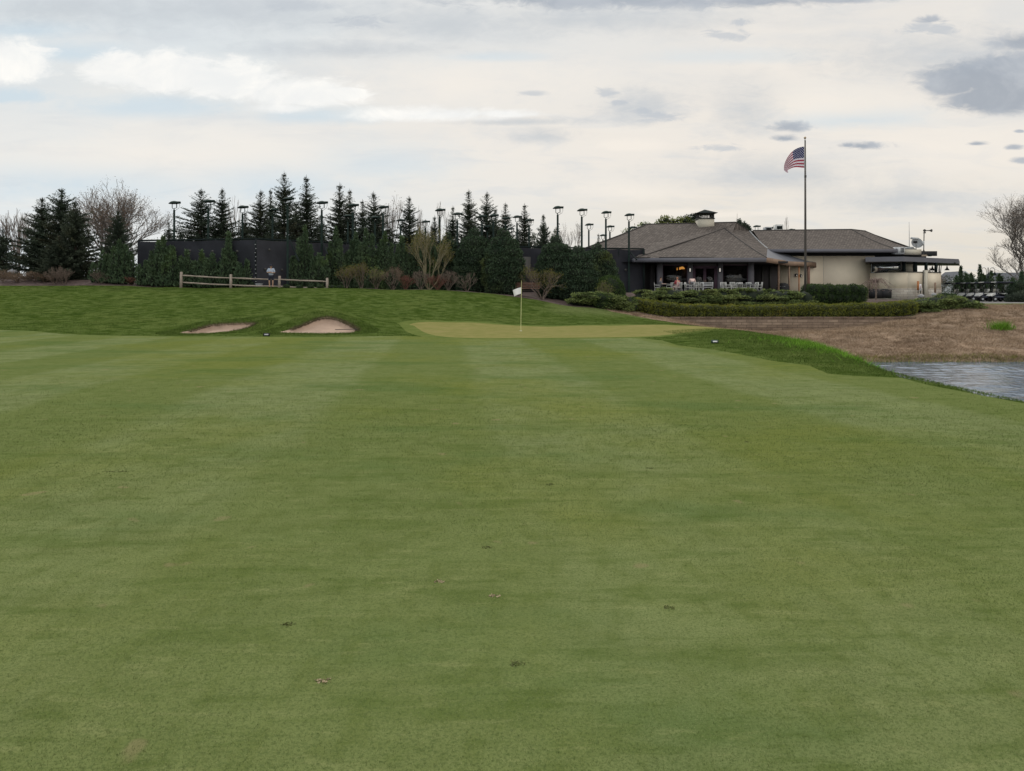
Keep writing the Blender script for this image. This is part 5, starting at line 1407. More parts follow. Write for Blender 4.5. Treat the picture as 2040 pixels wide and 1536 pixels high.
    v, fc = ICO[3]; Mx = np.array([sx[:], f[:], hd[:]])
    g = G(); n = v.copy(); up = (v[:, 2] > -.05) | (v[:, 1] < -.15); n = n * np.array([.093, .108, .115]); 
    keep = [t_ for t_ in fc.tolist() if all((v[i][2] > .28) or (v[i][1] < -.05 and v[i][2] > (-.9 if longhair else -.45)) for i in t_)]
    g.add(n @ Mx + np.array(hp(0, -.008, .035)), keep); g.build('hair', M[hair], root, smooth=True)
    g = G(); g.ball(hp(0, .100, -.005), (.014, .020, .018), 1); [g.ball(hp(q * .083, -.005, 0), (.014, .02, .03), 1) for q in (-1, 1)]; g.ball(hp(0, .088, -.055), (.028, .010, .007), 1); g.build('facial_features', M['skin'], root, smooth=True)
    if glasses:
        g = G(); [g.ball(hp(q * .034, .095, .022), (.027, .010, .017), 1) for q in (-1, 1)]; g.tube([hp(-.085, .02, .026), hp(-.06, .09, .026), hp(.06, .09, .026), hp(.085, .02, .026)], .005, 4); g.build('sunglasses', M['black'], root)
    if cap:
        g = G(); k2 = [t_ for t_ in fc.tolist() if all(v[i][2] > .15 for i in t_)]; g.add((v * np.array([.100, .115, .12])) @ Mx + np.array(hp(0, 0, .04)), k2)
        g.lathe([(0, .012), (.085, .008), (.09, 0), (0, -.004)], hp(0, .10, .062), 12, axis=tuple(hd)); g.build('cap', M[cap], root, smooth=True)
    return root
man = dict(pelvis=(0, 0, .93), belly=(0, -.01, 1.08), chest=(0, 0, 1.30), neck=(0, 0, 1.47), head=(0.0, -.03, 1.62), sL=(.19, 0, 1.40), eL=(.27, -.05, 1.13), wL=(.03, -.21, 1.13), sR=(-.19, 0, 1.40), eR=(-.27, -.05, 1.15), wR=(-.03, -.24, 1.18),
           hL=(.10, 0, .87), kL=(.13, -.02, .48), aL=(.12, .02, .09), hR=(-.10, 0, .87), kR=(-.12, -.03, .48), aR=(-.11, .02, .09))
xp, yp = XX(540, 56.6), 56.6
person((xp, yp, Hs(xp, yp) + .01), R(10), 'person with crossed arms before the rail fence, light blue shirt, dark shorts, cap', man, 'shirt', 'navycloth', 'hair', long_pants=False, cap='navycloth', group=None)
FLR = 2.06
sit = dict(pelvis=(0, 0, .50), belly=(0, .0, .66), chest=(0, .02, .90), neck=(0, .0, 1.07), head=(0, -.03, 1.22), sL=(.19, .02, 1.0), eL=(.23, -.12, .75), wL=(.10, -.36, .76), sR=(-.19, .02, 1.0), eR=(-.23, -.12, .75), wR=(-.12, -.36, .76),
           hL=(.10, -.04, .50), kL=(.12, -.44, .50), aL=(.12, -.42, .09), hR=(-.10, -.04, .50), kR=(-.12, -.44, .50), aR=(-.12, -.42, .09))
YS = 66.3
person((XX(1316, YS), YS, FLR), R(75), 'person in grey shirt and sunglasses seated at the left end of the patio, facing right', sit, 'greycloth', 'blackcloth', 'hair', group='people on the patio')
person((XX(1351, YS), YS + .3, FLR), R(200), 'person with reddish hair seated at the patio table with back to the fairway', dict(sit), 'redcloth', 'pinkcloth', 'hair_l', glasses=False, longhair=True, group='people on the patio')
bend = dict(pelvis=(0, .12, .92), belly=(0, .0, 1.03), chest=(0, -.20, 1.17), neck=(0, -.36, 1.20), head=(0, -.50, 1.17), sL=(.19, -.24, 1.18), eL=(.26, -.30, .92), wL=(.16, -.42, .76), sR=(-.19, -.24, 1.18), eR=(-.26, -.30, .92), wR=(-.16, -.42, .76),
            hL=(.10, .12, .88), kL=(.12, .06, .48), aL=(.11, .10, .09), hR=(-.10, .12, .88), kR=(-.12, .06, .48), aR=(-.11, .10, .09))
person((XX(1381, YS + .5), YS + .8, FLR), R(170), 'person in pale pink top bending over a patio table near the doors', bend, 'pinkcloth', 'greycloth', 'hair', glasses=False, long_sleeve=True, group='people on the patio')

# ------------------------------------------------------------------ patio furniture
def chair_proto():
    t = thing('patio_chair', (0, 0, 0), '', 'chair', 'white chairs on the patio')
    g = G(); g.box((0, 0, .43), (.48, .46, .035)); g.build('seat', M['offwhite'], t, bevel=.01)
    g = G()
    for sx in (-.22, .22): g.box((sx, .245, .66), (.04, .035, .46), rx=-.10)
    g.box((0, .272, .87), (.48, .035, .055), rx=-.1); g.box((0, .262, .77), (.40, .025, .04), rx=-.1); g.box((0, .25, .66), (.40, .025, .04), rx=-.1); g.box((0, .242, .55), (.4, .025, .04), rx=-.1)
    g.build('backrest', M['offwhite'], t)
    for sx in (-1, 1):
        for sy in (-1, 1):
            g = G(); g.tube([(sx * .21, sy * .20, .42), (sx * .235, sy * .235, .0)], .02, 6); g.build('leg', M['offwhite'], t)
        g = G(); g.tube([(sx * .245, -.22, .43), (sx * .25, -.22, .64), (sx * .25, .24, .66)], .02, 6); g.build('armrest', M['offwhite'], t)
    return t
CH = [(1309.5, 66.4, 80, 'white chair at the far left of the patio, under the person in grey'), (1333, 66.0, -100, 'white chair facing the person in grey across their table'), (1343, 67.2, 150, 'white chair beyond the left table, half hidden by the person with reddish hair'),
      (1352, 66.2, 185, 'white chair holding the person with reddish hair'), (1371, 65.8, 60, 'white chair between the red haired and the bending persons'), (1385, 65.6, 190, 'white chair just right of the bending person'), (1394, 66.4, -60, 'white chair in front of the left door leaf'),
      (1443, 65.8, 15, 'white chair in front of the right window, leftmost there'), (1452.5, 65.5, 80, 'white chair seen side on in front of the right window'), (1461, 65.4, 0, 'white chair with its back to the fairway in front of the right window'), (1468, 66.8, 200, 'white chair behind the table at the right window'),
      (1480, 66.0, 30, 'white chair at the right end of the right window'), (1490, 66.6, -30, 'white chair in front of the rightmost grey pier'), (1503, 66.0, -70, 'white chair right of the rightmost grey pier'), (1512, 65.8, -95, 'white chair standing alone at the right end of the patio')]
c0 = chair_proto()
for i, (px, Y, a, lb) in enumerate(CH):
    c = c0 if i == 0 else copy_tree(c0)
    c.location = (XX(px, Y), Y, FLR); c.rotation_euler = (0, 0, R(a)); c['label'] = lb
def table_proto():
    t = thing('patio_table', (0, 0, 0), '', 'table', 'tables on the patio')
    g = G(); g.lathe([(0, .72), (.48, .72), (.50, .735), (.48, .75), (0, .75)], (0, 0, 0), 20); g.build('table_top', M['grey'], t)
    g = G(); g.tube([(0, 0, .72), (0, 0, .05)], .035, 8); g.build('pedestal', M['dkmetal'], t); g = G(); g.box((0, 0, .03), (.6, .08, .05)); g.box((0, 0, .0295), (.08, .6, .049)); g.build('foot', M['dkmetal'], t); return t
TB = [(1325, 66.2, 'round table before the person in grey at the left of the patio'), (1362, 66.6, 'round table between the red haired and the bending persons'), (1474, 66.2, 'round table in front of the right loggia window'), (1497, 66.6, 'round table in front of the rightmost grey pier')]
t0 = table_proto()
for i, (px, Y, lb) in enumerate(TB):
    c = t0 if i == 0 else copy_tree(t0); c.location = (XX(px, Y), Y, FLR); c['label'] = lb
t = thing('garden_bench', (XX(1409, 65.3), 65.3, FLR), 'greenish slatted bench with its back to the fairway in front of the doors', 'bench', None, 0)
g = G(); g.box((0, .0, .43), (.85, .42, .04)); g.build('seat', M['lgrey'], t)
g = G(); [g.box((0, -.23 - .01 * k, .58 + k * .12), (.86, .03, .06)) for k in range(3)]; g.box((-.42, -.23, .65), (.05, .05, .5)); g.box((.42, -.23, .65), (.05, .05, .5)); g.build('backrest', M['bud_g'] if False else M['lgrey'], t)
for sx in (-1, 1):
    for sy in (-1, 1): g = G(); g.box((sx * .39, sy * .19, .205), (.05, .05, .41)); g.build('leg', M['lgrey'], t)
t = thing('folded_napkin', (XX(1364.5, 66.3), 66.3, FLR + .752), 'small white folded napkin standing on a patio table', 'napkin')
g = G(); g.lathe([(.10, 0), (.09, .02), (.03, .09), (0, .1)], (0, 0, 0), 6); g.build('napkin', M['white'], t)
t = thing('covered_grill', (XX(1560, 74.6), 74.6, 1.95), 'black covered grill beside the tan canopy posts', 'covered grill')
g = G(); n_ = [(.55, 0), (.60, .35), (.58, .8), (.45, 1.02), (.2, 1.1), (0, 1.1)]; g.lathe(n_, (0, 0, 0), 14); g.build('cover', M['black'], t, smooth=True); g = G(); g.tube([(-.62, 0, .75), (-.62, -.3, .75), (.0, -.62, .75)], .02, 5); g.build('handle', M['grey'], t)

# ------------------------------------------------------------------ flagpole and flag
xf, yf = XX(1604.5, 61.0), 61.0; zf = Hs(xf, yf); ztop = ZZ(279, 61.0)
t = thing('flagpole', (xf, yf, zf), 'tall bronze flagpole rising from the juniper bed before the clubhouse', 'flagpole')
g = G(); g.tube([(0, 0, -.1), (0, 0, 3.0), (-.03, 0, ztop - zf)], [.105, .095, .045], 10); g.build('pole', M['pole'], t, smooth=True)
g = G(); g.ball((-.03, 0, ztop - zf + .18), (.10, .10, .10), 2); g.tube([(-.03, 0, ztop - zf), (-.03, 0, ztop - zf + .12)], .03, 6); g.build('finial', M['gold'], t, smooth=True)
g = G(); g.tube([(.09, -.02, 1.2), (.06, -.02, ztop - zf - 3), (.02, -.02, ztop - zf - .05)], .008, 4); g.box((.09, -.03, 1.2), (.05, .04, .2)); g.box((-.01, -.02, ztop - zf - 2.95), (.16, .08, .18)); g.build('halyard', M['bronze'], t)
def big_flag():
    o_, u_ = [], []
    nx, ny = 36, 22; x0 = xf - .10; ztp = ZZ(292, 61.0); H_ = 1.72
    for j in range(ny + 1):
        for i in range(nx + 1):
            u, v = i / nx, j / ny               # u along fly, v from the top down
            # the cloth droops away from the halyard: fly end swings down and folds back
            th = u * math.pi / 2 * 1.02
            x = x0 - 1.50 * math.sin(th) * (1 - .14 * v * u) + .03 * math.sin(u * 8 + v * 4) * u
            dt = 1.80 * (1 - math.cos(th)); db = .32 * u ** 3 - .05 * math.sin(u * 5)
            z = ztp - dt * (1 - v) ** .9 - v * (H_ + db)
            y = yf + .16 * math.sin(u * 9 + v * 1.8) * u ** .7 + .35 * u - .25 * u * v
            o_.append((x, y, z)); u_.append((u, 1 - v))
    f = [[j * (nx + 1) + i, (j + 1) * (nx + 1) + i, (j + 1) * (nx + 1) + i + 1, j * (nx + 1) + i + 1] for j in range(ny) for i in range(nx)]
    base = np.array((xf, yf, ztp))
    g = G(); g.add(np.array(o_) - base, f); me = g.mesh('flag'); uvl = me.uv_layers.new(name='UVMap')
    for lp in me.loops: uvl.data[lp.index].uv = u_[lp.vertex_index]
    o = make_obj('flag', me, M['flag'], None, True); o.location = tuple(base)
    tag(o, 'red and white striped flag with starred blue canton drooping from the flagpole', 'flag')
big_flag()

# ------------------------------------------------------------------ pin flag
xs, ys2 = XX(1037.5, 36.2), 36.2; zs = Hs(xs, ys2)
t = thing('pin_flag', (xs, ys2, zs), 'yellowish flagstick with white flag standing in the hole on the green', 'golf flag')
g = G(); g.tube([(0, 0, -.05), (.02, 0, 1.3), (.03, 0, 2.42)], [.013, .014, .009], 6); g.build('flagstick', M['stick'], t)
v, f = [], []; nx, ny = 14, 10
for j in range(ny + 1):
    for i in range(nx + 1):
        u, q = i / nx, j / ny; v.append((.025 - .36 * u - .05 * u * (1 - q) + .02 * q * u, .05 * math.sin(u * 6 + q) * u, 2.10 - q * .30 - .09 * u - .05 * u * u + .0 * q))
f = [[j * (nx + 1) + i, (j + 1) * (nx + 1) + i, (j + 1) * (nx + 1) + i + 1, j * (nx + 1) + i + 1] for j in range(ny) for i in range(nx)]
g = G(); g.add(v, f); g.build('flag', M['flagw'], t, smooth=True)
t = thing('hole_cup', (xs, ys2, zs + .004), 'small cup around the foot of the flagstick', 'cup')
g = G(); g.lathe([(.054, .001), (.060, .003), (.054, -.10), (.0, -.10)], (0, 0, 0), 16); g.build('liner', M['white'], t)

# markers
def marker(px, py, Y, lab, wd, ht, mk, face):
    x = XX(px, Y); z = Hs(x, Y); t = thing('course_marker', (x, Y, z), lab, 'marker', 'small markers on the rough', 0)
    g = G(); g.box((0, 0, ht * .6), (wd, .05, ht), rx=-.25); g.build('board', M[mk], t, bevel=.01)
    g = G(); g.box((0, -.035, ht * .6), (wd * .62, .012, ht * .45), rx=-.25); g.build('label_plate', M[face], t)
    g = G(); [g.tube([(q * wd * .35, .02, -.05), (q * wd * .35, .02, ht * .5)], .012, 5) for q in (-1, 1)]; g.build('stake', M['dkmetal'], t)
marker(531, 670, 31.2, 'small dark low marker board with pale face left of the right bunker', .27, .12, 'black', 'lgrey')
marker(1424, 687, 25.6, 'small green and white marker lying in the rough right of the green', .24, .11, 'board', 'white')
t = thing('bunker_rake', (XX(708, 34.4), 34.4, Hs(XX(708, 34.4), 34.4)), 'dark rake lying at the right end of the right bunker', 'rake', None, R(-170))
g = G(); g.tube([(0, 0, .06), (.9, .1, .05)], .015, 5); g.build('handle', M['black'], t); g = G(); g.box((-.02, 0, .05), (.05, .5, .03), rz=.2); [g.box((-.04, -.2 + q * .1, .02), (.02, .02, .07)) for q in range(5)]; g.build('head', M['black'], t)

# ------------------------------------------------------------------ divots, leaves on the near turf
DIV = [(230, 939, 'dark long divot in the turf at the left'), (575, 1247, 'dark divot near the bottom left of the fairway'), (1095, 968, 'small dark divot right of centre'), (876, 1161, 'sandy pale divot near the centre'), (987, 1190, 'brown edged divot below the sandy one'),
       (1333, 1216, 'small brown divot at the lower right'), (1488, 883, 'thin dark divot on the right part of the fairway'), (645, 1360, 'pale scar with leaves at the bottom'), (1030, 1326, 'dark hole like divot at the bottom centre'), (970, 1093, 'twin dark divots at the centre'), (940, 856, 'thin far dark divot at the middle of the fairway'), (1294, 936, 'tiny dark speck divot right of centre')]
dv = simple('bare_soil', (0.10, 0.115, 0.035), .95, .5, 40); dvs = simple('sandy_divot_mix', (0.32, 0.25, 0.16), .95, .3, 40)
for px, py, lb in DIV:
    Y = EYE * 1500 / (py - 592); x = XX(px, Y); pale = 'pale' in lb or 'sandy' in lb
    big = .13 if 'long' in lb else .035; g = G(); n = 26 if 'long' not in lb else 60
    a = RNG.uniform(0, 6.28, n); rr = np.sqrt(RNG.uniform(0, 1, n)); q = np.column_stack([np.cos(a) * rr * big, np.sin(a) * rr * .022, np.full(n, .001)])
    leaves(g, q, np.column_stack([RNG.normal(size=n), RNG.normal(size=n), np.full(n, .25)]), .014, .008)
    o = g.build('divot', dvs if pale else dv); o.location = (x, Y, Hs(x, Y)); tag(o, lb, 'divot', 'divots in the fairway')

# ================================================================== VEGETATION
# ------------------------------------------------------------------ spruces
SPRUCES = [  # px, ytop, Y, var, width scale, mat, label
 (84, 392, 66, 3, 1.0, 'spruce', 'broad dark spruce at the left of the big left clump'),
 (124, 374, 65, 3, 1.05, 'spruce', 'tallest dark spruce of the big left clump, several bare tips'),
 (150, 398, 62, 3, 1.0, 'spruce_blue', 'brownish green spruce at the right of the big left clump'),
 (118, 468, 60.5, 3, 1.3, 'spruce_blue', 'lower bluish spruce in front of the big left clump'),
 (234, 418, 64, 3, .85, 'spruce', 'dark cone shaped spruce right of the big bare tree'),
 (5, 455, 70, 3, .9, 'spruce', 'spruce cut by the left edge of the photo'),
 (336, 440, 66, 2, 1.0, 'spruce', 'small spruce just left of the lone left court lamp'),
 (398, 374, 78, 1, 1.35, 'spruce', 'left one of the two dark spruces behind the fence at the left'),
 (441, 372, 79, 1, 1.1, 'spruce', 'right one of the two dark spruces behind the fence at the left'),
 (488, 420, 84, 2, 1.2, 'spruce', 'short spruce behind the third court lamp'),
 (517, 376, 80, 1, 1.05, 'spruce_blue', 'green spruce with a double tip left of the tallest spruce'),
 (541, 374, 82, 2, .9, 'spruce', 'thin open tipped spruce leaning on the tallest spruce'),
 (566, 340, 76, 0, 1.0, 'spruce', 'tallest spruce of the row behind the courts'),
 (590, 400, 84, 1, 1.1, 'spruce', 'shadowed spruce between the two tallest'),
 (613, 348, 78, 2, 1.25, 'spruce', 'second tallest spruce, long bare leader, right of the tallest'),
 (640, 425, 86, 1, 1.2, 'spruce', 'lower spruce right of the second tallest'),
 (674, 363, 82, 2, 1.3, 'spruce_blue', 'open branched spruce in the middle of the row'),
 (695, 374, 84, 2, 1.1, 'spruce_blue', 'narrow spruce close right of the open branched one'),
 (722, 396, 84, 2, 1.1, 'spruce', 'slim shorter spruce between two court lamps'),
 (747, 380, 80, 1, 1.1, 'spruce', 'full spruce with bristling top left of the bare trees'),
 (778, 455, 84, 1, 1.3, 'spruce', 'low dark spruce beneath the roundish bare tree'),
 (815, 389, 81, 1, 1.05, 'spruce', 'pointed conical spruce standing free in the middle'),
 (864, 428, 88, 2, 1.0, 'spruce', 'small slender spruce left of a near court lamp'),
 (901, 408, 86, 2, 1.0, 'spruce', 'ragged spruce left of the slender bare tipped one'),
 (934, 376, 84, 2, 1.15, 'spruce_blue', 'slender spruce with a long bare ringed tip'),
 (968, 380, 82, 1, .95, 'spruce', 'double topped spruce right of the slender one'),
 (985, 412, 86, 2, 1.1, 'spruce', 'right shoulder spruce of the double topped one'),
 (1007, 402, 88, 2, 1.1, 'spruce', 'small spruce with a long thin leader'),
 (1044, 404, 88, 2, 1.05, 'spruce_blue', 'thin yellowish tipped spruce between two court lamps'),
 (1083, 426, 84, 3, .62, 'spruce', 'dense rounded spruce at the right end of the row'),
 (1192, 464, 100, 2, .9, 'spruce', 'little far spruce tip by the left hip of the roof'),
]
for px, yt, Y, var, ws, mk, lb in SPRUCES: spruce(px, yt, Y, lb, var, ws, mk)

# far wood behind, reads as one mass low on the horizon
def far_wood():
    g = G(); rng = np.random.default_rng(5)
    for x0, x1, Y, z in ((-41, -16, 92, 8.6), (-16, 6, 96, 7.4), (48, 95, 112, 2.2)):
        n = 42000 if x0 < 40 else 12000; X = rng.uniform(x0, x1, n); t_ = rng.uniform(0, 1, n)
        top = 2 + z * (0.52 + .34 * np.abs(np.sin(X * .85)) ** .7 + .14 * np.sin(X * 2.3 + 1)); t_ = t_ ** 1.25; Yn = Y + rng.normal(size=n) * 2
        leaves(g, np.column_stack([X, Yn, 1 + t_ * top]), rng.normal(size=(n, 3)) + np.array([0, 0, .6]), .30, .12, rng)
    tag(g.build('far_wood', M['spruce_blue']), 'dark band of distant evergreens behind the courts', 'wood', kind='stuff')
far_wood()

# ------------------------------------------------------------------ bare trees
bt = 'bare trees behind the courts'
bare_tree(30, 0, 412, 36, 72, 'thin grey bare tree at the left edge', 'twig_g', None, 3, 3, 5, group=bt, splay=.42, rad=.11)
bare_tree(52, 0, 425, 26, 78, 'thin bare tree between the left edge tree and the big clump', 'twig_g', None, 23, 2, 5, group=bt, splay=.42, rad=.10)
bare_tree(228, 0, 356, 80, 76, 'large round bare tree with brown buds left of the lone lamp', 'bark', 'bud_b', 12, 4, 6, group=bt, budn=2, budL=.12, splay=.5, rad=.15, vase=.35, lat=.6)
bare_tree(468, 0, 384, 26, 92, 'pale bare tree between the paired spruces and third lamp', 'twig', None, 5, 2, 5, group=bt, rad=.09, splay=.42)
bare_tree(776, 0, 388, 38, 88, 'roundish bare tree with brown buds right of the wide spruce', 'twig_g', 'bud_b', 6, 2, 6, group=bt, budn=1, budL=.13, rad=.11, splay=.45)
bare_tree(846, 0, 408, 28, 98, 'pale far bare tree behind the yellow twiggy tree', 'twig_g', None, 8, 3, 5, group=bt, rad=.09, splay=.42)
bare_tree(887, 0, 402, 24, 96, 'pale far bare tree right of a near court lamp', 'twig_g', None, 9, 2, 5, group=bt, rad=.09, splay=.42)
bare_tree(1130, 0, 442, 30, 90, 'bare tree with arching branches behind the big arborvitae', 'twig_g', 'bud_b', 10, 2, 6, group=bt, budL=.08, rad=.10, splay=.6)
bare_tree(2054, 0, 372, 82, 82, 'large bare spreading tree leaning in from the right edge', 'bark', 'bud_b', 45, 3, 7, budn=1, budL=.09, splay=.5, rad=.16, trunkf=.22, vase=.6, lat=.5)
bare_tree(1563, 0, 428, 8, 112, 'single bare treetop above the wing roof ridge', 'twig_g', None, 15, 1, 4, rad=.06, group='bare treetops above the clubhouse roof', splay=.35)
bare_tree(1468, 0, 424, 7, 112, 'bare treetop above the right end of the main ridge', 'twig_g', None, 16, 1, 4, rad=.06, group='bare treetops above the clubhouse roof', splay=.35)
bare_tree(1855, 0, 530, 22, 100, 'bare tree seen through the open annex screen', 'twig', 'bud_b', 17, 2, 5, rad=.08)

# leafy trees behind the ridge, round the cupola
def puff(px, py, rx, ry, n, rng):
    return [(XX(px + rng.uniform(-rx, rx), 96) - XX(px, 96), rng.uniform(-1, 1), ZZ(py + rng.uniform(-ry, ry), 96), rng.uniform(.35, .8), rng.uniform(.4, .8), rng.uniform(.22, .5)) for _ in range(n)]
rg = random.Random(4)
for px, yt, wpx, lb, mk, nn in ((1345, 432, 30, 'spring green treetop left of the cupola behind the ridge', 'bud_g', 17), (1300, 440, 32, 'yellow green treetop above the left hip of the roof', 'creep', 17), (1378, 424, 9, 'small dark pine top touching the cupola', 'spruce', 9), (1362, 433, 9, 'dark pine top second left of the cupola', 'spruce', 6), (1265, 452, 12, 'low leafy treetop behind the roof crossing lamp', 'creep', 8)):
    x = XX(px, 96); bl = [(b[0], b[1], b[2] - 2, *b[3:]) for b in puff(px, yt + 12, wpx, 7, nn, rg)]
    bl += [(rg.uniform(-1, 1) * wpx / 25, 0, ZZ(yt + 24, 96) - 2 - rg.uniform(0, 1), .9, .9, .7) for _ in range(5)]
    r_ = blob_fast('leafy_tree', lb, 'tree', bl, mk, .22, .12, 30, (x, 96, 2), None, coref=.55, jit=.2)
    g = G(); g.tube([(0, 0, -.2), (0, 0, ZZ(yt + 8, 96) - 2)], [.2, .05], 6); g.build('trunk', M['bark_d'], r_)
for px, yt in ((1473, 438), (1483, 443), (1491, 449)):
    x = XX(px, 96); z = ZZ(yt, 96)
    blob_fast('leafy_tree', {1473: 'dark treetop on the right roof hip, highest of three', 1483: 'dark treetop on the right roof hip, middle of three', 1491: 'dark treetop on the right roof hip, lowest of three'}[px], 'tree', [(0, 0, z - 2 - .5, .35, .4, .6), (.1, 0, z - 3.2, .5, .5, .9), (0, 0, z - 5, .6, .6, 1.4)], 'spruce', .2, .1, 50, (x, 96, 2), 'dark treetops on the right roof hip')

# ------------------------------------------------------------------ upright junipers and their kin before the screen
L3 = [(-.7, .62), (-.3, .85), (0, 1), (.4, .8), (.75, .6)]
JUN = [  # px, ytop, hw, Y, label, leaders
 (205, 500, 22, 59.0, 'upright juniper at the foot of the dark cone spruce, left', [(-.8, .6), (-.2, 1), (.4, .85), (.9, .6)]),
 (240, 478, 30, 58.8, 'tall feathery juniper at the foot of the dark cone spruce', [(-.9, .65), (-.4, .85), (0, 1), (.4, .9), (.8, .7)]),
 (290, 520, 20, 58.6, 'low juniper left of the small left spruce', [(-.6, .8), (0, 1), (.7, .7)]),
 (322, 470, 26, 58.6, 'broad juniper below the lone court lamp', [(-.8, .7), (-.3, .9), (.1, 1), (.6, .8)]),
 (346, 492, 24, 58.2, 'feathery juniper at the left end of the rail fence', [(-.7, .8), (0, 1), (.5, .75), (.9, .6)]),
 (373, 500, 18, 58.4, 'juniper spire behind the first fence panel, left of centre', [(-.5, .8), (0, 1), (.6, .7)]),
 (401, 500, 18, 58.2, 'juniper behind the middle of the first rail panel', [(-.6, .7), (0, 1), (.6, .8)]),
 (424, 506, 18, 58.4, 'small juniper left of the spire juniper', [(-.6, .8), (.1, 1), (.6, .65)]),
 (457, 462, 24, 58.2, 'tall juniper spire behind the second fence post', [(-.8, .45), (-.35, .7), (0, 1), (.35, .62), (.9, .42)]),
 (484, 520, 14, 58.0, 'short juniper next to the laced fence corner', [(-.6, .7), (.5, 1)]),
 (606, 450, 26, 59.3, 'tall pointed juniper right of the diagonal brace', [(-.8, .5), (-.3, .8), (.1, 1), (.5, .7), (.9, .5)]),
 (636, 505, 20, 58.6, 'lower juniper between the two tall pointed ones', [(-.7, .8), (0, 1), (.6, .8)]),
 (668, 452, 28, 60.2, 'second tall pointed juniper, above the right end of the rail fence', [(-.9, .5), (-.4, .75), (0, 1), (.4, .8), (.85, .6)]),
 (708, 462, 26, 60.5, 'juniper above the left vase shrubs', L3),
 (735, 455, 26, 60.8, 'tall juniper in the dense green row', [(-.8, .8), (-.2, 1), (.3, .9), (.8, .75)]),
 (768, 462, 26, 61.0, 'juniper left of the yellow twiggy tree in the dense green row', L3),
 (800, 470, 24, 61.2, 'juniper directly left of the yellow twiggy tree', L3),
 (830, 465, 26, 61.6, 'dark juniper behind the yellow twiggy tree, left', L3),
 (862, 470, 24, 61.8, 'dark juniper behind the yellow twiggy tree, right', L3),
]
for i, (px, yt, hw, Y, lb, ld) in enumerate(JUN): upright_juniper(px, yt, hw, Y, lb, ld, 20 + i)

# ------------------------------------------------------------------ arborvitae
thuja(892, 470, 575, 27, 62.2, 'dark narrow arborvitae right of the yellow twiggy tree')
thuja(945, 461, 578, 40, 60.5, 'large rounded arborvitae left of the tallest pair')
thuja(1003, 462, 582, 43, 59.0, 'tall conical arborvitae left of the fence panel gap')
thuja(1108, 475, 588, 42, 60.0, 'large arborvitae right of the fence panel gap')
thuja(1152, 494, 590, 44, 59.3, 'middle arborvitae stepping down right of the gap')
thuja(1190, 490, 592, 40, 62.5, 'rear arborvitae at the right end against the dark screen')
x = XX(1214, 58.6); z0 = Hs(x, 58.6); hh = ZZ(548, 58.6) - z0
blob_fast('rounded_shrub', 'rounded brownish green shrub at the right end of the arborvitae', 'evergreen shrub', [(0, 0, hh * .45, 1.15, 1.0, hh * .52), (-.4, .1, hh * .5, .9, .8, hh * .42), (.45, .1, hh * .38, .8, .8, hh * .4)], 'yew', .10, .05, 330, (x, 58.6, z0), None, 'core', False, .4, .04)

# ------------------------------------------------------------------ hedges and spreading junipers
spreading('spreading_juniper', 'light green tiered juniper left of the patio, on the grass edge', 1142, 1262, 578, 56.2, 2.0, 'juniper', n=46, tops=[(1142, 582), (1160, 576), (1215, 580), (1262, 592)])
spreading('spreading_juniper', 'long light green juniper bank below the patio chairs', 1272, 1612, 572, 60.3, 2.4, 'juniper', n=46, tops=[(1272, 575), (1330, 571), (1450, 572), (1520, 572), (1612, 576)], seed=5)
spreading('spreading_juniper', 'big dark green spreading juniper at the right end of the hedge', 1812, 1936, 586, 58.6, 2.8, 'juniper', n=52, tops=[(1812, 598), (1840, 592), (1880, 585), (1915, 588), (1936, 598)], seed=9)
hedge_line('clipped_hedge', 'dark clipped yew hedge right of the flagpole', [(XX(1606, 61.2), 61.2), (XX(1716, 61.6), 61.6)], 1.7, ZZ(571, 61.2) - Hs(XX(1660, 61.2), 61.2) + .05, 'yew', 'core', .10, .05, 300)
hedge_line('clipped_hedge', 'long low boxwood hedge with yellowish top above the block wall', [(XX(1262, 57.4), 57.4), (XX(1400, 57.4), 57.4), (XX(1600, 57.5), 57.5), (XX(1818, 57.6), 57.6)], 1.3, 1.0, 'box', 'core_y', .085, .045, 300)
hedge_line('clipped_hedge', 'darker hedge sloping down between tiered juniper and boxwood', [(XX(1186, 55.4), 55.6), (XX(1222, 56.0), 56.1), (XX(1262, 56.8), 56.8)], 1.1, 1.0, 'yew', 'core', .09, .05, 260)

# ------------------------------------------------------------------ deciduous shrubs before the fence
sh = 'bare vase shaped shrubs along the crest'
bare_tree(690, 0, 530, 20, 57.8, 'vase shaped shrub with yellow buds nearest the rail fence', 'twig', 'bud_y', 31, 7, 4, 'vase_shrub', 'shrub', sh, .55, .022, 3, budL=.07, lat=.1, splay=.45)
bare_tree(720, 0, 522, 18, 57.6, 'second vase shaped shrub from the rail fence, tallest yellow top', 'twig', 'bud_y', 32, 7, 4, 'vase_shrub', 'shrub', sh, .55, .022, 3, budL=.07, lat=.1, splay=.45)
bare_tree(750, 0, 534, 20, 57.5, 'third vase shaped shrub from the rail fence', 'twig', 'bud_g', 33, 7, 4, 'vase_shrub', 'shrub', sh, .6, .022, 2, budL=.07, lat=.1, splay=.45)
bare_tree(783, 0, 530, 22, 57.5, 'fourth vase shaped shrub from the rail fence, brownish buds', 'twig', 'bud_b', 34, 7, 4, 'vase_shrub', 'shrub', sh, .6, .022, 2, budL=.07, lat=.1, splay=.45)
bare_tree(808, 0, 545, 18, 57.4, 'reddish twiggy shrub left of the yellow twiggy tree', 'twig_r', None, 35, 10, 4, 'twiggy_shrub', 'shrub', sh, .7, .016, lat=.15)
bare_tree(838, 0, 536, 20, 57.2, 'grey twiggy shrub at the left foot of the yellow twiggy tree', 'twig', None, 36, 9, 4, 'twiggy_shrub', 'shrub', sh, .65, .018, lat=.15)
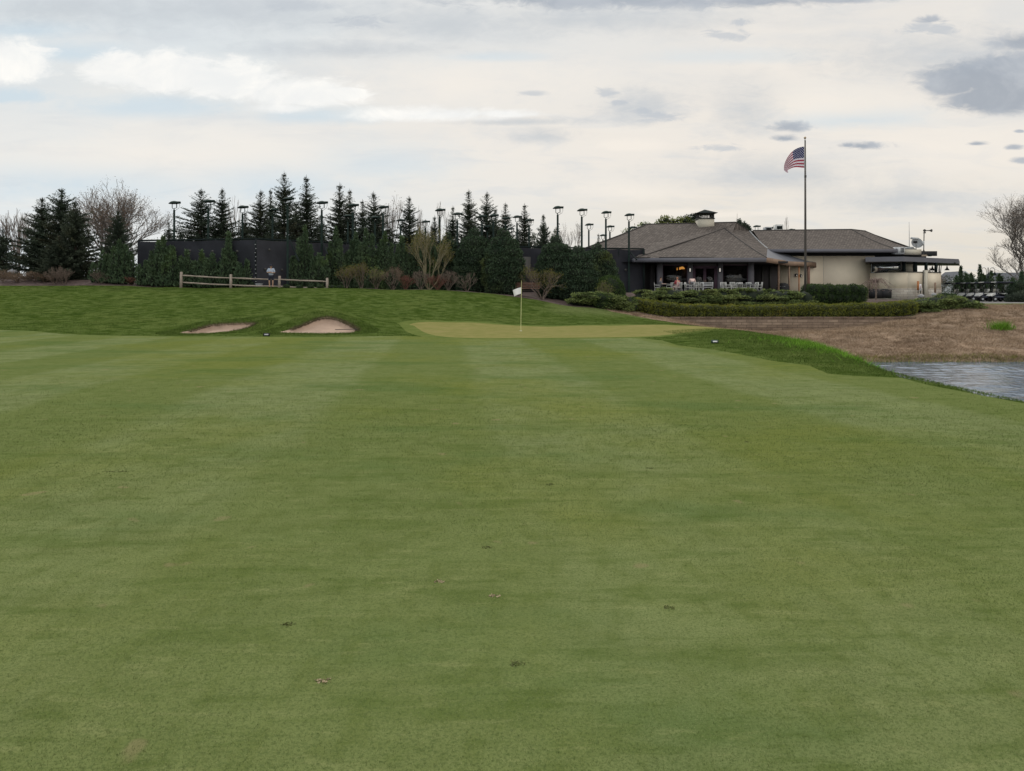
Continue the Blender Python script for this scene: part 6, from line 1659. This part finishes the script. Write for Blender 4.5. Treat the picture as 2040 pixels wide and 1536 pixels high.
bare_tree(872, 0, 545, 20, 57.1, 'reddish twiggy shrub at the right foot of the yellow twiggy tree', 'twig_r', None, 37, 10, 4, 'twiggy_shrub', 'shrub', sh, .7, .016, lat=.15)
bare_tree(893, 0, 535, 18, 57.2, 'grey twiggy shrub before the narrow arborvitae', 'twig', None, 38, 9, 4, 'twiggy_shrub', 'shrub', sh, .65, .018, lat=.15)
bare_tree(930, 0, 542, 22, 56.9, 'sparse arching bare shrub before the large rounded arborvitae', 'twig', None, 39, 5, 4, 'twiggy_shrub', 'shrub', sh, .7, .022, lat=.15)
bare_tree(855, 0, 448, 38, 58.4, 'multi stemmed tree with yellow green twigs before the junipers', 'bark_y', 'bud_y', 52, 5, 5, 'yellow_twig_tree', 'tree', None, .48, .055, 3, trunkf=.3, budL=.09, splay=.42, lat=.15)
bare_tree(1080, 0, 529, 42, 57.0, 'spreading shrub with yellowish leaves right of the pin flag', 'twig', 'bud_y', 53, 6, 4, 'leafing_shrub', 'shrub', None, .75, .04, 4, budL=.08, lat=.15)
bare_tree(1204, 0, 560, 14, 57.4, 'small pale leafing shrub in front of the rounded brownish shrub', 'twig', 'bud_g', 54, 5, 4, 'leafing_shrub', 'shrub', None, .6, .02, 2, budL=.08)
for i, (px, yt, w_, lb) in enumerate(((108, 528, 18, 'pale twiggy shrub below the low bluish spruce, left'), (128, 530, 16, 'pale twiggy shrub below the low bluish spruce, right'), (200, 536, 18, 'grey twiggy shrub left of the feathery juniper'), (262, 548, 16, 'reddish low twiggy shrub left of the screen fence end'))):
    bare_tree(px, 0, yt, w_, 58.6, lb, 'twig_r' if i == 3 else 'twig', None, 60 + i, 8, 4, 'twiggy_shrub', 'shrub', 'twiggy shrubs on the left mulch bank', .6, .018)
# weeping cherry
def weeping():
    Y = 63.5; x = XX(1745, Y); z0 = Hs(x, Y); h = ZZ(553, Y) - z0; rng = random.Random(2)
    t = thing('weeping_tree', (x, Y, z0), 'small weeping tree with pinkish bare branches before the cream wall', 'tree')
    g = G(); g.tube([(0, 0, -.1), (.02, 0, h * .5), (0, 0, h * .82)], [.07, .055, .04], 6); g.build('trunk', M['lgrey'] if False else M['twig'], t)
    g = G(); P_ = []
    for i in range(80):
        a = rng.uniform(0, 6.28); r = rng.uniform(.3, 1.6); top = h * rng.uniform(.80, 1.05); z_end = h * rng.uniform(.38, .75)
        pts_ = [(0, 0, h * .78)]
        for k in range(1, 7):
            s = k / 6; pts_.append((math.cos(a) * r * s + rng.gauss(0, .03), math.sin(a) * r * s + rng.gauss(0, .03), h * .78 + (top - h * .78) * math.sin(min(1, s * 1.6) * math.pi / 2) * (1 if s < .6 else 1) - max(0, s - .4) / .6 * (top - z_end)))
        g.tube(pts_, [.016, .012, .010, .009, .008, .007, .006], 3, False); P_ += pts_[2:]
    g.build('branches', M['twig'], t)
    g = G(); q = np.repeat(np.array(P_), 2, 0); leaves(g, q + RNG.normal(size=q.shape) * .05, RNG.normal(size=q.shape), .06, .04); g.build('buds', M['bud_p'], t)
weeping()
# dark service boxes behind the weeping tree
for px, wd, lb in ((1744, .95, 'dark equipment box on the ground behind the weeping tree, left'), (1763, .95, 'dark equipment box on the ground behind the weeping tree, right')):
    Y = 73.0; x = XX(px, Y); t = thing('equipment_box', (x, Y, 1.55), lb, 'equipment box', 'dark equipment boxes by the stone base')
    g = G(); g.box((0, 0, .42), (wd, .8, .86)); g.build('casing', M['black'], t, bevel=.03); g = G(); g.lathe([(0, .0), (.3, 0), (.32, .03), (0, .05)], (0, 0, .86), 14); g.build('fan_grille', M['dkmetal'], t)
# cushions of low evergreen / rocks on the terrace
k = 0
for px, Y, s, lb in ((1625, 59.3, .28, 'low round cushion plant below the yew hedge, leftmost'), (1680, 59.3, .30, 'low round cushion plant below the yew hedge, second'), (1704, 59.6, .34, 'low round cushion plant below the right end of the yew hedge'), (1730, 59.6, .30, 'low round cushion plant left of the weeping tree'), (1760, 59.8, .34, 'low round cushion plant below the dark equipment boxes'), (1783, 60.0, .3, 'low round cushion plant right of the weeping tree')):
    x = XX(px, Y); z = Hs(x, Y); blob_fast('cushion_plant', lb, 'plant', [(0, 0, s * .45, s, s * .9, s * .7), (s * .4, 0, s * .3, s * .7, s * .7, s * .5)], 'juniper', .07, .04, 260, (x, Y, z), 'cushion plants on the mulch terrace')
for px, lb in ((570, 'leftmost'), (597, 'second'), (619, 'third'), (638, 'fourth'), (662, 'fifth'), (676, 'rightmost')):
    Y = 56.9; x = XX(px, Y); z = Hs(x, Y); s = .24; blob_fast('cushion_plant', 'low green cushion plant at the foot of the rail fence, %s of six' % lb, 'plant', [(0, 0, s * .4, s * 1.1, s * .9, s * .65), (s * .4, 0, s * .3, s * .7, s * .7, s * .5)], 'yew', .07, .04, 260, (x, Y, z), 'cushion plants at the rail fence')
def rock(px, py, Y, s, lb, mk='rock'):
    x, y, z = P(px, py, Y); g = G(); v, f = ICO[2]; n = v * np.array([1, .8, .7]) * (1 + .18 * np.sin(v[:, :1] * 5 + px) * np.cos(v[:, 1:2] * 4 + py) + .1 * np.sin(v[:, 2:3] * 7)); g.add(n * s, f)
    o = g.build('boulder', M[mk]); o.location = (x, y, z); tag(o, lb, 'boulder')
rock(1835, 590, 66, .27, 'pale boulder at the foot of the dark downpipe'); rock(1860, 587, 69, .24, 'grey boulder right of the grey pillar')
rock(25, 543, 66, .42, 'round pale boulder or disc in the bare brush at the left edge')
# boards leaning on the annex wall
for px, py0, py1, mk, wd, lb in ((1829, 560, 578, 'orange', .24, 'orange brown board leaning on the annex wall'), (1833.5, 566, 579, 'white', .26, 'small white sign with a red mark beside the orange board'), (1863, 563, 583, 'timber_t', .22, 'tan post shaped panel on the right annex wall')):
    Y = 74.6; x, y, z = P(px, py1, Y); h = (py1 - py0) / 1500 * Y
    t = thing('leaning_board', (x, y, z), lb, 'board'); g = G(); g.box((0, 0, h / 2), (wd, .05, h), taper=.85); g.build('panel', M[mk], t, bevel=.015)
    g = G(); g.box((0, .0, -.15), (.06, .06, .3)); g.build('stake', M['dkmetal'], t)
    if mk == 'white': g = G(); g.box((0, -.035, h * .55), (.05, .01, h * .5)); g.build('mark', M['redcloth'], t)
# clump of green on the brown bank
def green_clump(px, py, Y, n, sx, lb):
    x = XX(px, Y); g = G(); X = RNG.normal(x, sx, n); Yy = RNG.normal(Y, sx * .7, n)
    blades(g, np.column_stack([X, Yy, H(X, Yy) - .02]), RNG.uniform(.2, .72, n), RNG.uniform(.03, .05, n), .45)
    o = g.build('grass_clump', M['blade_tall']); tag(o, lb, 'grass clump', kind='stuff')
green_clump(1996, 655, 49.0, 420, .32, 'bright green grass clump on the brown far bank')

# ------------------------------------------------------------------ golf carts
def cart_proto():
    t = thing('golf_cart', (0, 0, 0), '', 'golf cart', 'golf carts parked in a row')
    g = G(); g.box((-.1, 0, .42), (2.0, 1.1, .22)); g.box((.72, 0, .62), (.16, 1.06, .5), taper=.95); g.box((-.75, 0, .62), (.75, 1.12, .35), taper=.9); b = g.build('body', M['navy'], t, bevel=.03)
    g = G()
    prof = [(.78, .66), (1.10, .50), (1.17, .55), (1.02, .74), (.82, .84), (.78, .84)]
    for a, c in ((-.52, .52),):
        k = [(x, a, z) for x, z in prof]; q = [(x, c, z) for x, z in prof]; g.poly(k); g.poly(q[::-1])
        for i in range(len(prof)): j = (i + 1) % len(prof); g.poly([k[i], q[i], q[j], k[j]][::-1])
    c_ = g.build('front_cowl', M['offwhite'], t)
    for s in (-1, 1): g = G(); g.ball((1.16, s * .36, .56), (.05, .09, .06), 1); o = g.build('headlight', M['lgrey'], c_)
    g = G(); g.box((-.28, 0, .76), (.52, 1.04, .13)); g.build('seat', M['seatw'], t, bevel=.03)
    g = G(); g.box((-.60, 0, 1.04), (.12, 1.04, .42), ry=-.15); g.build('seat_back', M['seatw'], t, bevel=.03)
    g = G(); g.box((-.12, 0, 1.86), (1.75, 1.14, .06)); g.box((-.12, 0, 1.905), (1.5, .95, .04)); g.build('roof', M['navy'], t, bevel=.02)
    g = G(); g.box((.72, 0, 1.87), (.10, 1.0, .075)); g.build('roof_visor', M['offwhite'], t, bevel=.01)
    g = G(); g.box((-.12, 0, 1.80), (1.70, 1.10, .05)); g.build('roof_liner', M['black'], t)
    for sx, s in ((.72, -1), (.72, 1), (-.95, -1), (-.95, 1)):
        g = G(); g.tube([(sx, s * .5, .8 if sx > 0 else .6), (sx - .12 if sx > 0 else sx + .05, s * .5, 1.80)], .02, 5); g.build('roof_post', M['black'], t)
    g = G(); g.box((.67, 0, 1.33), (.015, .98, .85), ry=-.12); g.build('windshield', M['pane'], t)
    g = G(); g.tube([(.60, .25, .85), (.35, .25, 1.08)], .02, 5); g.lathe([(.15, -.01), (.165, 0), (.15, .01), (.15, -.01)], (.34, .25, 1.09), 14, axis=(-.6, 0, .8)); g.build('steering_wheel', M['black'], t)
    for sx in (.82, -.78):
        for s in (-1, 1):
            g = G(); g.lathe([(.0, -.09), (.20, -.10), (.235, -.06), (.235, .06), (.20, .10), (0, .09)], (sx, s * .47, .235), 16, axis=(0, 1, 0)); o = g.build('wheel', M['tyre'], t, smooth=False)
            g = G(); g.lathe([(.0, 0), (.11, -.01), (.12, -.02)], (sx, s * .575, .235), 12, axis=(0, s, 0)); g.build('rim', M['lgrey'], o)
    g = G(); g.box((-1.05, 0, .72), (.3, .9, .5)); g.build('bag_rack', M['black'], t, bevel=.03)
    return t
cp = cart_proto()
CARTS = [(1893, 82, 'farthest golf cart, roof corner just right of the annex wall'), (1913, 80.4, 'second farthest golf cart in the row'), (1933, 78.8, 'third farthest golf cart, above the tip of the dark juniper'),
         (1953, 77.0, 'golf cart fourth from the far end, below the distant cedar'), (1971, 73.6, 'golf cart with white cowl nearest the pavement edge, third from the right'), (1995, 72.6, 'second golf cart from the right, white cowl and cream seat'), (2016, 76.0, 'rightmost golf cart beside the bluish shrubs')]
for i, (px, Y, lb) in enumerate(CARTS):
    c = cp if i == 0 else copy_tree(cp); x = XX(px, Y); c.location = (x, Y, Hs(x, Y) + .01); c.rotation_euler = (0, 0, R(168 + (i % 3) * 3)); c['label'] = lb

# ------------------------------------------------------------------ lamps of the car park, houses, shrubs on the right
def goose(px, yt, Y, lb, s=1.0):
    x = XX(px, Y); z0 = Hs(x, Y); zt_ = ZZ(yt, Y); h = zt_ - z0
    t = thing('gooseneck_lamp', (x, Y, z0), lb, 'street lamp', 'double gooseneck lamps of the car park')
    g = G(); g.tube([(0, 0, -.2), (0, 0, h)], [.09 * s, .05 * s], 8); g.build('post', M['dkmetal'], t)
    for q in (-1, 1):
        g = G(); pts_ = [(q * .04, 0, h - 1.15 * s), (q * .10 * s, 0, h - 1.3 * s)] + [(q * (.22 + .30 + .30 * -math.cos(a)) * s, 0, h - .35 * s + .33 * s * math.sin(a)) for a in np.linspace(0, math.pi, 9)] + [(q * .82 * s, 0, h - .55 * s)]
        g.tube(pts_, .028 * s, 6); a_ = g.build('arm', M['dkmetal'], t)
        g = G(); g.lathe([(.03, .25), (.06, .18), (.09, .02), (.25, -.18), (.27, -.22), (0, -.2)], (q * .82 * s, 0, h - .75 * s), 12); g.build('shade', M['dkmetal'], t, smooth=True)
goose(1872, 521, 84, 'double gooseneck lamp rising behind the right annex wall')
goose(1968.5, 533, 92, 'double gooseneck lamp above the dark cedars behind the carts')
def house(x, Y, z, w_, d_, hw, hr, lb, roof='houseroof', gable=True):
    t = thing('distant_house', (x, Y, z), lb, 'house', 'distant houses behind the cart park')
    g = G(); g.box((0, 0, hw / 2), (w_, d_, hw)); wl = g.build('wall', M['house'], t)
    g = G(); e = .4
    if gable:
        a, b, c = (-w_ / 2 - e, -d_ / 2 - e, hw - .1), (w_ / 2 + e, -d_ / 2 - e, hw - .1), (0, -d_ / 2 - e, hw + hr); A, B, C_ = [(p[0], d_ / 2 + e, p[2]) for p in (a, b, c)]
        g.poly([a, c, C_, A][::-1]); g.poly([c, b, B, C_][::-1]); g.poly([a, b, B, A])
        g2 = G(); g2.poly([(-w_ / 2, -d_ / 2 - .02, hw), (w_ / 2, -d_ / 2 - .02, hw), (0, -d_ / 2 - .02, hw + hr - .3)]); g2.build('gable', M['house'], t)
        for q in (-1, 1): g3 = G(); g3.box((q * (w_ / 4 + e / 2), -d_ / 2 - e, hw + hr / 2 - .05), (math.hypot(w_ / 2 + e, hr), .08, .22), ry=q * math.atan2(hr, w_ / 2 + e)); g3.build('barge_board', M['lgrey'], t)
    else:
        v = [(-w_ / 2 - e, -d_ / 2 - e, hw), (w_ / 2 + e, -d_ / 2 - e, hw), (w_ / 2 + e, d_ / 2 + e, hw), (-w_ / 2 - e, d_ / 2 + e, hw)]; r0, r1 = (-w_ * .42, 0, hw + hr), (w_ * .42, 0, hw + hr)
        g.poly([v[0], v[1], r1, r0]); g.poly([v[1], v[2], r1]); g.poly([v[2], v[3], r0, r1]); g.poly([v[3], v[0], r0]); g.poly(v[::-1])
    g.build('roof', M[roof], t)
    for q in (-.25, .25): g = G(); g.box((q * w_, -d_ / 2 - .03, hw * .62), (1.0, .05, 1.1)); g.build('window', M['pane_b'], t)
Yh = 150
house(XX(1902, Yh), Yh, ZZ(592, Yh) - 1.2, 4.4, 6, ZZ(561, Yh) - ZZ(592, Yh) + 1.2, 2.0, 'pale gabled house peeping between annex and cedars')
house(XX(1882, 156), 156, ZZ(592, 156) - 1.2, 5.5, 6, 3.6, 1.7, 'darker roofed house wing beside the annex wall', gable=False)
house(XX(2008, Yh), Yh, ZZ(592, Yh) - 1.2, 9.0, 7, ZZ(566, Yh) - ZZ(592, Yh) + 1.2, 2.3, 'long grey roofed house behind the right golf carts', gable=False)
house(XX(2060, 150), 150, ZZ(592, 150) - 1.2, 7, 7, 3.8, 2.4, 'grey roofed house at the right edge behind the bushes', gable=False)
for i, (px, yt, hw, lb, ld) in enumerate(((1916, 530, 16, 'dark cedar with a leaning tip behind the golf carts, left', [(-.7, .7), (0, 1), (.6, .75)]), (1933, 545, 16, 'low cedar between the two taller ones behind the carts', [(-.5, .9), (.3, 1)]), (1950, 528, 18, 'tallest cedar behind the middle golf carts', [(-.7, .75), (0, 1), (.5, .7)]), (1975, 540, 22, 'broad cedar below the far gooseneck lamp', [(-.8, .9), (0, 1), (.5, .9), (.9, .8)]))):
    upright_juniper(px, yt, hw, 88, lb, ld, 70 + i, 'cedars behind the golf carts')
upright_juniper(2040, 535, 26, 74, 'dark cedar at the right edge beside the golf carts', [(-.8, .7), (-.2, .9), (.3, 1), (.8, .9)], 80, 'bushes at the right edge')
x = XX(2032, 70); z0 = Hs(x, 70)
blob_fast('rounded_shrub', 'bluish grey low shrub at the right edge in front of the carts', 'shrub', [(0, 0, .4, .9, .8, .5), (.7, .2, .5, .9, .8, .6), (-.6, .2, .3, .6, .6, .4)], 'spruce_blue', .12, .06, 200, (x, 70, z0), 'bushes at the right edge')
x = XX(2022, 72); z0 = Hs(x, 72)
blob_fast('rounded_shrub', 'brownish taller shrub right of the last golf cart', 'shrub', [(0, 0, .8, .8, .7, .9), (.8, .2, 1.0, .9, .8, 1.0), (.3, 0, 1.4, .6, .6, .6)], 'thuja', .12, .06, 200, (x, 72, z0), 'bushes at the right edge')
hedge_line('clipped_hedge', 'low dark hedge right of the annex wall before the carts', [(XX(1872, 72), 72), (XX(1905, 71), 71)], .9, .75, 'yew', 'core', .1, .05, 200)
# low brush at the left edge
for i, (px, yt, w_, lb) in enumerate(((8, 538, 20, 'brown brush at the left edge of the photo, leftmost'), (38, 546, 20, 'brown brush at the left edge, right beside the leftmost'), (68, 540, 18, 'brown brush between the left edge and the pale twiggy shrubs'), (90, 548, 14, 'low brown brush touching the pale twiggy shrubs'))):
    bare_tree(px, 0, yt, w_, 59.5, lb, 'twig', 'bud_b', 90 + i, 9, 4, 'twiggy_shrub', 'shrub', 'brown brush at the left edge', .7, .016, 2, budL=.07, lat=.3)
# bench and shelter behind the pin flag
t = thing('park_bench', (XX(1051, 57.6), 57.6, Hs(XX(1051, 57.6), 57.6)), 'dark wooden bench under the yellowish shrub behind the pin flag', 'bench')
g = G(); g.box((0, 0, .48), (1.9, .45, .05)); g.build('seat', M['bark_d'], t); g = G(); [g.box((0, .24, .68 + k * .16), (1.9, .04, .11)) for k in range(3)]; g.box((0, .24, 1.10), (1.95, .08, .05)); g.build('backrest', M['timber'], t)
for q in (-.85, .85):
    for r_ in (-.2, .2): g = G(); g.box((q, r_, .24), (.07, .07, .48)); g.build('leg', M['bark_d'], t)
